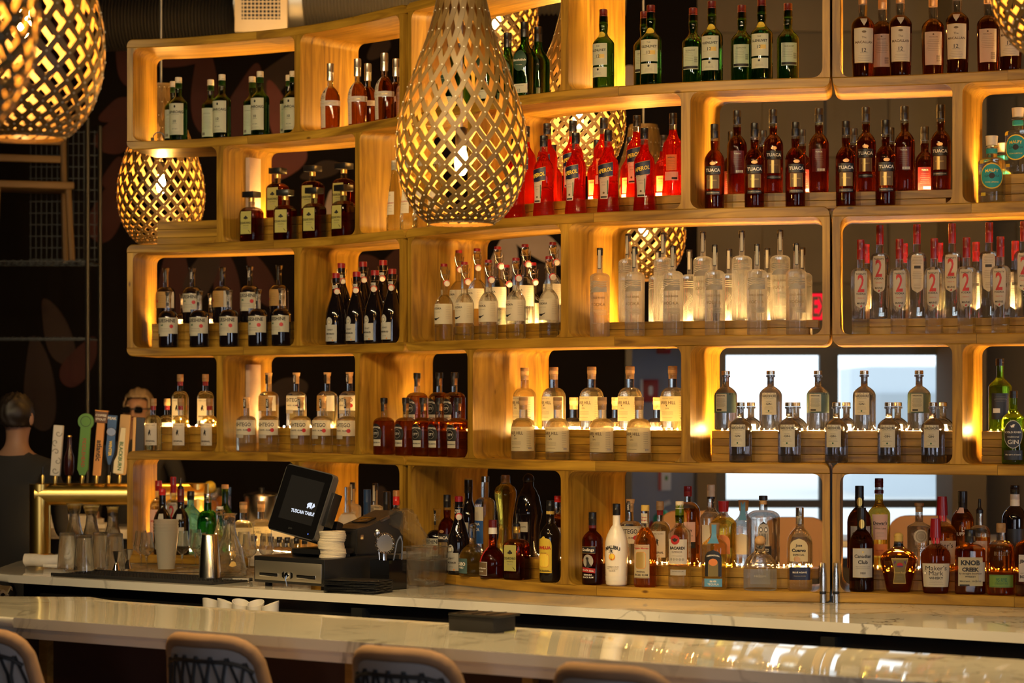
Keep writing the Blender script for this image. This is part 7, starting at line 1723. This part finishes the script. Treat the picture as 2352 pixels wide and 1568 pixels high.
for v in bm.verts: v.co = Vector((v.co.x * 0.42, v.co.y * 0.3, 0.062 + 0.010 * math.sin(v.co.x * 9) + 0.008 * math.sin(v.co.y * 14 + v.co.x * 5)))
bmesh.ops.solidify(bm, geom=bm.faces[:], thickness=0.012)
obj('folded_leather', mesh_of(bm, 'folded_leather', M['leather_dark']), ap)
box('apron_stand', M['black'], (0, 0, -0.42), (0.40, 0.28, 0.9), ap)
tube('apron_strap', M['leather_dark'], [(-0.2, -0.14, 0.07), (0, -0.16, 0.05), (0.2, -0.14, 0.07)], 0.008, ap)

# ---------------------------------------------------------------- bar stools
def stool(px, py, label, zt=1.022, yawj=0.0):
    d = (CAMZ - zt) * FPX / (py - 922)
    g = empty('bar_stool', (X_(px, d), d, 0), AZ + yawj, label, 'bar stool', 'tan bar stools at the front bar')
    # local: x along bar, -y toward the viewer (the back), +y toward the bar
    def shell(a, h):      # a in -1..1 across, h in 0..1 up
        hw = 0.215 - 0.05 * h
        x = hw * a * (1 - 0.10 * (abs(a) ** 6) * h)
        y = 0.0 + 0.10 * (a * a) * (1 - 0.3 * h) - 0.05 * h
        z = 0.62 + (zt - 0.62) * h - 0.055 * (abs(a) ** 5) * h
        return Vector((x, y, z))
    bm = bmesh.new(); K, J = 16, 12; F, B = [], []
    for i in range(J + 1):
        fr, br = [], []
        for j in range(K + 1):
            a, h = 2 * j / K - 1, i / J
            p = shell(a, h); fr.append(bm.verts.new(p + Vector((0, 0.03, 0)))); br.append(bm.verts.new(p + Vector((0, -0.006, 0))))
        F.append(fr); B.append(br)
    for Gd in (F, B):
        for i in range(J):
            for j in range(K): bm.faces.new((Gd[i][j], Gd[i][j + 1], Gd[i + 1][j + 1], Gd[i + 1][j]))
    for i in range(J):
        bm.faces.new((F[i][0], F[i + 1][0], B[i + 1][0], B[i][0])); bm.faces.new((F[i][K], B[i][K], B[i + 1][K], F[i + 1][K]))
    for j in range(K):
        bm.faces.new((F[J][j], F[J][j + 1], B[J][j + 1], B[J][j])); bm.faces.new((F[0][j], B[0][j], B[0][j + 1], F[0][j + 1]))
    bk = obj('backrest', mesh_of(bm, 'backrest', M['stool_grey'], auto=60), g)
    edge = [shell(-1, h / 10) for h in range(0, 10)] + [shell(-1 + 2 * q / 16, 1) for q in range(17)] + [shell(1, 1 - h / 10) for h in range(1, 11)]
    tube('suede_rim', M['suede'], [p + Vector((0, 0.004, 0)) for p in edge], 0.020, bk, 10)
    for q in range(7):
        a = -0.78 + 1.56 * q / 6
        for s in (-1, 1):
            pts = []
            for t in range(7):
                h = 0.90 * t / 6; aa = a + s * 0.11 * math.sin(PI * t / 3)
                pts.append(shell(max(-0.9, min(0.9, aa)), h) + Vector((0, -0.010 - 0.002 * s, 0)))
            tube('lacing_cord', M['cord'], pts, 0.0045, bk, 5)
    tube('lacing_bar', M['cord'], [shell(-0.9 + 1.8 * q / 12, 0.87) + Vector((0, -0.012, 0)) for q in range(13)], 0.0055, bk, 6)
    bm = bmesh.new(); add_prism(bm, rrect(0.44, 0.42, 0.10, 6, 0, 0.20), 0.66, 0.74, lambda a, b, h: (a, b, h)); bmesh.ops.bevel(bm, geom=[e for e in bm.edges if abs(e.verts[0].co.z - e.verts[1].co.z) < 1e-4], offset=0.02, segments=3, affect='EDGES')
    obj('seat', mesh_of(bm, 'seat', M['suede']), g)
    for x in (-1, 1):
        for y in (0.04, 0.36): tube('leg', M['black'], [(x * 0.16, y, 0.665), (x * 0.215, y + (0.03 if y > 0.2 else -0.03), 0.0)], 0.013, g, 8)
    tube('foot_rail', M['black'], [(-0.20, 0.02, 0.25), (0.20, 0.02, 0.25), (0.20, 0.38, 0.25), (-0.20, 0.38, 0.25)], 0.008, g, 6, True)
stool(-30, 1452, 'tan bar stool cut by the left edge of the picture', yawj=-0.1)
stool(482, 1468, 'tan bar stool with black laced back, second from left')
stool(922, 1499, 'tan bar stool with black laced back, second from right')
stool(1400, 1539, 'tan bar stool of which only the top rim shows, rightmost')

# ---------------------------------------------------------------- behind: duct, rack, chairs, signs
M['duct'] = pbr('galvanised_duct', (0.30, 0.29, 0.27), 0.35, 0.9); M['duct_dark'] = pbr('dark_flex_duct', (0.010, 0.009, 0.008), 0.6, 0.0)
du = empty('air_duct', P_(600, 10, 12.6), 0, 'round metal air duct with square grille above left shelf', 'duct'); du['category'] = 'duct'
bm = bmesh.new(); prf = []
for i in range(44):
    z = i * 0.018; prf += [(0.17, z), (0.185, z + 0.009)]
add_lathe(bm, prf, 26); bmesh.ops.transform(bm, matrix=Matrix.Rotation(R(90), 4, 'Y'), verts=bm.verts)
o = obj('ribbed_sleeve', mesh_of(bm, 'ribbed_sleeve', M['duct']), du, (0.19, 0.22, 0.05), (0, 0, R(-8)))
o = obj('dark_sleeve', mesh_of((lambda b: (add_lathe(b, [(0.15 + 0.012 * (i % 2), i * 0.009) for i in range(90)], 26), bmesh.ops.transform(b, matrix=Matrix.Rotation(R(-90), 4, 'Y'), verts=b.verts), b)[2])(bmesh.new()), 'dark_sleeve', M['duct_dark']), du, (-0.10, 0.22, -0.04), (0, 0, R(-6)))
tube('collar', M['duct'], [(-0.14, 0.22, 0.04), (0.22, 0.2, 0.05)], 0.19, du, 26)
gr = empty('dummy', (0, 0, 0)); bpy.data.objects.remove(gr)
gx = 0.0
fr_ = box('grille_frame', M['creamcap'] if 'creamcap' in M else L['creamcap'], (0, 0.0, 0.0), (0.275, 0.03, 0.29), du, bev=0.004)
box('grille_back', M['black'], (0, -0.012, 0.02), (0.20, 0.012, 0.20), fr_)
for k in range(10): box('slat', L['creamcap'], (-0.09 + 0.02 * k, -0.020, 0.02), (0.005, 0.008, 0.20), fr_)
for k in range(10): box('slat', L['creamcap'], (0, -0.021, -0.07 + 0.02 * k), (0.20, 0.008, 0.005), fr_)
for x in (-0.5, 0.6): tube('duct_hanger', M['cable'], [(x, 0.22, 0.15), (x, 0.22, 4.4 - du.location.z)], 0.006, du, 6)
d2 = empty('duct_branch', P_(1240, 6, 12.8), 0, 'short ribbed duct end at the top centre between pendants', 'duct')
o = obj('ribbed_sleeve', mesh_of((lambda b: (add_lathe(b, [(0.16 + 0.012 * (i % 2), i * 0.012) for i in range(60)], 24), bmesh.ops.transform(b, matrix=Matrix.Rotation(R(90), 4, 'Y'), verts=b.verts), b)[2])(bmesh.new()), 'ribbed_sleeve', M['duct']), d2, (-0.25, 0.1, 0.12))
tube('duct_hanger', M['cable'], [(0, 0.1, 0.2), (0, 0.1, 4.4 - d2.location.z)], 0.006, d2, 6)

# wire rack with a wooden chair stored on top, far left
rk = empty('wire_rack', (X_(0, 13.4), 13.4, 0), 0, 'tall dark wire rack in the far left corner', 'rack')
rw = 0.52
for x in (-rw, rw):
    for y in (-0.2, 0.2): tube('rack_post', M['dark_metal'], [(x, y, 0), (x, y, 3.2)], 0.012, rk, 8)
for z in (0.4, 1.2, 2.0, 2.42):
    bm = bmesh.new()
    for k in range(24): add_box(bm, (-rw + rw * 2 * k / 23, 0, z), (0.005, 0.42, 0.005))
    for y in (-0.2, 0.0, 0.2): add_box(bm, (0, y, z - 0.004), (rw * 2, 0.006, 0.006))
    obj('wire_shelf', mesh_of(bm, 'wire_shelf', M['dark_metal']), rk)
bm = bmesh.new()
for k in range(14): add_box(bm, (rw * 0.25 + k * 0.03, 0.2, 2.8), (0.004, 0.004, 0.75))
for k in range(12): add_box(bm, (rw * 0.62, 0.2, 2.45 + k * 0.065), (0.40, 0.004, 0.004))
obj('wire_side', mesh_of(bm, 'wire_side', M['dark_metal']), rk)
M['old_wood'] = pbr('old_chair_wood', (0.13, 0.08, 0.035), 0.6)
ch = empty('stored_chair', (X_(70, 13.35), 13.35, 2.424), 0.3, 'wooden chair stored upon the dark wire rack', 'chair')
for x, y, h in ((-0.19, -0.13, 0.40), (0.19, -0.13, 0.40), (-0.19, 0.13, 0.85), (0.19, 0.13, 0.85)): tube('leg', M['old_wood'], [(x * 1.1, y * 1.15, 0), (x, y, h)], 0.018, ch, 8)
box('seat', M['old_wood'], (0, 0, 0.41), (0.44, 0.34, 0.04), ch, bev=0.008)
for z in (0.58, 0.68, 0.78): box('back_rung', M['old_wood'], (0, 0.13, z), (0.36, 0.018, 0.04), ch, bev=0.005)
# dining chairs and a table by the window
M['tan_seat'] = pbr('caramel_leather', (0.36, 0.19, 0.07), 0.5)
for i, (px, py, dd) in enumerate(((1588, 1172, 12.4), (1828, 1187, 12.0), (2120, 1183, 12.0))):
    top = Z_(py, dd); c = empty('dining_chair', (X_(px, dd), dd, 0), 0, 'caramel backed dining chair by the window, %s from left' % ORD[i], 'chair', 'dining chairs by the window')
    bm = bmesh.new(); pts = rrect(0.33, 0.26, 0.09, 6)
    add_prism(bm, pts, -0.02, 0.02, lambda a, b, h: (a, h + 0.10 * (a / 0.16) ** 2 * 0.5, b)); bmesh.ops.bevel(bm, geom=[e for e in bm.edges], offset=0.006, segments=2, affect='EDGES')
    obj('backrest', mesh_of(bm, 'backrest', M['tan_seat']), c, (0, 0, top - 0.13))
    sh2 = top - 0.42
    prism('seat', M['tan_seat'], rrect(0.42, 0.40, 0.08, 5, 0, 0.2), sh2, sh2 + 0.05, c, 0.01)
    for x in (-0.16, 0.16):
        tube('back_post', M['black'], [(x * 0.7, 0.02, top - 0.16), (x * 0.8, 0.02, sh2)], 0.010, c, 6)
        for y in (0.03, 0.37): tube('leg', M['black'], [(x, y, sh2 + 0.01), (x * 1.15, y, 0)], 0.011, c, 6)
tb_ = empty('dining_table', (X_(1960, 13.1), 13.1, 0), 0, 'long pale topped dining table in front of the window', 'table')
box('tabletop', M['white_plastic'], (0, 0, 0.895), (2.4, 0.65, 0.035), tb_, bev=0.005)
for x in (-1.0, 1.0):
    box('leg', M['black'], (x, 0, 0.45), (0.07, 0.07, 0.86), tb_); box('foot', M['black'], (x, 0, 0.012), (0.08, 0.5, 0.024), tb_)
# signs on the slate wall, alarm and extinguisher
SDW = 16.97
def sign(name, px0, py0, px1, py1, mat, label, cat, d=SDW, th=0.02):
    x0, x1, z0, z1 = X_(px0, d), X_(px1, d), Z_(py1, d), Z_(py0, d)
    g = empty(name, ((x0 + x1) / 2, d, (z0 + z1) / 2), 0, label, cat)
    box('plate', mat, (0, 0, 0), (x1 - x0, th, z1 - z0), g, bev=0.003)
    return g, x1 - x0, z1 - z0
M['sign_red'] = pbr('sign_red', (0.35, 0.012, 0.015), 0.4); M['sign_white'] = pbr('sign_white', (0.75, 0.72, 0.72), 0.5)
g, w_, h_ = sign('extinguisher_sign', 1477, 871, 1512, 923, M['sign_red'], 'red wall sign with white extinguisher picture on slate wall', 'sign')
prism('white_picture', M['sign_white'], [(x * 0.9, z) for x, z in rrect(w_ * 0.30, h_ * 0.42, 0.012, 3)] , -0.0135, -0.0105, g, fmap=lambda a, b, h: (a, h, b))
box('sign_flange', M['sign_white'], (-w_ / 2 - 0.010, 0.0, 0), (0.018, 0.018, h_), g)
g, w_, h_ = sign('notice_board', 1513, 1080, 1541, 1126, M['sign_white'], 'white notice with red edges low on slate wall', 'sign')
box('red_border', M['sign_red'], (-w_ * 0.42, -0.0105, 0), (w_ * 0.26, 0.003, h_), g); box('green_mark', M['tap_green'], (w_ * 0.12, -0.011, h_ * 0.12), (0.02, 0.003, 0.03), g)
al_ = empty('fire_alarm', P_(1524, 801, 16.95), 0, 'red and white fire alarm high on slate wall', 'alarm')
box('alarm_body', M['sign_red'], (0, 0, 0.0), (0.10, 0.06, 0.07), al_, bev=0.01)
lathe('strobe', M['sign_white'], [(0, -0.02), (0.02, -0.018), (0.026, 0), (0, 0.0)], al_, (0.028, -0.03, 0.025), 16, rot=(R(-90), 0, 0))
fe = empty('fire_extinguisher', (X_(1512, 16.6), 16.6, 0.0), 0, 'fire extinguisher with green hood standing on a post by slate wall', 'extinguisher')
zt2 = Z_(1205, 16.6)
lathe('stand', M['black'], [(0, 0), (0.12, 0), (0.12, 0.02), (0.03, 0.03), (0.03, zt2 - 0.25), (0.06, zt2 - 0.24), (0, zt2 - 0.24)], fe, n=20)
lathe('cylinder', M['sign_red'], [(0, zt2 - 0.24), (0.055, zt2 - 0.24), (0.055, zt2 - 0.02), (0.02, zt2 + 0.03), (0, zt2 + 0.03)], fe, (-0.03, 0, 0), 20)
M['hood_green'] = pbr('hood_green', (0.02, 0.35, 0.12), 0.4)
lathe('green_hood', M['hood_green'], [(0, zt2 - 0.03), (0.07, zt2 - 0.03), (0.065, zt2 + 0.06), (0.02, zt2 + 0.10), (0, zt2 + 0.10)], fe, (0.03, -0.03, 0), 20)
tube('handle', M['sign_white'], [(0.0, -0.03, zt2 + 0.09), (0.03, -0.03, zt2 + 0.14), (0.08, -0.03, zt2 + 0.16)], 0.016, fe, 8)
# exit sign, lit red letters in a box
M['exit_red'] = emis('exit_red', (1.0, 0.012, 0.03), 1.1); M['exit_face'] = pbr('exit_face', (0.10, 0.06, 0.06), 0.5)
xd = 14.3
ex_ = empty('exit_sign', P_(1897, 704, xd), 0, 'red lit exit sign seen at end of etched vodka row', 'sign')
box('sign_case', M['black'], (0, 0.03, 0), (0.185, 0.05, 0.17), ex_, bev=0.006); box('lit_face', M['exit_red'], (0, 0.0035, 0), (0.176, 0.003, 0.155), ex_)
flat_text('exit_lettering', 'EXIT', M['exit_face'], 0.160, ex_, (0, 0.0005, 0), (R(90), 0, 0), 0.02).scale = (1, 2.1, 1)
tube('sign_rod', M['black'], [(0, 0.03, 0.09), (0, 0.03, 4.4 - ex_.location.z)], 0.008, ex_, 6)

# ---------------------------------------------------------------- two people behind the counter
def person(px, dd, top, facing, label, hair_col, skin, shirt, female=False, lean=0.0):
    s = top / 1.74
    g = empty('person', (X_(px, dd), dd, 0), facing, label, 'person')
    V = [(0, 0, 0.95), (0, 0.01, 1.10), (0, 0.01, 1.25), (0, 0.01, 1.38), (0, 0.0, 1.47), (0, -0.005, 1.52), (0, -0.012, 1.565), (0, -0.012, 1.61), (0, -0.005, 1.66), (0, 0.0, 1.695)]
    RX = [(0.165, 0.115), (0.14, 0.105), (0.165, 0.12), (0.155, 0.10), (0.07, 0.062), (0.055, 0.055), (0.056, 0.07), (0.068, 0.088), (0.073, 0.092), (0.05, 0.06)]
    E = [(i, i + 1) for i in range(9)]
    def add(p, r, frm):
        V.append(p); RX.append((r, r)); E.append((frm, len(V) - 1)); return len(V) - 1
    for sgn in (-1, 1):
        a = add((sgn * 0.17, 0.0, 1.385), 0.062, 3); b = add((sgn * 0.225, 0.0, 1.26), 0.046, a); c = add((sgn * 0.235, -0.02, 1.10), 0.040, b)
        d = add((sgn * 0.20, -0.17, 1.04), 0.032, c); e = add((sgn * 0.16, -0.27, 1.05), 0.026, d)
        h = add((sgn * 0.15, -0.33, 1.045), 0.030, e)
        l = add((sgn * 0.09, 0, 0.90), 0.092, 0); k = add((sgn * 0.10, -0.01, 0.50), 0.058, l); f = add((sgn * 0.10, 0.02, 0.10), 0.042, k); t = add((sgn * 0.105, -0.12, 0.035), 0.036, f)
    me = bpy.data.meshes.new('body'); me.from_pydata([(x * s, y * s, z * s) for x, y, z in V], E, [])
    o = bpy.data.objects.new('body', me); link(o, g)
    md = o.modifiers.new('skin', 'SKIN'); md.use_smooth_shade = True
    for i, (rx, ry) in enumerate(RX):
        me.skin_vertices[0].data[i].radius = (rx * s, ry * s)
    me.skin_vertices[0].data[0].use_root = True
    o.modifiers.new('sub', 'SUBSURF').levels = 2; o.modifiers['sub'].render_levels = 2
    dg = bpy.context.evaluated_depsgraph_get(); dg.update()
    m2 = bpy.data.meshes.new_from_object(o.evaluated_get(dg)); o.modifiers.clear(); o.data = m2
    m2.materials.clear(); m2.materials.append(shirt); m2.materials.append(skin)
    for p in m2.polygons:
        c = p.center; p.use_smooth = True
        if c.z > 1.455 * s or (c.y < -0.14 * s and 0.8 * s < c.z): p.material_index = 1
    hm = pbr('hair', hair_col, 0.5, noise=0.3, scale=40)
    # hair cap: shell over the skull, open at the face
    bm = bmesh.new(); bmesh.ops.create_uvsphere(bm, u_segments=48, v_segments=32, radius=1.0)
    for v in bm.verts:
        n = v.co.copy(); v.co = Vector((n.x * 0.082, n.y * 0.103 + 0.008, n.z * 0.098)) * (1 + (0.035 * math.sin(n.x * 13 + n.z * 9) if female else 0.055 * math.sin(n.x * 19 + n.z * 11) * math.sin(n.y * 17 + n.z * 13) + 0.03 * math.sin(n.x * 41 + n.y * 37)))
    kill = [f for f in bm.faces if (f.calc_center_median().y < -0.045 and f.calc_center_median().z < 0.045) or f.calc_center_median().z < (-0.075 if female else -0.06)]
    bmesh.ops.delete(bm, geom=kill, context='FACES'); bmesh.ops.solidify(bm, geom=bm.faces[:], thickness=0.008)
    obj('hair', mesh_of(bm, 'hair', hm, auto=180), g, (0, 0, 1.652 * s))
    if female:
        bm = bmesh.new(); bmesh.ops.create_uvsphere(bm, u_segments=14, v_segments=10, radius=0.04); obj('hair_bun', mesh_of(bm, 'hair_bun', hm), g, (0, 0.115, 1.68 * s))
    if female:
        gl = tube('glasses', M['black'], [(-0.078, -0.02, 1.634 * s), (-0.062, -0.100, 1.634 * s), (-0.012, -0.112, 1.634 * s), (0.012, -0.112, 1.634 * s), (0.062, -0.100, 1.634 * s), (0.078, -0.02, 1.634 * s)], 0.003, g, 6)
        for sg in (-1, 1): prism('dark_lens', M['black_gloss'], rrect(0.046, 0.034, 0.012, 4, sg * 0.034, 1.628 * s), -0.1125, -0.109, gl, fmap=lambda a, b, h: (a, h, b))
    for sg in (-1, 1):
        bm = bmesh.new(); bmesh.ops.create_uvsphere(bm, u_segments=10, v_segments=8, radius=1, matrix=Matrix.Diagonal((0.008, 0.018, 0.030, 1))); obj('ear', mesh_of(bm, 'ear', skin), g, (sg * 0.079, 0.0, 1.625 * s))
        bm = bmesh.new(); bmesh.ops.create_uvsphere(bm, u_segments=10, v_segments=8, radius=0.009); obj('eye', mesh_of(bm, 'eye', M['leather_dark']), g, (sg * 0.030, -0.088, 1.632 * s))
        bm = bmesh.new(); bmesh.ops.create_uvsphere(bm, u_segments=10, v_segments=8, radius=1, matrix=Matrix.Diagonal((0.016, 0.006, 0.004, 1))); obj('eyebrow', mesh_of(bm, 'eyebrow', hm), g, (sg * 0.031, -0.096, 1.652 * s))
        for q in range(4): tube('finger', skin, [(sg * 0.15 * s + (q - 1.5) * 0.017, -0.34 * s, 1.045 * s), (sg * 0.15 * s + (q - 1.5) * 0.018, -0.375 * s - 0.006 * (q in (1, 2)), 1.04 * s), (sg * 0.15 * s + (q - 1.5) * 0.017, -0.40 * s - 0.008 * (q in (1, 2)), 1.02 * s)], 0.0085, g, 7, r2=0.0065)
        tube('thumb', skin, [(sg * 0.125 * s, -0.315 * s, 1.045 * s), (sg * 0.10 * s, -0.345 * s, 1.04 * s), (sg * 0.10 * s, -0.37 * s, 1.03 * s)], 0.010, g, 7, r2=0.007)
    bm = bmesh.new(); bmesh.ops.create_cone(bm, segments=8, radius1=0.016, radius2=0.006, depth=0.045, cap_ends=True, matrix=Matrix.Rotation(R(-14), 4, 'X')); obj('nose', mesh_of(bm, 'nose', skin), g, (0, -0.102, 1.612 * s))
    bm = bmesh.new(); bmesh.ops.create_uvsphere(bm, u_segments=10, v_segments=6, radius=1, matrix=Matrix.Diagonal((0.022, 0.008, 0.007, 1))); obj('mouth', mesh_of(bm, 'mouth', pbr('lips', (0.30, 0.10, 0.08), 0.5)), g, (0, -0.092, 1.578 * s))
    return g
M['skin'] = pbr('skin', (0.33, 0.18, 0.11), 0.55); M['shirt'] = pbr('black_shirt', (0.022, 0.020, 0.020), 0.85)
person(38, 11.25, 1.68, R(180 - 20), 'person with dark short hair and black shirt, seen from behind beyond the taps', (0.016, 0.010, 0.007), M['skin'], M['shirt'])
person(318, 13.15, 1.715, R(-8), 'person with fair tied back hair looking down behind tap handles', (0.26, 0.18, 0.10), M['skin'], M['shirt'], True)
